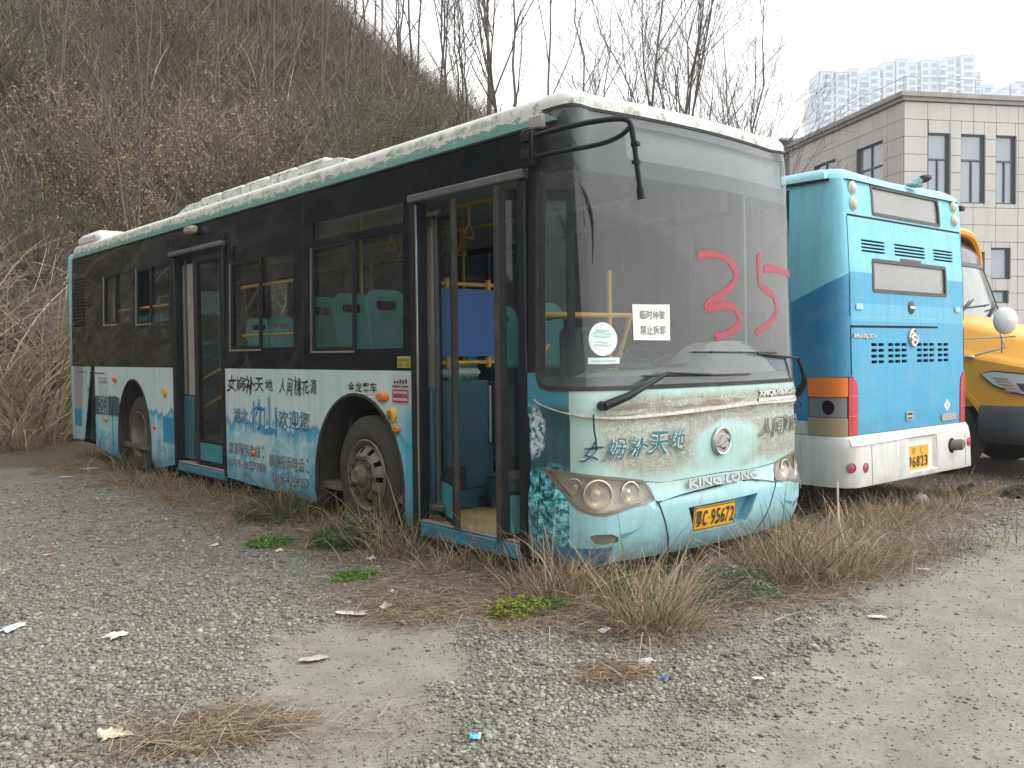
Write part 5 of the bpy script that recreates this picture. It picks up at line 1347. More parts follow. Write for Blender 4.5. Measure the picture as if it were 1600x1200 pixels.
def wheel(x,cy,cz,sgn,rear=False,parent=P_,R=.495,rr=.292,wid=.27,name='wheel',flat=.03):
    """sgn=+1: inner side towards +x"""
    prof=[(rr,.02),(rr+.02,.004),(rr+.06,.0),(R-.11,.004),(R-.06,.012),(R-.025,.022),(R-.008,.036),(R,.052),(R-.012,.068),(R-.002,.074)]
    for k in range(4): 
        a=.09+k*.04; prof+=[(R+.002,a),(R+.002,a+.026),(R-.014,a+.028),(R-.014,a+.038)]
    prof+=[(R,wid-.03),(R-.06,wid),(rr,wid-.01)]

    mb=MB(); mb.lathe(prof,(x,cy,cz),'x',64,sgn=sgn)
    V=[]
    for (a,b,c) in mb.V:
        if c<.012: k=(.012-c); c=.012-.12*k; a=a-(-.0)+(-sgn*0)*k; b=cy+(b-cy)*(1+.5*k)
        V.append((a,b,c))
    mb.V=V
    ty=mb.build(name,M_TYRE,parent,45)
    mb=MB()
    # disc: front wheel convex dish with hand holes, rear deep concave
    if rear: pr=[(rr+.006,.0),(rr-.004,-.006),(rr-.014,.01),(rr-.03,.05),(rr-.045,.12),(rr-.06,.17),(.17,.185),(.12,.17),(.11,.10),(.001,.095)]
    else: pr=[(rr+.008,.0),(rr,-.010),(rr-.012,.0),(rr-.020,.05),(rr-.030,.055),(.235,.015),(.19,-.03),(.150,-.045),(.105,-.045),(.10,-.035)]
    n=60; V=[];F=[]
    for r_,h in pr:
        for k in range(n): th=2*PI*k/n; V.append((x+sgn*h,cy+r_*math.cos(th),cz+r_*math.sin(th)))
    for i in range(len(pr)-1):
        for k in range(n):
            if (not rear) and i==5 and (k%6) in (0,1): continue
            q=i*n+k;w2=i*n+(k+1)%n; F.append((q,w2,w2+n,q+n))
    mb.add(V,F); rim=mb.build('rim',M_RIM,ty,50)
    if not rear:
        mb=MB(); mb.lathe([(.098,-.035),(.085,-.075),(.062,-.105),(.055,-.115),(.0,-.118)],(x,cy,cz),'x',24,sgn=sgn)
        mb.build('hub',M_RIM,ty,40)
        mb=MB()
        for k in range(10):
            th=2*PI*k/10; c_=(x-sgn*.035,cy+.148*math.cos(th),cz+.148*math.sin(th)); mb.tube([c_,(c_[0]-sgn*.05,c_[1],c_[2])],[.026,.020],6)
        mb.lathe([(.16,-.036),(.16,-.048),(.135,-.048),(.135,-.036)],(x,cy,cz),'x',30,sgn=sgn)
        mb.build('wheel_nuts',M_NUT,ty,None)
        mb=MB(); mb.lathe([(rr-.02,.075),(.0,.075)],(x,cy,cz),'x',24,sgn=sgn); mb.build('brake_drum',M_SEAM,ty,None)
    else:
        mb=MB()
        for k in range(10):
            th=2*PI*k/10; c_=(x+sgn*.18,cy+.145*math.cos(th),cz+.145*math.sin(th)); mb.tube([c_,(c_[0]-sgn*.035,c_[1],c_[2])],.02,6)
        mb.lathe([(.16,.165),(.16,.155),(.13,.155),(.13,.165)],(x,cy,cz),'x',30,sgn=sgn)
        mb.build('wheel_nuts',M_NUT,ty,None)
    return ty
wheel(.035,2.61,.485,1); wheel(2.465,2.61,.485,-1)
wheel(.07,8.22,.49,1,rear=True); wheel(2.43,8.22,.49,-1,rear=True); wheel(.38,8.22,.49,1,rear=True); wheel(2.12,8.22,.49,-1,rear=True)

# ================================================================== THE SKY-BLUE BUS (rear view)
def outline(x0,x1,y,r,n=10,k=1.0):
    p=[]
    for i in range(n+1): th=PI/2*i/n; p.append((x0+r-r*math.cos(th),y+(r-r*math.sin(th))*k))
    for i in range(1,16): p.append((x0+r+(x1-x0-2*r)*i/16,y))
    for i in range(n+1): th=PI/2*i/n; p.append((x1-r+r*math.sin(th),y+(r-r*math.cos(th))*k))
    return p
X0,X1=3.30,5.80
S2=Skin(outline(X0,X1,.15,.16,10,1.3),.15+.16*1.3,X0,X1,[.25,.30,.66,.70,.74,1.2,2.2,2.9,3.0],[-.055,-.075,-.06,-.02,.0,.0,.02,.07,.09],[.25,.3,.66,.7,.74,1.4,2.3,3.0],[-.01,-.012,-.012,-.005,0,0,.01,.03])
L2=S2.L; SX=lambda x:(S2.S[10]+(x-(X0+.16)))      # rear-face x -> s
B2=root('sky_blue_bus',(4.55,5.3,0),'clean sky blue city bus with white bumper showing its rear, number plate 96823','bus')
def blue_col(t):
    u=t.uv(); s,z,_=t.sep(u)
    n=t.noise(u,1.3,4)
    lo=t.mix(n,(.045,.36,.58),(.03,.29,.50)); hi=t.mix(n,(.22,.60,.72),(.17,.53,.68))
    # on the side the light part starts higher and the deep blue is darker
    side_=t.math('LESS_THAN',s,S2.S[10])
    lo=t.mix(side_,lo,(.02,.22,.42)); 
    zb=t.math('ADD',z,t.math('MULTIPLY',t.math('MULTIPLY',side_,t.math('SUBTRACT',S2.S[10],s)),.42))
    c=t.mix(t.math('GREATER_THAN',zb,2.175),lo,hi)
    mid=t.math('MULTIPLY',t.math('SUBTRACT',1.,side_),t.math('MULTIPLY',t.math('GREATER_THAN',z,1.745),t.math('LESS_THAN',z,1.90))); c=t.mix(t.math('MULTIPLY',mid,.35),c,hi)
    ww=t.math('MULTIPLY',side_,t.math('LESS_THAN',z,.86)); c=t.mix(ww,c,(.60,.61,.60))
    c=t.mix(t.ramp(t.noise(u,2.6,6,.7),(.45,0.),(.7,.35)),c,(.20,.42,.52)); soot=t.math('MULTIPLY',t.ramp(z,(.74,.8),(.95,0.)),t.ramp(t.noise(u,6.,5,.7),(.35,.1),(.65,1.))); c=t.mix(t.math('MULTIPLY',soot,.45),c,(.05,.08,.09)); fl=t.noise(u,13.,6,.8); c=t.mix(t.ramp(fl,(.70,0.),(.73,.5)),c,(.60,.68,.70))
    return c
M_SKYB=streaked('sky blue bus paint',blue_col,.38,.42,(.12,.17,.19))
t_=lambda t: t.mix(t.noise(t.uv(),2.,5),(.66,.66,.64),(.56,.56,.54))
M_BUMPW=streaked('scuffed white bumper',t_,.45,.5,(.16,.15,.13))
def RX(a,b,c,d): return [(SX(a),c),(SX(b),c),(SX(b),d),(SX(a),d)]
def RRX(a,b,c,d,r=.03): return rrect(SX(a),SX(b),c,d,r,4)
lampL=[(-.135,.735),(SX(3.545),.735),(SX(3.545),1.12),(SX(3.53),1.2),(SX(3.47),1.255),(-.135,1.255)]
lampR=[(L2-a,b) for a,b in lampL][::-1]
holes=[lampL,lampR]
dh=[-.9,2.97]
grid=[]
for (a,b) in ((3.775,4.46),(4.635,5.32)):
    w=(b-a-.05)/5
    for i in range(5):
        xx=a+i*w+(.05 if i>1 and a<4 or i>2 and a>4 else 0)
        for j in range(4):
            z=1.535-j*.052; grid.append(RRX(xx+.012,xx+w-.012,z-.014,z+.014,.012))
vents=[]
for a,b in ((3.66,4.08),(4.26,4.86),(5.04,5.46)):
    for j in range(4): z=2.465-j*.031; vents.append(RRX(a,b,z-.011,z+.007,.008))
shell=[(-.34,.74),(L2+.34,.74),(L2+.34,2.985),(-.34,2.985)]
body=patch('rear_panel',S2,shell,[lampL,lampR,RRX(3.91,5.20,2.725,2.965),RRX(3.85,5.26,2.03,2.285)]+grid+vents,M_SKYB,B2,0.,.02,.07,35)
mb=MB(); mb.box(X0+.12,X1-.12,.26,.30,.8,2.9); mb.build('inner_wall',M_SEAM,B2)
for r in (RRX(3.885,5.225,2.70,2.99),RRX(3.825,5.285,2.005,2.31)):
    A_=np.array(r); inn=[(a,b) for a,b in inset(r,.032)]
    fr_=patch('window_frame',S2,r,[inn],simple('dark window surround',(.06,.065,.07),.5,.2,.3),B2,.006,.02,.1)
    patch('window',S2,inn,[],simple('dusty rear glass',(.20,.205,.20) ,.18,0,.6,(.30,.30,.28),2.2),B2,-.012,.006,.2)
def l2(name,pts,w,mat=M_SEAM,off=.003): return strip(name,S2,[(SX(a),b) for a,b in pts],w,mat,body,off,.003)
l2('panel_gap',[(3.44,2.672),(4.5,2.674),(5.66,2.676)],.016); l2('panel_gap',[(3.44,1.695),(4.5,1.70),(5.68,1.705)],.020); l2('panel_gap',[(3.44,1.69),(3.44,1.5),(3.44,1.27)],.008)
l2('panel_gap',[(5.66,1.69),(5.66,1.5),(5.66,1.27)],.008); l2('panel_gap',[(3.43,2.66),(3.43,2.2),(3.43,1.78)],.004); l2('panel_gap',[(5.67,2.66),(5.67,2.2),(5.67,1.78)],.004); l2('panel_gap',[(3.43,1.775),(4.5,1.777),(5.68,1.78)],.005,simple('pale panel edge',(.3,.55,.62),.5))
l2('trim_strip',[(4.36,2.325),(4.5,2.325),(4.76,2.325)],.026,M_DARKMET,.006)
for x,z in ((3.56,2.915),(3.56,2.775),(5.54,2.93),(5.54,2.79)):
    disc('round_lamp',S2,SX(x),z,.058,.02,simple('cream lamp',(.62,.60,.54),.3,0,.2),B2,prof=[(.062,0),(.060,.012),(.052,.014),(.050,.020),(.03,.034),(.001,.038)])
d,_=disc('hatch_lock',S2,SX(4.545),1.885,.062,.01,M_DARKMET,B2); 
strip('lock_bar',S2,[(SX(4.50),1.885),(SX(4.545),1.885),(SX(4.59),1.885)],.02,M_CHROME,d,.016,.006)
patch('hatch_catch',S2,RRX(3.52,3.64,1.845,1.90,.015),[],simple('pale blue catch',(.35,.58,.62),.4),B2,.012,.012,.05); patch('hatch_catch',S2,RRX(5.46,5.57,1.86,1.91,.015),[],simple('pale blue catch',(.35,.58,.62)),B2,.012,.012,.05)
d,lm=disc('emblem',S2,SX(4.56),1.60,.092,.02,M_CHROME,B2,prof=[(.086,0),(.086,.016),(.078,.024),(.068,.02),(.064,.010),(.001,.010)])
mb=MB()
for dy in (-.03,.012): mb.slab([lm(a,b+dy,.011) for a,b in ((-.058,-.01),(-.012,.03),(.012,.03),(.05,.002),(.05,-.018),(.005,.008),(-.045,-.03))],np.array(lm(0,0,.024))-np.array(lm(0,0,.011)))
mb.build('emblem_figure',M_CHROME,d,None)
def mp2(s,z,o=0.): return S2(SX(s),z,o)
text('model_lettering','XML6105J15CN',mp2,3.47,3.86,1.585,1.632,M_CHROME,body,.004,.02,thick=.006)
patch('maker_badge',S2,RRX(5.14,5.46,.775,.845,.03),[],M_CHROME,B2,.012,.01,.05)
patch('gas_diamond',S2,[(SX(5.20),.925),(SX(5.27),.865),(SX(5.34),.925),(SX(5.27),.99)],[],M_WHITE,B2,.004,.003,.05); text('lettering','CNG',mp2,5.245,5.298,.912,.938,M_GREYINK,B2,.006,.01)
h=patch('hatch_handle',S2,RRX(4.41,4.54,.82,.905,.02),[],M_CHROME,B2,.014,.012,.05); strip('handle_slot',S2,[(SX(4.43),.878),(SX(4.47),.882),(SX(4.52),.878)],.018,M_SEAM,h,.016,.002); strip('handle_slot',S2,[(SX(4.43),.842),(SX(4.47),.838),(SX(4.52),.842)],.012,M_SEAM,h,.016,.002)
# lamp clusters
M_BEIGE=simple('beige lamp lens',(.34,.28,.17),.25,0,.3); M_LBOWL=simple('open lamp bowl',(.20,.22,.24),.4,.3,.4)
for mi in (False,True):
    f=(lambda l:[(L2-a,b) for a,b in l][::-1]) if mi else (lambda l:l)
    q=SX(3.405)
    lb=patch('tail_lamp',S2,f([(q,.74),(SX(3.538),.74),(SX(3.538),1.12),(SX(3.52),1.2),(SX(3.46),1.25),(q,1.25)]),[],M_RED,B2,.008,.03,.04)
    am=patch('lamp_lens',S2,f(rrect(-.13,q-.006,1.08,1.25,.015,3)),[],M_ORANGE if not mi else M_BEIGE,lb,.006,.03,.03)
    patch('lamp_lens',S2,f(rrect(-.13,q-.006,.74,.895,.015,3)),[],M_BEIGE,lb,.006,.03,.03)
    patch('lamp_bowl',S2,f(rrect(-.13,q-.006,.90,1.075,.01,3)),[ell((q-.13)/2 if not mi else L2-(q-.13)/2,.985,.062,.066,20)],M_LBOWL,lb,-.006,.02,.03)
    disc('lamp_socket',S2,(q-.13)/2 if not mi else L2-(q-.13)/2,.985,.07,.01,M_SEAM,lb,-.06)
    for z in (.91,1.085): strip('lens_joint',S2,f([(q,z),(SX(3.47),z),(SX(3.535),z)]),.004,simple('pale joint',(.6,.45,.45),.4),lb,.010,.002)
# bumper with plate recess
prec=RX(4.355,4.93,.335,.665)
bum=patch('bumper',S2,[(-.34,.29),(L2+.34,.29),(L2+.34,.735),(-.34,.735)],[prec],M_BUMPW,B2,.0,.03,.05,30,fn=lambda s,z: -.0 if z>.7 else 0.)
patch('bumper_lip',S2,[(SX(3.40),.655),(SX(5.72),.685),(SX(5.72),.735),(SX(3.40),.71)],[],simple('white bumper lip',(.78,.78,.76),.4,0,.35,(.3,.28,.24)),bum,.012,.02,.05,fn=lambda s,z:0.)
def mpr(s,z,o=0.): q=S2(SX(s),.5,o-.035); return (q[0],q[1],z)
mb=MB()
c=[S2(SX(a),b,-.001) for a,b in ((4.355,.335),(4.93,.335),(4.93,.665),(4.355,.665))]; i_=[mpr(a,b) for a,b in ((4.365,.345),(4.90,.345),(4.90,.645),(4.365,.645))]
for k in range(4): mb.add([c[k],c[(k+1)%4],i_[(k+1)%4],i_[k]],[(0,1,2,3)])
mb.add(i_,[(0,1,2,3)]); mb.build('plate_recess',simple('white bumper lip',(.78,.78,.76)),bum,None)
pl2=patch('number_plate',mpr,rrect(4.375,4.80,.352,.575,.008,2),[],M_PLATEY,B2,.006,.003,.1)
text('plate_lettering','鄂',mpr,4.47,4.53,.495,.560,simple('worn plate ink',(.40,.22,.05),.6),pl2,.011,.006); text('plate_lettering','C',mpr,4.63,4.68,.495,.560,simple('worn plate ink',(.4,.22,.05)),pl2,.011,.006)
for i,chh in enumerate('96823'): text('plate_lettering',chh,mpr,4.395+i*.08,4.455+i*.08,.375,.478,M_INK,pl2,.011,.012)
# exhaust, reflectors, seam
e0=np.array(S2(SX(5.24),.53,-.02)); mb=MB(); mb.tube([tuple(e0+np.array((0,.2,0))),tuple(e0),tuple(e0+np.array((.05,-.10,.01)))],[.052,.055,.055],20,cap=False); mb.tube([tuple(e0+np.array((.05,-.10,.01))),tuple(e0+np.array((.052,-.09,.01)))],[.05,.03],20)
mb.build('exhaust_pipe',simple('rust brown exhaust steel',(.25,.22,.19),.6,.5,.5),B2); disc('exhaust_hole',S2,SX(5.235),.53,.075,.003,M_SEAM,bum,.001)
for x,z in ((3.40,.465),(3.555,.455),(5.615,.54),(5.70,.545)): disc('reflector',S2,SX(x),z,.040,.01,simple('faded red reflector',(.42,.05,.09),.3,0,.3),bum,.0,prof=[(.044,0),(.044,.006),(.038,.008),(.036,.003),(.001,.012)])
for x in (3.67,5.54): l2('panel_gap',[(x,.30),(x,.5),(x,.64)],.004,simple('grey bumper joint',(.35,.35,.34),.6),.004)
# sides, roof, rest of the bus
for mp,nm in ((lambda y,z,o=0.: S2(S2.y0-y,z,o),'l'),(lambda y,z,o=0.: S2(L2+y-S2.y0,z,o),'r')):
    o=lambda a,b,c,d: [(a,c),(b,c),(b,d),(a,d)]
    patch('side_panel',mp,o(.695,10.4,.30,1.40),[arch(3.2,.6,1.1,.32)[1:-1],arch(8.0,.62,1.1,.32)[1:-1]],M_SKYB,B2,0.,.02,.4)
    patch('window_band',mp,o(.695,10.4,1.405,2.93),[],M_BGLASS,B2,0.,.02,.6)
    patch('cantrail',mp,o(.695,10.4,2.935,3.0),[],M_SKYB,B2,0.006,.02,.6)
    strip('rain_gutter',mp,[(.30,2.975),(.5,2.975),(5.,2.975),(10.3,2.975)],.018,M_BLACKP,B2,.03,.03)
R2=[]
for y in np.linspace(10.4,.36,12): R2.append((X0,float(y)))
R2+=outline(X0,X1,.15,.16,10,1.3)[1:]
for y in np.linspace(.36,10.4,12)[1:]: R2.append((X1,float(y)))
R2+=[(X1-.2,10.6),(X0+.2,10.6)]
V=[];F=[];n=len(R2)
for d,z in ((.035,2.985),(.045,3.02),(.075,3.05),(.12,3.075),(.2,3.10),(.4,3.125),(.8,3.14),(1.2,3.145)):
    for x,y in R2:
        c=(4.55,min(max(y,1.35),9.4)); dx,dy=c[0]-x,c[1]-y; l=math.hypot(dx,dy); fr=1.+1.6*(y<.3)*math.exp(-d/.1); dd=min(d*fr,l*.99); V.append((x+dx/l*dd,y+dy/l*dd,z))
for i in range(7):
    for k in range(n): a=i*n+k;b=i*n+(k+1)%n; F.append((a,b,b+n,a+n))
me_=mesh('roof',V,F,simple('pale sky blue roof paint',(.27,.60,.70),.45,0,.4,(.30,.32,.28),3.),B2,50)
mb=MB(); mb.box(X0+.1,X1-.1,10.3,10.6,.35,2.95,bev=.08); mb.build('front_wall',M_BGLASS,B2); mb=MB(); mb.box(X0+.15,X1-.15,.4,10.3,.35,.5); mb.build('chassis',M_SEAM,B2)
for y in (3.2,8.0): wheel(X0+.04,y,.49,1,rear=y<5,parent=B2); wheel(X1-.04,y,.49,-1,rear=y<5,parent=B2)
# camera pod with a torn black bag on the roof edge
mb=MB(); mb.box(4.60,4.78,.16,.26,3.045,3.075,bev=.01); mb.tube([(4.66,.18,3.07),(4.68,.14,3.11)],[.04,.03],10); mb.each('camera_pod',simple('pale blue pod',(.3,.58,.65),.5),B2)
mb=MB(); V=[];F=[]
vv,ff=ico(); q=vv*np.array([.085,.06,.05])*(1+np.random.default_rng(3).normal(0,.22,(12,1)))+np.array([4.77,.14,3.12]); mb.add(q.tolist(),ff.tolist()); mb.add([(4.70,.13,3.10),(4.78,.10,3.03),(4.74,.16,3.12)],[(0,1,2)]); mb.build('reversing_camera',M_RUBBER,B2,None)
mb=MB(); mb.box(X1-.06,X1+.03,.22,.30,2.92,2.97,bev=.01); mb.each('camera_pod',M_RUBBER,B2)

# ================================================================== YELLOW SCHOOL BUS
XB0,XB1=6.93,9.25
YB=root('school_bus',((XB0+XB1)/2,3.5,0),'yellow school bus with dark grey bumper and round white mirror, beside the blue bus','school bus')
M_SCH=streaked('school bus yellow paint',lambda t:t.mix(t.noise(t.pos(),1.2,3),(.82,.40,.04),(.76,.35,.03)),.22,.22,(.30,.2,.09))
M_GREYB=simple('dark grey bumper plastic',(.055,.065,.08),.45,0,.25)
# hood: cross-sections from the cowl to the nose
ys=[1.35,.9,.4,-.05,-.30,-.42,-.47]; hw=[1.12,1.12,1.11,1.05,.95,.80,.55]; zt=[1.98,1.84,1.71,1.57,1.46,1.34,1.12]; zs_=[1.50,1.42,1.34,1.24,1.17,1.10,1.0]
V=[];F=[]; xc=(XB0+XB1)/2
def sect(w,zt_,zsh,zb=.82):
    pts=[]
    for (a,b) in ((-1,zb),(-1.,zb+.18),(-1.,zsh-.10),(-.985,zsh-.02),(-.955,zsh+.035),(-.90,zsh+.06),(-.85,zsh+.09),(-.78,zt_-.10),(-.70,zt_-.035),(-.5,zt_),(0,zt_+.03),(.5,zt_),(.70,zt_-.035),(.78,zt_-.10),(.85,zsh+.09),(.90,zsh+.06),(.955,zsh+.035),(.985,zsh-.02),(1.,zsh-.10),(1.,zb+.18),(1,zb)): pts.append((a*w,b))
    return pts
yy=np.linspace(0,len(ys)-1,31)
P3=[]
for q in yy:
    y=np.interp(q,range(len(ys)),ys); w=np.interp(q,range(len(ys)),hw); P3.append([(xc+a,float(y),b) for a,b in sect(float(w),float(np.interp(q,range(len(ys)),zt)),float(np.interp(q,range(len(ys)),zs_)))])
m=len(P3[0])
wc=(1.05,.50); ra=.60
for r in P3: V+=r
for i in range(len(P3)-1):
    for k in range(m-1):
        f=[i*m+k,(i+1)*m+k,(i+1)*m+k+1,i*m+k+1]; c=np.mean([V[j] for j in f],0)
        F.append(tuple(f))
F.append(tuple((len(P3)-1)*m+k for k in range(m)))
mesh('hood',V,F,M_SCH,YB,50)
# front wings around the wheels
for x,sg in ((XB0,-1),(XB1,1)):
    def mpw(y,z,o=0.,x=x,sg=sg): return (x+sg*(o-.035*max(0,(.3-y))**1.5*2.2 -.02),y,z)
    pts=[(.40,.80),(.22,.83)]; o=[(1.70,.62)]+[(1.05-.60*math.cos(PI-PI*i/14)*1.,.50+.60*math.sin(PI*i/14)) for i in range(0,13)]+[(-.30,.82),(-.34,1.10),(-.05,1.25),(.4,1.34),(.9,1.43),(1.4,1.5),(1.70,1.5)]
    patch('wing',mpw,o,[],M_SCH,YB,.012,.03,.08,40)
    pw=[(1.05-.60*math.cos(PI-PI*i/14),.50+.60*math.sin(PI*i/14)) for i in range(15)]
    strip('wing_lip',mpw,pw[0:15],.05,M_SCH,YB,.03,.04)
    mb=MB()
    for a,b in zip(pw,pw[1:]): mb.add([(x,a[0],a[1]),(x-sg*.6,a[0],a[1]),(x-sg*.6,b[0],b[1]),(x,b[0],b[1])],[(0,1,2,3)])
    mb.build('wheel_housing',M_SEAM,YB,None)
    # head lamp
    def mph(y,z,o=0.,x=x,sg=sg): 
        k=max(0.,(.25-y)); return (x+sg*(o-.25*k*k-.03*k),y,z)
    hl_=[(.50,1.20),(.36,1.225),(.0,1.19),(-.22,1.12),(-.26,1.0),(-.05,.965),(.16,1.0),(.36,1.08)]
    g=patch('headlight',mph,hl_,[],simple('clear lamp plastic',(.62,.65,.68),.12,.2,.1),YB,.028,.03,.04,40)
    patch('lamp_bezel',mph,inset(hl_,-.014),[inset(hl_,.004)],M_BLACKP,g,.026,.03,.05)
    mb=MB()
    for i in range(5): 
        a=.36-i*.03; mb.slab([mph(a-.02*k_,1.165-i*.036,.031) for k_ in (0,)]+[mph(a-.16,1.150-i*.036,.031),mph(a-.16,1.135-i*.036,.031),mph(a,1.150-i*.036,.031)],(sg*.004,0,0))
    mb.build('indicator_strip',simple('pale red lens',(.55,.24,.18),.3),g,None)
    mb=MB(); mb.slab([mph(a,b,.031) for a,b in ((.12,1.10),(-.02,1.09),(-.08,1.0),(.06,1.01))],(sg*.005,0,0)); mb.slab([mph(a,b,.031) for a,b in ((-.06,1.13),(-.17,1.09),(-.2,1.01),(-.10,1.0))],(sg*.005,0,0)); mb.build('lamp_reflector',M_DARKMET,g,None)
    mb=MB(); q=np.array(mpw(-.12,1.40,.02)) ; 
# bumper wrapped round the nose
V=[];F=[]; prof=[(.0,.84),(.03,.80),(.045,.62),(.02,.47),(-.06,.41),(-.14,.40)]
path=[(XB0-.0,.52),(XB0-.02,.3),(XB0-.02,.1),(XB0+.05,-.15),(XB0+.22,-.40),(XB0+.5,-.55),(xc-.3,-.60),(xc+.3,-.60),(XB1-.5,-.55),(XB1-.22,-.40),(XB1-.05,-.15),(XB1+.02,.1),(XB1+.02,.3),(XB1,.52)]
pd=dense(path,5); P=np.array(pd); d=np.gradient(P,axis=0); nn=np.stack([d[:,1],-d[:,0]],1); nn/=np.linalg.norm(nn,axis=1)[:,None]
for i in range(len(P)):
    for o,z in prof: V.append((P[i,0]+nn[i,0]*o,P[i,1]+nn[i,1]*o,z))
m=len(prof)
for i in range(len(P)-1):
    for j in range(m-1): a=i*m+j; F.append((a,a+m,a+m+1,a+1))
V+= [(XB0+.3,.5,.82),(XB0+.3,-.1,.82)]
bp_=mesh('bumper',V,F,M_GREYB,YB,50)
mb=MB()
for sg,x in ((-1,XB0),(1,XB1)): 
    mb.slab([(x+sg*.032,.06,.60),(x+sg*.032,-.10,.60),(x+sg*.03,-.10,.625),(x+sg*.03,.06,.635)],(sg*.004,0,0))
mb.build('bumper_groove',M_CHROME,bp_,None)
mb=MB(); mb.box(xc-.5,xc+.5,-.64,-.60,.62,.80,bev=.01); mb.build('grille',M_BLACKP,YB)
# cabin
mb=MB()
R3=rrect(XB0+.02,XB1-.02,.0,1.,.3,8)
def cab(y0,y1,mb,m=0):
    sec=[(XB0,.62),(XB0,2.35),(XB0+.04,2.62),(XB0+.16,2.83),(XB0+.40,2.97),(xc,3.03),(XB1-.40,2.97),(XB1-.16,2.83),(XB1-.04,2.62),(XB1,2.35),(XB1,.62)]
    V=[(x,y0,z) for x,z in sec]+[(x,y1,z) for x,z in sec]; n=len(sec); mb.add(V,[(i,i+1,n+i+1,n+i) for i in range(n-1)]+[tuple(range(n))[::-1],tuple(range(n,2*n))],m)
cab(1.75,8.6,mb); mb.build('body',M_SCH,YB,40)
for x,sg in ((XB0,-1),(XB1,1)):
    for k in range(6):
        y=2.3+k*1.0; mb=MB(); mb.slab([(x+sg*.001,y,1.75),(x+sg*.001,y+.88,1.75),(x+sg*.001,y+.88,2.38),(x+sg*.001,y,2.38)],(sg*.012,0,0)); mb.build('window',M_BGLASS,YB,None)
    for z in (1.1,1.5): mb=MB(); mb.box(x-.012,x+.012,2.0,8.5,z-.015,z+.015,bev=.004); mb.build('rub_rail',M_BLACKP,YB)
wheel(XB0+.06,1.05,.49,1,parent=YB,wid=.25); wheel(XB1-.06,1.05,.49,-1,parent=YB,wid=.25); wheel(XB0+.08,6.7,.49,1,rear=True,parent=YB); wheel(XB1-.08,6.7,.49,-1,rear=True,parent=YB)
mb=MB(); mb.box(xc-.7,xc+.7,-.2,8.4,.42,.60); mb.tube([(XB0+.4,1.05,.5),(XB1-.4,1.05,.5)],.06,8); mb.box(xc-.5,xc+.5,-.45,.2,.36,.45,bev=.02); mb.build('chassis',M_SEAM,YB)
# windscreen, raked; header with lamps; pillars
def wsm(s,z,o=0.):                        # s across 0..1, z height
    k=(z-1.86)/(2.60-1.86); y=1.05+.24*k; w=1.13-.07*k*k
    a=(s-.5)*2; return (xc+a*w,y+.14*abs(a)**3-o,z)
patch('windscreen',wsm,[(0.02,1.88),(.98,1.88),(.98,2.56),(0.02,2.56)],[],simple('reflective bus glass',(.10,.13,.13),.05,0,.3,(.4,.42,.4),3.,0,1.),YB,0.,.01,.06,60)
patch('windscreen_frame',wsm,[(-.02,1.82),(1.02,1.82),(1.03,2.62),(-.03,2.62)],[[(0.02,1.88),(.98,1.88),(.98,2.56),(0.02,2.56)]],M_GREYB,YB,.012,.03,.06,60)
def hdm(s,z,o=0.):
    k=(z-2.56)/.42; a=(s-.5)*2; w=1.06; w*= (1-.22*max(0,k)**3); return (xc+a*w,1.28+.14*abs(a)**3+.20*max(0,k)**2.2-o,z+(.0))
patch('header',hdm,[(0,2.56),(1,2.56),(1,2.99),(0,2.99)],[],simple('dark header glass',(.04,.045,.05),.1,0,.3),YB,.0,.03,.06,60)
mb=MB()
arc=[]
for i in range(25):
    a=-1+2*i/24; arc.append((xc+a*1.08,1.32+.16*abs(a)**3+.06*(1-abs(a)),2.50+.52*(1-abs(a)**4)))
mb.tube(arc,.055,8); mb.build('header_hood',M_SCH,YB,40)
mb=MB(); 
for i in range(24):
    a,b=arc[i],arc[i+1]; mb.add([a,b,(b[0],2.0,b[2]+.0),(a[0],2.0,a[2]+.0)],[(0,1,2,3)])
mb.build('roof_front',M_SCH,YB,40)
mb=MB()
for sg,x in ((-1,XB0),(1,XB1)):
    mb.slab([(x-sg*.03,1.50,1.5),(x-sg*.03,2.0,1.5),(x-sg*.05,2.0,2.6),(x-sg*.14,1.86,2.6),(x-sg*.03,1.52,1.86)],(-sg*.03,0,0))
mb.build('cab_side',M_BGLASS,YB,None)
for k in (0,1):
    w=MB(); a=.22+.4*k; w.tube([wsm(a,1.86,.03),wsm(a+.22,2.05,.03),wsm(a+.30,2.12,.025)],[.018,.012,.008],6); w.tube([wsm(a+.05,1.98,.02),wsm(a+.5 if k==0 else .95,2.06,.02)],.010,6); w.build('wiper',M_BLACKP,YB)
# cross-view mirrors on arms
for sg,x in ((-1,XB0),(1,XB1)):
    mb=MB(); c=np.array((x+sg*.02,.22,1.80)); 
    mb.lathe([(.001,-.04),(.06,-.03),(.105,-.008),(.135,.03),(.138,.05),(.125,.062),(.001,.066)],(0,0,0),'y',32,0,1)
    ca_,sa_=math.cos(-.72*-sg),math.sin(-.72*-sg); mb.V=[(c[0]+a*ca_-b*sa_,c[1]+a*sa_+b*ca_,c[2]+e*1.12) for a,b,e in mb.V]
    mr=mb.build('cross_view_mirror',simple('white mirror shell',(.74,.74,.74),.25,0,.1),YB,50)
    mb=MB(); mb.tube([tuple(c+np.array((0,.07,.03))),tuple(c+np.array((0,.09,-.02))),tuple(c+np.array((sg*.02,.06,-.16))),(x-sg*.08,.28,1.50),(x-sg*.02,.62,1.40)],.011,8); mb.tube([(x-sg*.02,.14,1.62),(x-sg*.18,.9,1.60)],.008,6); mb.tube([(x+sg*.02,.28,1.64),(x-sg*.04,.30,1.44)],.010,6)
    mb.box(x-.035,x+.035,.58,.68,1.375,1.41,bev=.01); mb.build('mirror_arm',M_CHROME,mr)

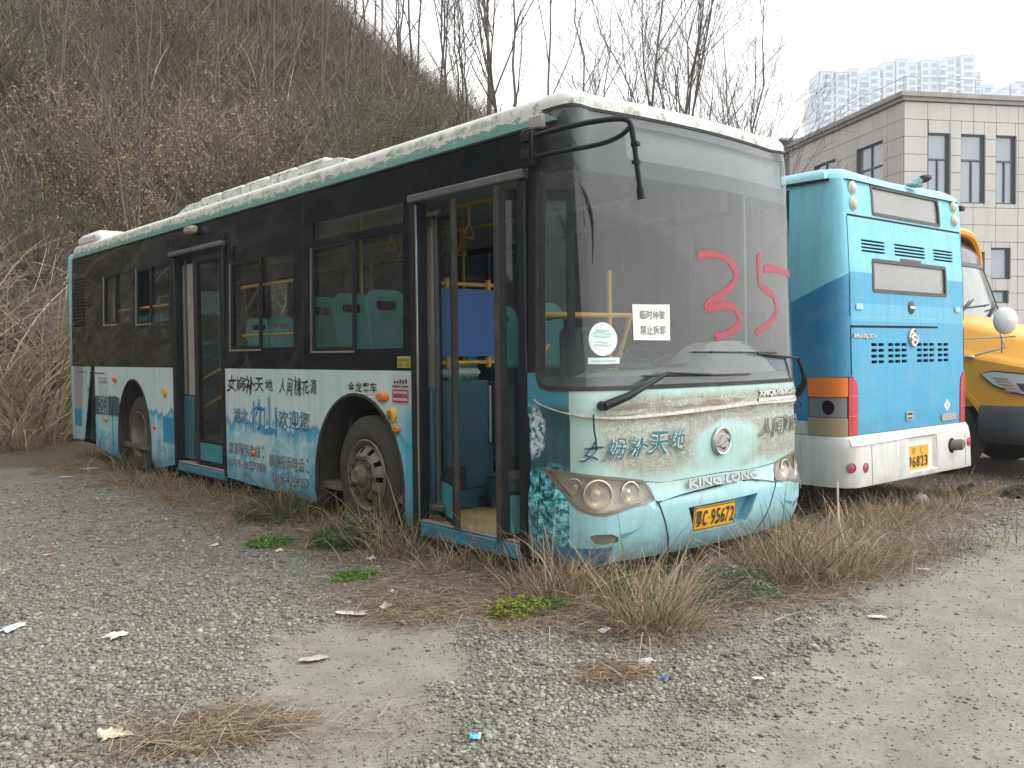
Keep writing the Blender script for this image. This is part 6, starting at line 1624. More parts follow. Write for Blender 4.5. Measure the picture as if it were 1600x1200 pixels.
# ================================================================== PLANTS
def colmat(name,rough=.8,trans=.0,sp=.2):
    t=NT(name); a=t.n('ShaderNodeAttribute',{'attribute_name':'Col'}).outputs['Color']
    if trans:
        m=t.n('ShaderNodeMixShader'); t.put(m.inputs[0],trans); t.put(m.inputs[1],t.pbsdf(a,rough,0,sp)); t.put(m.inputs[2],t.n('ShaderNodeBsdfTranslucent',Color=a).outputs[0]); return t.fin(m.outputs[0])
    return t.fin(t.pbsdf(a,rough,0,sp))
M_BLADE=colmat('grass blades',.7,.25); M_TWIG=colmat('bare twigs',.9,0,.1); M_LEAF=colmat('small leaves',.7,.25)
def unit(v): return v/np.maximum(np.linalg.norm(v,axis=-1,keepdims=True),1e-9)
def blades(base,dr,ln,w,droop,seg,col):
    """curved flat blades; base (n,3), dr (n,3), ln,w,droop (n,), col (n,3)"""
    n=len(base); t=np.linspace(0,1,seg+1)[None,:,None]; dr=unit(dr)
    P=base[:,None]+dr[:,None]*ln[:,None,None]*t
    hor=dr*np.array([1,1,0]); hor=unit(hor+1e-6)
    P=P+hor[:,None]*(droop*ln*.55)[:,None,None]*t**2; P[...,2]-= (droop*ln)[:,None]*(t[...,0]**2.2)*.75
    P[...,2]=np.maximum(P[...,2],.004)
    a=RNG.uniform(0,2*PI,n); sd=unit(np.stack([np.cos(a),np.sin(a),RNG.uniform(-.3,.3,n)],1))
    ww=w[:,None,None]*(1-t**2.5*.92)*.5
    V=np.stack([P-sd[:,None]*ww,P+sd[:,None]*ww],2)          # n,seg+1,2,3
    ii=(np.arange(n)*(seg+1)*2)[:,None]+np.arange(seg)[None]*2
    F=np.stack([ii,ii+1,ii+3,ii+2],-1).reshape(-1,4)
    c=np.repeat(col[:,None,:],(seg+1)*2,1).reshape(-1,3)
    return V.reshape(-1,3),F,c
def tubes(P,r,k=3):
    """P (n,s,3) polylines, r (n,s) radii -> thin k-sided tubes"""
    n,s,_=P.shape; d=np.gradient(P,axis=1); d=unit(d); ref=np.where(abs(d[...,2:3])>.9,np.array([1.,0,0]),np.array([0,0,1.]))
    u=unit(np.cross(d,ref)); v=np.cross(d,u); th=np.arange(k)*2*PI/k
    V=P[:,:,None]+(u[:,:,None]*np.cos(th)[:,None]+v[:,:,None]*np.sin(th)[:,None])*r[:,:,None,None]
    ii=(np.arange(n)*s*k)[:,None,None]+(np.arange(s-1)*k)[None,:,None]+np.arange(k)[None,None]
    jj=(np.arange(n)*s*k)[:,None,None]+(np.arange(s-1)*k)[None,:,None]+((np.arange(k)+1)%k)[None,None]
    F=np.stack([ii,jj,jj+k,ii+k],-1).reshape(-1,4); return V.reshape(-1,3),F
def children(P,r,m,t0,ratio,spread,seg,up=.15,wob=.08,tip=.25):
    """m side shoots from each polyline"""
    n,s,_=P.shape; t=RNG.uniform(t0,1,(n,m)); f=t*(s-1); i=np.minimum(f.astype(int),s-2); g=(f-i)[...,None]
    ar=np.arange(n)[:,None]; b=P[ar,i]*(1-g)+P[ar,i+1]*g; d=unit(P[ar,i+1]-P[ar,i])
    rb=r[ar,i]*(1-g[...,0])+r[ar,i+1]*g[...,0]
    L=np.linalg.norm(P[:,-1]-P[:,0],axis=1)[:,None]*ratio*(1.15-.75*(t-t0)/(1-t0+1e-6))*RNG.uniform(.6,1.25,(n,m))
    rnd=unit(RNG.normal(0,1,(n,m,3))); rnd=unit(rnd-d*(rnd*d).sum(-1,keepdims=True))
    sp=RNG.uniform(.6,1.3,(n,m,1))*spread; dd=unit(d*np.cos(sp)+rnd*np.sin(sp)+np.array([0,0,up]))
    b=b.reshape(-1,3); dd=dd.reshape(-1,3); L=L.reshape(-1); rb=rb.reshape(-1)
    N_=len(b); tt=np.linspace(0,1,seg+1)[None,:,None]
    bend=RNG.normal(0,wob,(N_,1,3)); Q=b[:,None]+dd[:,None]*L[:,None,None]*tt+(bend*tt**2+RNG.normal(0,wob*.22,(N_,seg+1,3))*tt)*L[:,None,None]
    Q[...,2]+= (tt[...,0]**2)*L[:,None]*up*.5
    r0=np.minimum(rb*.62,L*.017+.004); R=r0[:,None]*(1-(1-tip)*tt[...,0]); return Q,R
def gh(x,y): return gheight(np.asarray(x,float),np.asarray(y,float))
DRY=np.array([[.42,.32,.21],[.34,.25,.165],[.52,.43,.31],[.23,.165,.115],[.44,.32,.21],[.32,.21,.145]]); GRN=np.array([[.07,.12,.03],[.10,.15,.04],[.13,.18,.06],[.06,.10,.035]])
def clump(x,y,rad_,n,h,green=.15,lean=.5,drp=.6,w=.006,pal=DRY):
    a=RNG.uniform(0,2*PI,n); q=rad_*np.sqrt(RNG.random(n)); bx=x+q*np.cos(a); by=y+q*np.sin(a)
    base=np.stack([bx,by,gh(bx,by)-.01],1)
    out=np.stack([np.cos(a),np.sin(a),np.zeros(n)],1)*(q/rad_)[:,None]*lean+RNG.normal(0,.42,(n,3)); out[:,2]=RNG.uniform(.7,1.5,n)
    ln=h*RNG.uniform(.35,1.15,n); col=pal[RNG.integers(0,len(pal),n)]*RNG.uniform(.7,1.2,(n,1))
    g=RNG.random(n)<green; col[g]=GRN[RNG.integers(0,4,g.sum())]*RNG.uniform(.8,1.5,(g.sum(),1))
    return base,out,ln,np.full(n,w)*RNG.uniform(.6,1.3,n),RNG.uniform(.1,1.,n)*drp,col
def join(parts): return [np.concatenate([p[i] for p in parts]) for i in range(len(parts[0]))]
def blob_mesh(name,parts,seg,mat,**k):
    V,F,c=blades(*join(parts)[:5],seg,join(parts)[5]); return mesh(name,V,F,mat,col=c,**k)

# tall separate tufts
def tuft(name,x,y,r,n,h,green,label,lean=.55,drp=.7,w=.0065,cat='grass tuft',group='tall grass tufts by the buses',pal=DRY):
    parts=[clump(x,y,r,int(n*.55),h*1.3,green*.5,lean,drp,w,pal),clump(x,y,r*1.2,int(n*.25),h*.6,green*.4,lean*1.6,1.,w,pal),clump(x,y,r*.6,int(n*.14),h*1.7,green*.6,lean*.7,.8,w*1.15,pal)]
    o=blob_mesh(name,parts,6,M_BLADE,loc=(x,y,0)); tag(o,label,cat,group); return o
tuft('grass_tuft',-.30,-.78,.20,420,.50,.22,'biggest dry grass tuft, alone on the gravel before the aqua bus nose',.5,.75)
tuft('grass_tuft',-.22,.02,.26,330,.42,.2,'tall dry grass tuft touching the dark blue bumper stripe of the aqua bus',.4,.6)
tuft('grass_tuft',-.02,.95,.26,130,.36,.3,'grass tuft growing before the open front door sill of the aqua bus',.4,.6)
tuft('grass_tuft',-.14,1.72,.22,150,.50,.4,'long bladed grass tuft between the front wheel and the open door of the aqua bus',.4,.6)
tuft('grass_tuft',-.20,2.20,.26,360,.42,.5,'thick green and straw coloured tuft covering the foot of the front wheel',.6,.8)
tuft('grass_tuft',1.15,-.70,.30,520,.45,.45,'greener tall tuft below the right headlight end of the aqua bus bumper',.4,.6)
tuft('grass_tuft',1.75,-.72,.34,420,.40,.2,'broad straw coloured tuft before the white bumper of the blue bus',.6,.8)
tuft('grass_tuft',-.12,3.75,.34,520,.40,.55,'dark green leafy tuft under the phone numbers on the bus side',.5,.7)
tuft('grass_tuft',.02,8.55,.25,200,.42,.6,'small green tuft beside the rear wheel of the aqua bus',.4,.5)
# dry grass everywhere round the buses
parts=[]
line=[(.0,10.6),(-.1,7.4),(-.15,6.),(-.25,4.8),(-.3,3.4),(-.25,2.4),(-.15,1.2),(-.15,.2),(.15,-.35),(.8,-.5),(1.6,-.55),(2.4,-.25),(3.2,-.1),(4.2,.0),(5.4,.0)]
P=np.array(dense(line,10)); 
for k in range(230):
    i=RNG.integers(0,len(P)); x,y=P[i]+RNG.normal(0,.16,2)*(1.2 if y_ is None else 1.) if False else P[i]+RNG.normal(0,.20,2)
    if x>.05 and x<2.45 and y>.35: 
        if RNG.random()<.6: continue
    parts.append(clump(x,y,RNG.uniform(.06,.2),int(RNG.uniform(12,32)),RNG.uniform(.14,.5),RNG.uniform(.02,.28),.6,.85,.006))
for k in range(100):
    x,y=RNG.uniform(1.0,3.4),RNG.uniform(-1.15,.1)
    parts.append(clump(x,y,RNG.uniform(.06,.2),int(RNG.uniform(10,24)),RNG.uniform(.14,.5),RNG.uniform(.04,.3),.7,.9,.0055))
for k in range(60):
    x,y=RNG.uniform(3.2,6.2),RNG.uniform(-.35,.25); parts.append(clump(x,y,.15,26,RNG.uniform(.1,.3),.15,.7,.9,.005))
for k in range(40): 
    x,y=RNG.uniform(6.9,9.5),RNG.uniform(1.8,9); parts.append(clump(x,y,.2,20,.25,.3,.7,.9,.005))
blob=blob_mesh('dry_grass',parts,5,M_BLADE); tag(blob,kind='stuff')
# straw lying flat
def straw(cx,cy,rx,ry,n,l0=.06,l1=.28):
    a=RNG.uniform(0,2*PI,n); q=np.sqrt(RNG.random(n))*RNG.uniform(.5,1.15,n); x=cx+rx*q*np.cos(a); y=cy+ry*q*np.sin(a)
    th=RNG.uniform(0,2*PI,n); d=np.stack([np.cos(th),np.sin(th),RNG.uniform(.0,.22,n)],1); base=np.stack([x,y,gh(x,y)+RNG.uniform(.004,.03,n)],1)
    col=np.array([[.34,.26,.16],[.42,.33,.21],[.24,.17,.11],[.48,.41,.30],[.17,.12,.08]])[RNG.integers(0,5,n)]*RNG.uniform(.75,1.15,(n,1))
    return base,d,RNG.uniform(l0,l1,n),RNG.uniform(.0025,.006,n),RNG.uniform(0,.35,n),col
parts=[straw(-.70,.75,.75,.85,2600),straw(-.9,.4,.55,.4,900),straw(-.55,2.7,.4,.8,1300),straw(-.45,5.,.45,1.8,2200),straw(-.35,8.4,.5,1.8,2000),straw(-2.62,-.55,.42,.22,800),straw(-2.75,-.35,.5,.25,300),straw(-.95,-1.12,.22,.15,620,.05,.2),
 straw(-.2,-.75,.5,.4,1100),straw(.9,-.85,.8,.4,1800),straw(2.1,-.75,.9,.45,1900),straw(3.8,-.35,1.2,.45,1300),straw(-1.3,12.8,3.2,1.3,5200,.1,.4),straw(-1.88,.1,.12,.06,24,.08,.18),straw(-.5,-.2,.5,.5,1300),straw(-2.2,-.9,.5,.3,160),straw(5.2,-.5,1.5,.4,500)]
o=blob_mesh('straw',parts,3,M_BLADE); tag(o,kind='stuff')
# low green weeds
def weed(x,y,r,h,n,label,c0=(.10,.20,.05),leafw=.02,cat='weed',name='green_weed'):
    a=RNG.uniform(0,2*PI,n); q=r*np.sqrt(RNG.random(n)); px=x+q*np.cos(a)*1.35; py=y+q*np.sin(a); base=np.stack([px,py,gh(px,py)+RNG.uniform(.0,h,n)*(1-.6*(q/r))],1)
    th=RNG.uniform(0,2*PI,n); d=np.stack([np.cos(th),np.sin(th),RNG.uniform(-.1,.9,n)],1); col=np.array(c0)*RNG.uniform(.55,1.6,(n,1))*np.array([1,1,1])
    P=[(base,d,RNG.uniform(leafw,leafw*2.2,n),RNG.uniform(leafw*.5,leafw*1.0,n),RNG.uniform(0,.4,n),col)]
    m=max(20,n//12); th=RNG.uniform(0,2*PI,m); P.append((np.stack([x+RNG.normal(0,r*.5,m),y+RNG.normal(0,r*.5,m),np.zeros(m)],1),np.stack([np.cos(th)*.5,np.sin(th)*.5,np.ones(m)],1),np.full(m,h*1.1),np.full(m,.004),np.full(m,.2),np.tile(np.array([.12,.13,.05]),(m,1))))
    o=blob_mesh(name,P,3,M_LEAF,loc=(x,y,0)); tag(o,label,cat,'low green weeds on the gravel'); return o
weed(-.78,2.72,.15,.07,1300,'bright green clover-like weed cushion on the gravel left of the front wheel',(.12,.26,.06))
weed(-.86,1.30,.13,.05,800,'flat green weed patch on the gravel in front of the front wheel tuft',(.12,.24,.05))
weed(-.62,-.10,.16,.10,700,'yellow green weed clump near the left front corner of the aqua bus',(.20,.24,.04))
weed(-.42,-.18,.07,.06,200,'small rosette of broad green leaves right of the yellow green weed',(.12,.22,.06),.03)
weed(-.30,2.30,.26,.22,1700,'dark leafy weed at the foot of the front wheel',(.07,.15,.035),.024)
weed(-.05,3.75,.42,.28,2400,'dark leafy weed mass under the phone numbers on the bus side',(.055,.10,.03),.022)
weed(.55,-.62,.32,.20,1500,'grey green feathery weed under the middle of the aqua bus bumper',(.16,.20,.14),.018)
weed(.05,8.75,.2,.22,700,'leafy green weed in front of the rear wheel of the aqua bus',(.08,.15,.04))
weed(.05,-.22,.13,.10,700,'green weed in the shade under the aqua bus nose',(.07,.15,.03))
weed(.72,-.80,.10,.06,400,'small fresh green weed in the straw below the number plate',(.14,.26,.05))

# ---- tall dead reeds at the hill foot on the left
REED=np.array([[.46,.37,.24],[.52,.44,.31],[.36,.28,.17],[.30,.22,.13]])
def reed(x,y,n,h,label):
    z0=float(max(0,hill_h(np.array([x]),np.array([y]))[0])); b=clump(0,0,.42,int(n*.6),h*1.7,.0,.6,.85,.030,REED); base=b[0]; base[:,2]=0; base=base+np.array([x,y,z0])
    V,F,c=blades(base,b[1],b[2],b[3]*1.,np.maximum(b[4],.35)*1.1,8,b[5])
    o=mesh('dry_reed_clump',V,F,M_BLADE,col=c,loc=(x,y,z0)); tag(o,label,'reeds','dead reed clumps at the foot of the slope'); return o
reed(-.55,13.9,260,2.9,'tallest dead reed clump with long arching pale blades')
reed(.10,13.3,240,2.2,'dead reed clump touching the rear corner of the aqua bus')
reed(-1.5,14.0,200,2.6,'dead reed clump leaning left, beside the tallest clump')
reed(.9,14.6,150,2.4,'dead reed clump on the bank just behind the roof vent box of the aqua bus')
reed(-.9,15.4,150,2.5,'dead reed clump higher on the bank behind the tallest clump')
reed(-.4,12.6,160,1.1,'low dead reed clump on the ground left of the rear bumper of the aqua bus')

# ---- brush on the hillside
def brush(n,xr,yr,inview=True,dens_near=True):
    x=RNG.uniform(*xr,n); y=RNG.uniform(*yr,n); z=hill_h(x,y); P=np.stack([x,y,z],1); k=z>.25
    if inview: k&=vis(P,.1)
    P=P[k]; return P
def bramble(P,m,h0,h1,seg,col,wid=.012,spread=.9):
    n=len(P); h=RNG.uniform(h0,h1,(n,1))*RNG.uniform(.5,1.1,(n,m)); b=np.repeat(P[:,None],m,1)+RNG.normal(0,.12,(n,m,3))*np.array([1,1,0]); b[...,2]-=.1
    d=RNG.normal(0,spread,(n,m,3)); d[...,2]=abs(RNG.normal(1.,.4,(n,m))); d=unit(d)
    dist=np.linalg.norm(P-CAM,axis=1)[:,None]; w=wid*(.5+dist/28.)*RNG.uniform(.5,1.3,(n,m)); c=col[RNG.integers(0,len(col),(n,m))]*RNG.uniform(.6,1.3,(n,m,1))
    return b.reshape(-1,3),d.reshape(-1,3),h.reshape(-1),w.reshape(-1),RNG.uniform(-.15,.75,n*m),c.reshape(-1,3)
TW=np.array([[.25,.215,.175],[.34,.30,.255],[.14,.115,.09],[.50,.455,.395],[.27,.21,.16],[.19,.175,.12]])
P=brush(17000,(-6,34),(13.2,40)); d=np.linalg.norm(P-CAM,axis=1); P=P[RNG.random(len(P))<np.clip(30/d,.3,1)*(1-.85*((P[:,0]>.6)&(P[:,0]<5.2)&(P[:,2]<5.2)&(P[:,2]>1.2)))]; print('brush',len(P))
b=bramble(P,15,.5,1.9,4,TW,.012); V,F,c=blades(*b[:5],4,b[5])
bL=bramble(P[::9],5,1.6,3.6,6,TW*1.25,.010,.8); VL,FL_,cL=blades(bL[0],bL[1],bL[2],bL[3],np.abs(bL[4])*.9,6,bL[5])
b2=bramble(P[::2],10,.25,.9,3,TW*.75,.010,1.6); V2,F2,c2=blades(*b2[:5],3,b2[5]); F2=F2+len(V)
PL=brush(1500,(-15,-1.5),(13.2,26),False); b3=bramble(PL,16,.6,2.2,4,TW*1.2,.02); V3,F3,c3=blades(*b3[:5],4,b3[5])
V=np.concatenate([V,V2,V3,VL]); F=np.concatenate([F,F2,F3+len(V)-len(V3)-len(VL),FL_+len(V)-len(VL)]); c=np.concatenate([c,c2,c3,cL])
o=mesh('hillside_brush',V,F,M_TWIG,col=c); tag(o,kind='stuff')
# withered and green leaves hanging in the brush
def leafcloud(C_,n,r,size,col,flat=.7):
    m=len(C_); p=np.repeat(C_[:,None],n,1)+RNG.normal(0,1,(m,n,3))*np.array([1,1,flat])*np.asarray(r).reshape(-1,1,1)
    p=p.reshape(-1,3); k=len(p); a=unit(RNG.normal(0,1,(k,3))); b=unit(np.cross(a,RNG.normal(0,1,(k,3)))); s=(size*RNG.uniform(.5,1.4,k))[:,None]
    V=np.stack([p-a*s,p+b*s*.45,p+a*s,p-b*s*.45],1).reshape(-1,3); F=np.arange(4*k).reshape(-1,4); cc=col[RNG.integers(0,len(col),k)]*RNG.uniform(.55,1.45,(k,1)); return V,F,np.repeat(cc,4,0)
LB=np.array([[.30,.22,.135],[.34,.24,.14],[.24,.18,.12],[.26,.21,.14]]); LG=np.array([[.14,.16,.08],[.17,.185,.09],[.11,.125,.065],[.20,.20,.11]])
def zone(x,y): return fbm(x*.16+3,y*.16,3,91)
Pz=P[RNG.random(len(P))<.5]; zz=zone(Pz[:,0],Pz[:,1]); 
A_=Pz[zz>.52]+np.array([0,0,.7]); B_=Pz[zz<.47]+np.array([0,0,.6]); C__=Pz[(zz>=.47)&(zz<=.52)]+np.array([0,0,.4])
vs=[leafcloud(A_,34,np.full(len(A_),.45),.024,LB),leafcloud(B_,26,np.full(len(B_),.45),.026,LG),leafcloud(C__,12,np.full(len(C__),.4),.03,TW*.9)]
off=0;VV=[];FF=[];CC=[]
for v,f,c in vs: VV.append(v);FF.append(f+off);CC.append(c);off+=len(v)
o=mesh('withered_leaves',np.concatenate(VV),np.concatenate(FF),M_LEAF,col=np.concatenate(CC)); tag(o,kind='stuff')

# ---- trees
def build_tree(seed,H,stems,m1,m2,m3,lean=.12,r0=.050,name='bare_tree',t1=.2,spr=.68,crown=.40):
    global RNG
    old=RNG; RNG=np.random.default_rng(seed); s=10; tt=np.linspace(0,1,s)[None,:,None]
    a=RNG.uniform(0,2*PI,stems)+np.arange(stems)*2*PI/stems; ln=RNG.uniform(.3,1.,stems)*lean*(1 if stems>1 else .5); d=unit(np.stack([np.cos(a)*ln,np.sin(a)*ln,np.ones(stems)],1))
    hh=H*RNG.uniform(.75,1.,stems); P=d[:,None]*hh[:,None,None]*tt+RNG.normal(0,.010,(stems,s,3))*hh[:,None,None]*tt+np.stack([np.cos(a),np.sin(a),np.zeros(stems)],1)[:,None]*.05; P[:,:,:2]+= (RNG.normal(0,.05,(stems,1,2))*hh[:,None,None]*tt**2)
    P[:,0,2]=-.4
    R=(r0*RNG.uniform(.7,1.,stems))[:,None]*(1-.82*tt[...,0]**.9)
    V,F=tubes(P,R,7)
    Q1,R1=children(P,R,m1,t1,crown,spr,6,.30,.10); Q2,R2=children(Q1,R1,m2,.25,.45,.6,4,.22,.10); Q3,R3=children(Q2,R2,m3,.3,.5,.7,3,.15,.12)
    vs=[tubes(Q1,R1,4),tubes(Q2,R2,3),tubes(Q3,np.maximum(R3,.0036),3)]; off=0;VV=[];FF=[]
    for v,f in vs: VV.append(v);FF.append(f+off);off+=len(v)
    RNG=old; return (V,F),(np.concatenate(VV),np.concatenate(FF)),Q2[:,-1]
t=NT('dark bark'); p=t.pos(); c=t.mix(t.noise(p,5,5,.6),(.11,.093,.092),(.18,.155,.145)); M_BARK=t.fin(t.pbsdf(c,.9,0,.2))
t=NT('twig bark'); c=t.mix(t.noise(t.pos(),2,3),(.085,.068,.066),(.14,.115,.105)); M_TWB=t.fin(t.pbsdf(c,.9,0,.2))
PROTO={}
def proto(k):
    if k not in PROTO:
        spec={0:(3,11,1,13,5,4),1:(5,10.5,2,11,5,4),2:(8,10,3,9,5,4),3:(13,9.0,1,17,6,4),4:(17,11.5,2,12,6,4),5:(23,8.0,4,8,5,4)}[k]
        PROTO[k]=build_tree(*spec[:2],*spec[2:])
        (V,F),(V2,F2),_=PROTO[k]
        tm=bpy.data.meshes.new('trunk'); 
        PROTO[k]=(V,F,V2,F2,[None,None])
    return PROTO[k]
def place_tree(u,D,k,sc,rz,label,group,v=None,zadd=0.):
    """a bare tree whose foot stands on the hill in the direction seen at pixel column u, D metres out"""
    a=YAW+math.atan((u-800)/FPX); x=CAM[0]+D*math.sin(a)/math.cos(a-YAW); y=CAM[1]+D*math.cos(a)/math.cos(a-YAW)
    z=float(hill_h(np.array([x]),np.array([y]))[0]); z=max(z,0)+zadd
    r=root('bare_tree',(x,y,z),label,'tree',group); r.rotation_euler=(0,0,rz); r.scale=(sc,sc,sc)
    V,F,V2,F2,ms=proto(k)
    for j,(nm,vv,ff,mt) in enumerate((('trunk',V,F,M_BARK),('crown',V2,F2,M_TWB))):
        if ms[j] is None:
            ORG['_t']=np.zeros(3); o=mesh(nm,vv,ff,mt,smooth=60 if j==0 else None); ms[j]=o.data; o.parent=r
        else:
            o=bpy.data.objects.new(nm,ms[j]); COL.objects.link(o); o.parent=r
    return r
G1='bare trees on the ridge'; n=0
ORD=['first','second','third','fourth','fifth','sixth','seventh','eighth','ninth','tenth','eleventh','twelfth','thirteenth','fourteenth','fifteenth','sixteenth','seventeenth','eighteenth','nineteenth','twentieth']
sky=sorted([(655,34,1,.80,.3),(706,33,0,.85,1.9),(768,29,1,1.0,2.2),(800,28,2,.95,.4),(856,30,0,.9,4.1),(930,27,1,.78,1.1),(1003,26,0,1.05,5.0),(1032,27,2,.95,3.0),(1048,26,4,.95,.9),(1086,28,3,.62,2.5),(1163,25,1,.92,4.4),(1186,25,4,.78,2.9),(1222,24,5,.52,1.4),(690,31,4,.7,.7),(735,30,5,.72,3.3),(900,26,3,.55,2.2),(975,28,5,.75,.4),(1120,25,1,.7,1.3),(1140,27,5,.72,3.9)])
KIND={0:'tall single-stemmed',1:'two-stemmed',2:'three-stemmed',3:'slender single-stemmed',4:'fine-twigged two-stemmed',5:'fanned four-stemmed'}
for i,(u,D,k,sc,rz) in enumerate(sky):
    place_tree(u,D,k,sc*1.35,rz,f'{KIND[k]} bare tree against the white sky, {ORD[i]} from the left',G1)
wood=[(520,33,0,.8,1.),(548,30,1,.8,2.),(575,32,4,.75,3.),(602,28,0,.8,4.),(628,31,2,.75,5.),(590,36,3,.9,.5),(505,28,4,.7,1.5),(470,31,0,.8,2.5),(430,27,1,.65,3.5),(395,30,0,.7,4.5),(350,26,3,.6,5.5),(300,29,4,.6,.2),(235,25,1,.55,1.2),(170,27,0,.6,2.2),(95,23,2,.6,3.2),(40,25,1,.6,4.2),(540,23,3,.45,.9),(215,20,2,.5,.3)]
wood.sort()
for i,(u,D,k,sc,rz) in enumerate(wood):
    place_tree(u,D,k,sc*1.2,rz,f'bare tree in the hillside brush, {ORD[i]} of them from the left edge','bare trees in the hillside brush')
# behind the sky-blue bus and right of it a few low bushes are hidden; leafy bushes on the slope
def bush(u,D,r,col,label,n=2600,zup=.8,fl=.8,size=.036):
    a=YAW+math.atan((u-800)/FPX); x=CAM[0]+D*math.sin(a)/math.cos(a-YAW); y=CAM[1]+D*math.cos(a)/math.cos(a-YAW); z=float(hill_h(np.array([x]),np.array([y]))[0])
    rt=root('hillside_bush',(x,y,z),label,'bush','leafy bushes on the hillside')
    m=46; C_=np.stack([RNG.normal(0,r*.55,m),RNG.normal(0,r*.55,m),abs(RNG.normal(zup*r,r*.5,m))],1)+np.array([x,y,z])
    V,F,c=leafcloud(C_,int(n*.75)//m,RNG.uniform(.12,.34,m)*r*.8,size,col,fl); mesh('leaves',V,F,M_LEAF,rt,col=c)
    m=34; b=np.tile(np.array([[x,y,z-.2]]),(m,1)); d=unit(RNG.normal(0,.5,(m,3))+np.array([0,0,1])); tt=np.linspace(0,1,6)[None,:,None]; Q=b[:,None]+d[:,None]*r*2*tt+RNG.normal(0,.05*r,(m,6,3))*tt; V,F=tubes(Q,np.full((m,1),.02)*(1-.8*tt[0,:,0])[None],3); mesh('stem',V,F,M_TWB,rt)
bush(610,27,1.6,LG,'green leafy bush on the slope below the thin trees left of the bus roof',5200); bush(655,29,1.5,LG*1.1,'green bush near the top of the slope where the sky begins',4200)
bush(60,19,1.5,np.array([[.11,.11,.035],[.08,.09,.03],[.16,.15,.05]]),'yellow green bush at the left edge high on the slope',4200)
bush(200,21,1.6,LB*1.05,'rusty brown leafed bush high on the left part of the slope',5200); bush(330,23,1.8,LB,'large rusty brown bush in the middle of the left slope',6500); bush(130,22,1.4,LB*.95,'rusty brown bush left of the large one near the top left corner',4200)
bush(395,24,1.4,LB*1.1,'orange brown bush right of the large rusty one',4200)
bush(325,18.5,.9,LG*1.2,'low green bush just above the bus roof at the rear door',2600); bush(480,22,1.2,LG*.9,'dark evergreen bush low on the slope above the bus windows',3200); bush(560,25,1.6,LG*.8,'dark green bush under the bare trees left of the skyline',4200)
bush(20,24,1.7,LG*.9,'dark green bush in the top left corner',4200)
bush(260,27,1.8,np.array([[.09,.075,.05],[.12,.10,.06],[.07,.06,.04]]),'grey brown thicket high on the slope above the rusty bushes',5200)

# ================================================================== LITTER
def crumple(name,x,y,sx_,sy_,h,col,label,seed,rough=.7,n=9,rz=0.,cat='litter',col2=None):
    r=np.random.default_rng(seed); V=[];F=[]
    z0=float(gh(x,y))+.012
    for i in range(n):
        for j in range(n):
            u,v=2*i/(n-1)-1,2*j/(n-1)-1; q=max(abs(u),abs(v)); e=1-.28*r.random()*(q>.9)
            V.append([u*sx_/2*e+.10*sx_*math.sin(3*v+seed)+r.normal(0,sx_*.02),v*sy_/2*e+r.normal(0,sy_*.03),h*(.22+.5*math.sin(2.3*u+seed)*math.cos(3.1*v+seed*.7)**2+r.normal(0,.13))*(1-.55*q)+.003])
    for i in range(n-1):
        for j in range(n-1): a=i*n+j; F.append((a,a+n,a+n+1,a+1))
    V=np.array(V); ca,sa=math.cos(rz),math.sin(rz); X_=V[:,0]*ca-V[:,1]*sa+x; Y_=V[:,0]*sa+V[:,1]*ca+y
    mats=[simple('litter '+label[:24],col,rough,0,.3,(.35,.32,.27),20.)]
    md=None
    if col2: mats.append(simple('litter second '+label[:20],col2,rough,0,.2)); md=[1 if (k%(n-1))<(n-1)//3 else 0 for k in range(len(F))]
    o=mesh(name,np.stack([X_,Y_,np.maximum(V[:,2],.001)+z0],1),F,mats,loc=(x,y,z0),midx=md); tag(o,label,cat,'litter on the gravel'); return o
WH=(.66,.645,.60)
crumple('face_mask',-2.88,1.50,.17,.09,.02,(.55,.66,.75),'pale blue and white flattened mask at the left edge on the gravel',1,rz=.6,col2=(.70,.72,.72),cat='mask')
crumple('tissue',-2.50,1.00,.12,.08,.04,WH,'crumpled white tissue on open gravel left of centre',2,rz=.3)
crumple('paper_wad',-2.93,-.33,.12,.09,.06,(.62,.58,.42),'cream crumpled paper wad beside the straw in the bottom left corner',3,n=10)
crumple('plastic_scrap',-1.37,.51,.20,.08,.02,WH,'long flat white plastic scrap at the edge of the worn earth',4,rz=-.7)
crumple('tissue',-1.15,.50,.10,.07,.035,(.68,.64,.58),'off white crumpled tissue in the straw right of the long plastic scrap',5,rz=.5)
crumple('tissue',-1.16,2.93,.08,.05,.03,WH,'small white scrap on gravel left of the green weed cushion',6)
crumple('tissue',-.88,2.38,.06,.05,.04,(.76,.76,.74),'small white wad just below the green weed cushion',7)
crumple('paper_scrap',-.50,1.68,.06,.05,.04,WH,'small white wad at the foot of the front wheel tuft',8)
crumple('tissue',-.95,.72,.05,.05,.04,(.66,.63,.6),'tiny grey white tissue ball in the straw before the door',9)
crumple('flat_stone',-1.87,.03,.13,.08,.012,(.50,.46,.38),'flat pale stone slab beside loose straws on the worn earth',10,.9,cat='stone')
crumple('blue_wrapper',-1.89,-1.28,.06,.05,.02,(.10,.50,.62),'torn turquoise and white sweet wrapper at the bottom middle',11,n=6,rz=.8,col2=(.7,.74,.74),cat='wrapper')
crumple('tissue',-.55,-.68,.07,.06,.04,(.66,.62,.68),'lilac white tissue left of the biggest grass tuft',12)
crumple('plastic_scrap',-.74,-1.14,.10,.07,.03,(.68,.64,.6),'whitish scrap beside the small straw heap',13)
crumple('blue_bottle_cap',-.84,-1.34,.035,.03,.02,(.03,.16,.55),'small dark blue scrap below the small straw heap',14,n=5,cat='scrap')
crumple('tissue',-.51,-1.61,.06,.03,.012,(.68,.66,.62),'thin white shred on gravel in the lower right',15,n=6,rz=-.5)
crumple('plastic_scrap',.81,-1.48,.10,.05,.012,(.66,.64,.58),'flat pale scrap on gravel before the broad tuft',16,rz=-.6)
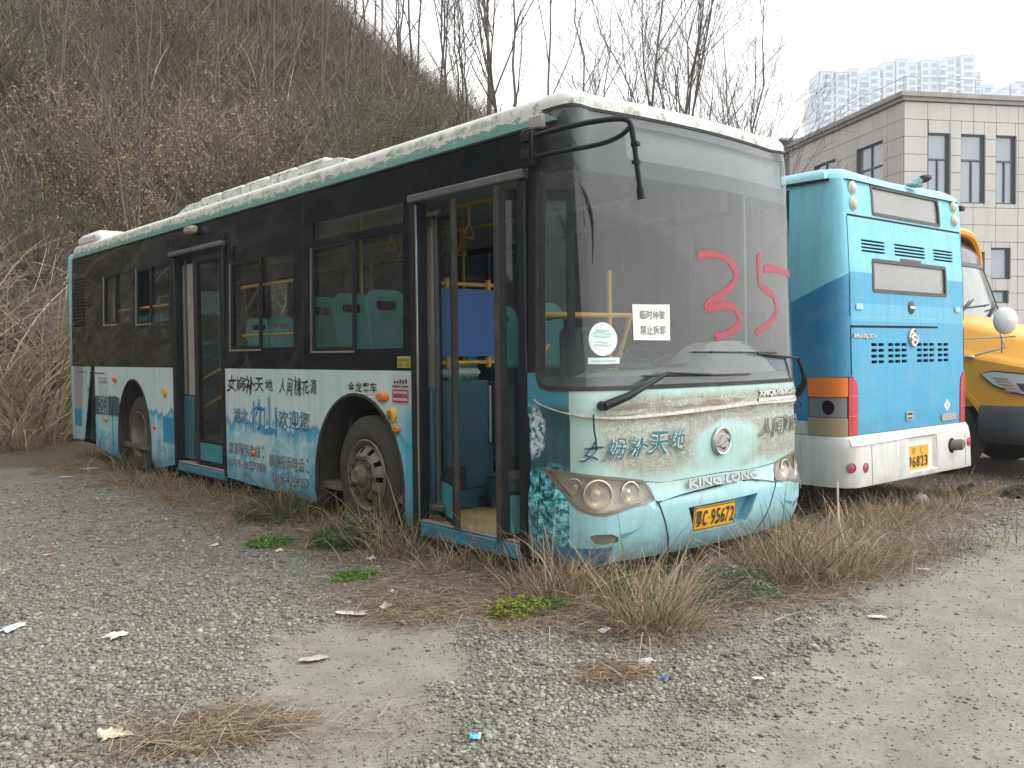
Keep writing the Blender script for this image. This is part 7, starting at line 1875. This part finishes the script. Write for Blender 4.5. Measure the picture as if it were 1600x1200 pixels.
crumple('paper_scrap',2.09,-1.13,.09,.05,.04,WH,'bright white scrap on the gravel edge below the blue bus bumper',17,rz=-.5)
crumple('green_wrapper',3.39,-.06,.09,.05,.03,(.08,.55,.10),'bright green wrapper in the grass below the blue bus plate',18,n=6,cat='wrapper')
crumple('red_wrapper',-2.21,3.51,.10,.04,.02,(.60,.14,.11),'small red and white wrapper on the gravel far left',19,n=6,col2=(.7,.66,.62),cat='wrapper',rz=-.6)
crumple('plastic_scrap',-.31,9.05,.22,.07,.03,WH,'white plastic scrap on straw left of the rear wheel',20,rz=-.5)
crumple('plastic_scrap',-.78,8.37,.18,.07,.02,(.60,.58,.54),'dull pale scrap on straw further left of the rear wheel',21,rz=-.5)
crumple('cardboard_scrap',-.10,-.22,.24,.12,.008,(.24,.235,.21),'grey board lying in the shade under the left front corner of the aqua bus',22,.9,n=5,rz=-.7,cat='board')
# dark ball of rubbish and a burnt heap near the blue bus
mb=MB(); v,f=ico(); mb.add((v*.075+np.array([5.35,.0,.08])).tolist(),f.tolist()); mb.tube([(5.35,-.03,.12),(5.36,-.08,.15)],.02,8)
tag(mb.build('black_ball_valve',M_RUBBER,None,60,loc=(5.35,0,.0)),'round black rubber piece on the ground right of the blue bus bumper','rubber scrap')
r=np.random.default_rng(5); V=[];F=[]
for i in range(12):
    for j in range(16): q=i/11; th=2*PI*j/16; V.append((5.95+.32*q*math.cos(th),-.30+.22*q*math.sin(th),.10*(1-q*q)+r.normal(0,.012)+.0))
for i in range(11):
    for j in range(16): a=i*16+j;b=i*16+(j+1)%16; F.append((a,b,b+16,a+16))
tag(mesh('burnt_heap',V,F,simple('charred rubbish',(.035,.03,.025),.95,0,.5,(.12,.1,.08),20.),loc=(5.95,-.3,0)),'low dark burnt heap on the gravel under the school bus mirror side','ash heap')
# rock by the wheel
v,f=ico(); q=v*np.array([.10,.08,.06])*(1+np.random.default_rng(9).normal(0,.12,(12,1)))+np.array([-.42,2.32,.05]); tag(mesh('rock',q,f,simple('brown rock',(.20,.165,.13),.9,0,.4),loc=(-.42,2.32,0)),'brown rock in the grass at the foot of the front wheel','rock')
v,f=ico(); q=v*np.array([.13,.10,.07])*(1+np.random.default_rng(19).normal(0,.12,(12,1)))+np.array([4.6,.1,.05]); tag(mesh('rock',q,f,simple('grey rock',(.30,.28,.26),.9,0,.4),loc=(4.6,.1,0)),'grey rock in the grass under the blue bus number plate','rock')
# the bent cane standing in front of the far bumper corner
mb=MB(); mb.tube([(2.02,-.62,.02),(2.10,-.50,.25),(2.22,-.42,.52)],[.010,.009,.007],6); tag(mb.build('dry_cane',simple('pale cane',(.55,.45,.31),.7),None,40,loc=(2.02,-.62,0)),'pale dry cane leaning up at the right end of the aqua bus bumper','cane')

# ================================================================== HAZE
mb=MB(); mb.box(-60,470,-60,300,-3.,140.)
hz=NT('air haze'); pv=hz.n('ShaderNodeVolumePrincipled',Color=(.95,.97,1.0),Density=HAZE_D); hz.put(pv.inputs['Anisotropy'],.2); hz.put(hz.out.inputs[1],pv.outputs[0])
if HAZE_D>0: tag(mb.build('haze',hz.m,None,None),kind='stuff')
for o_ in list(bpy.data.meshes):
    if o_.users==0: bpy.data.meshes.remove(o_)
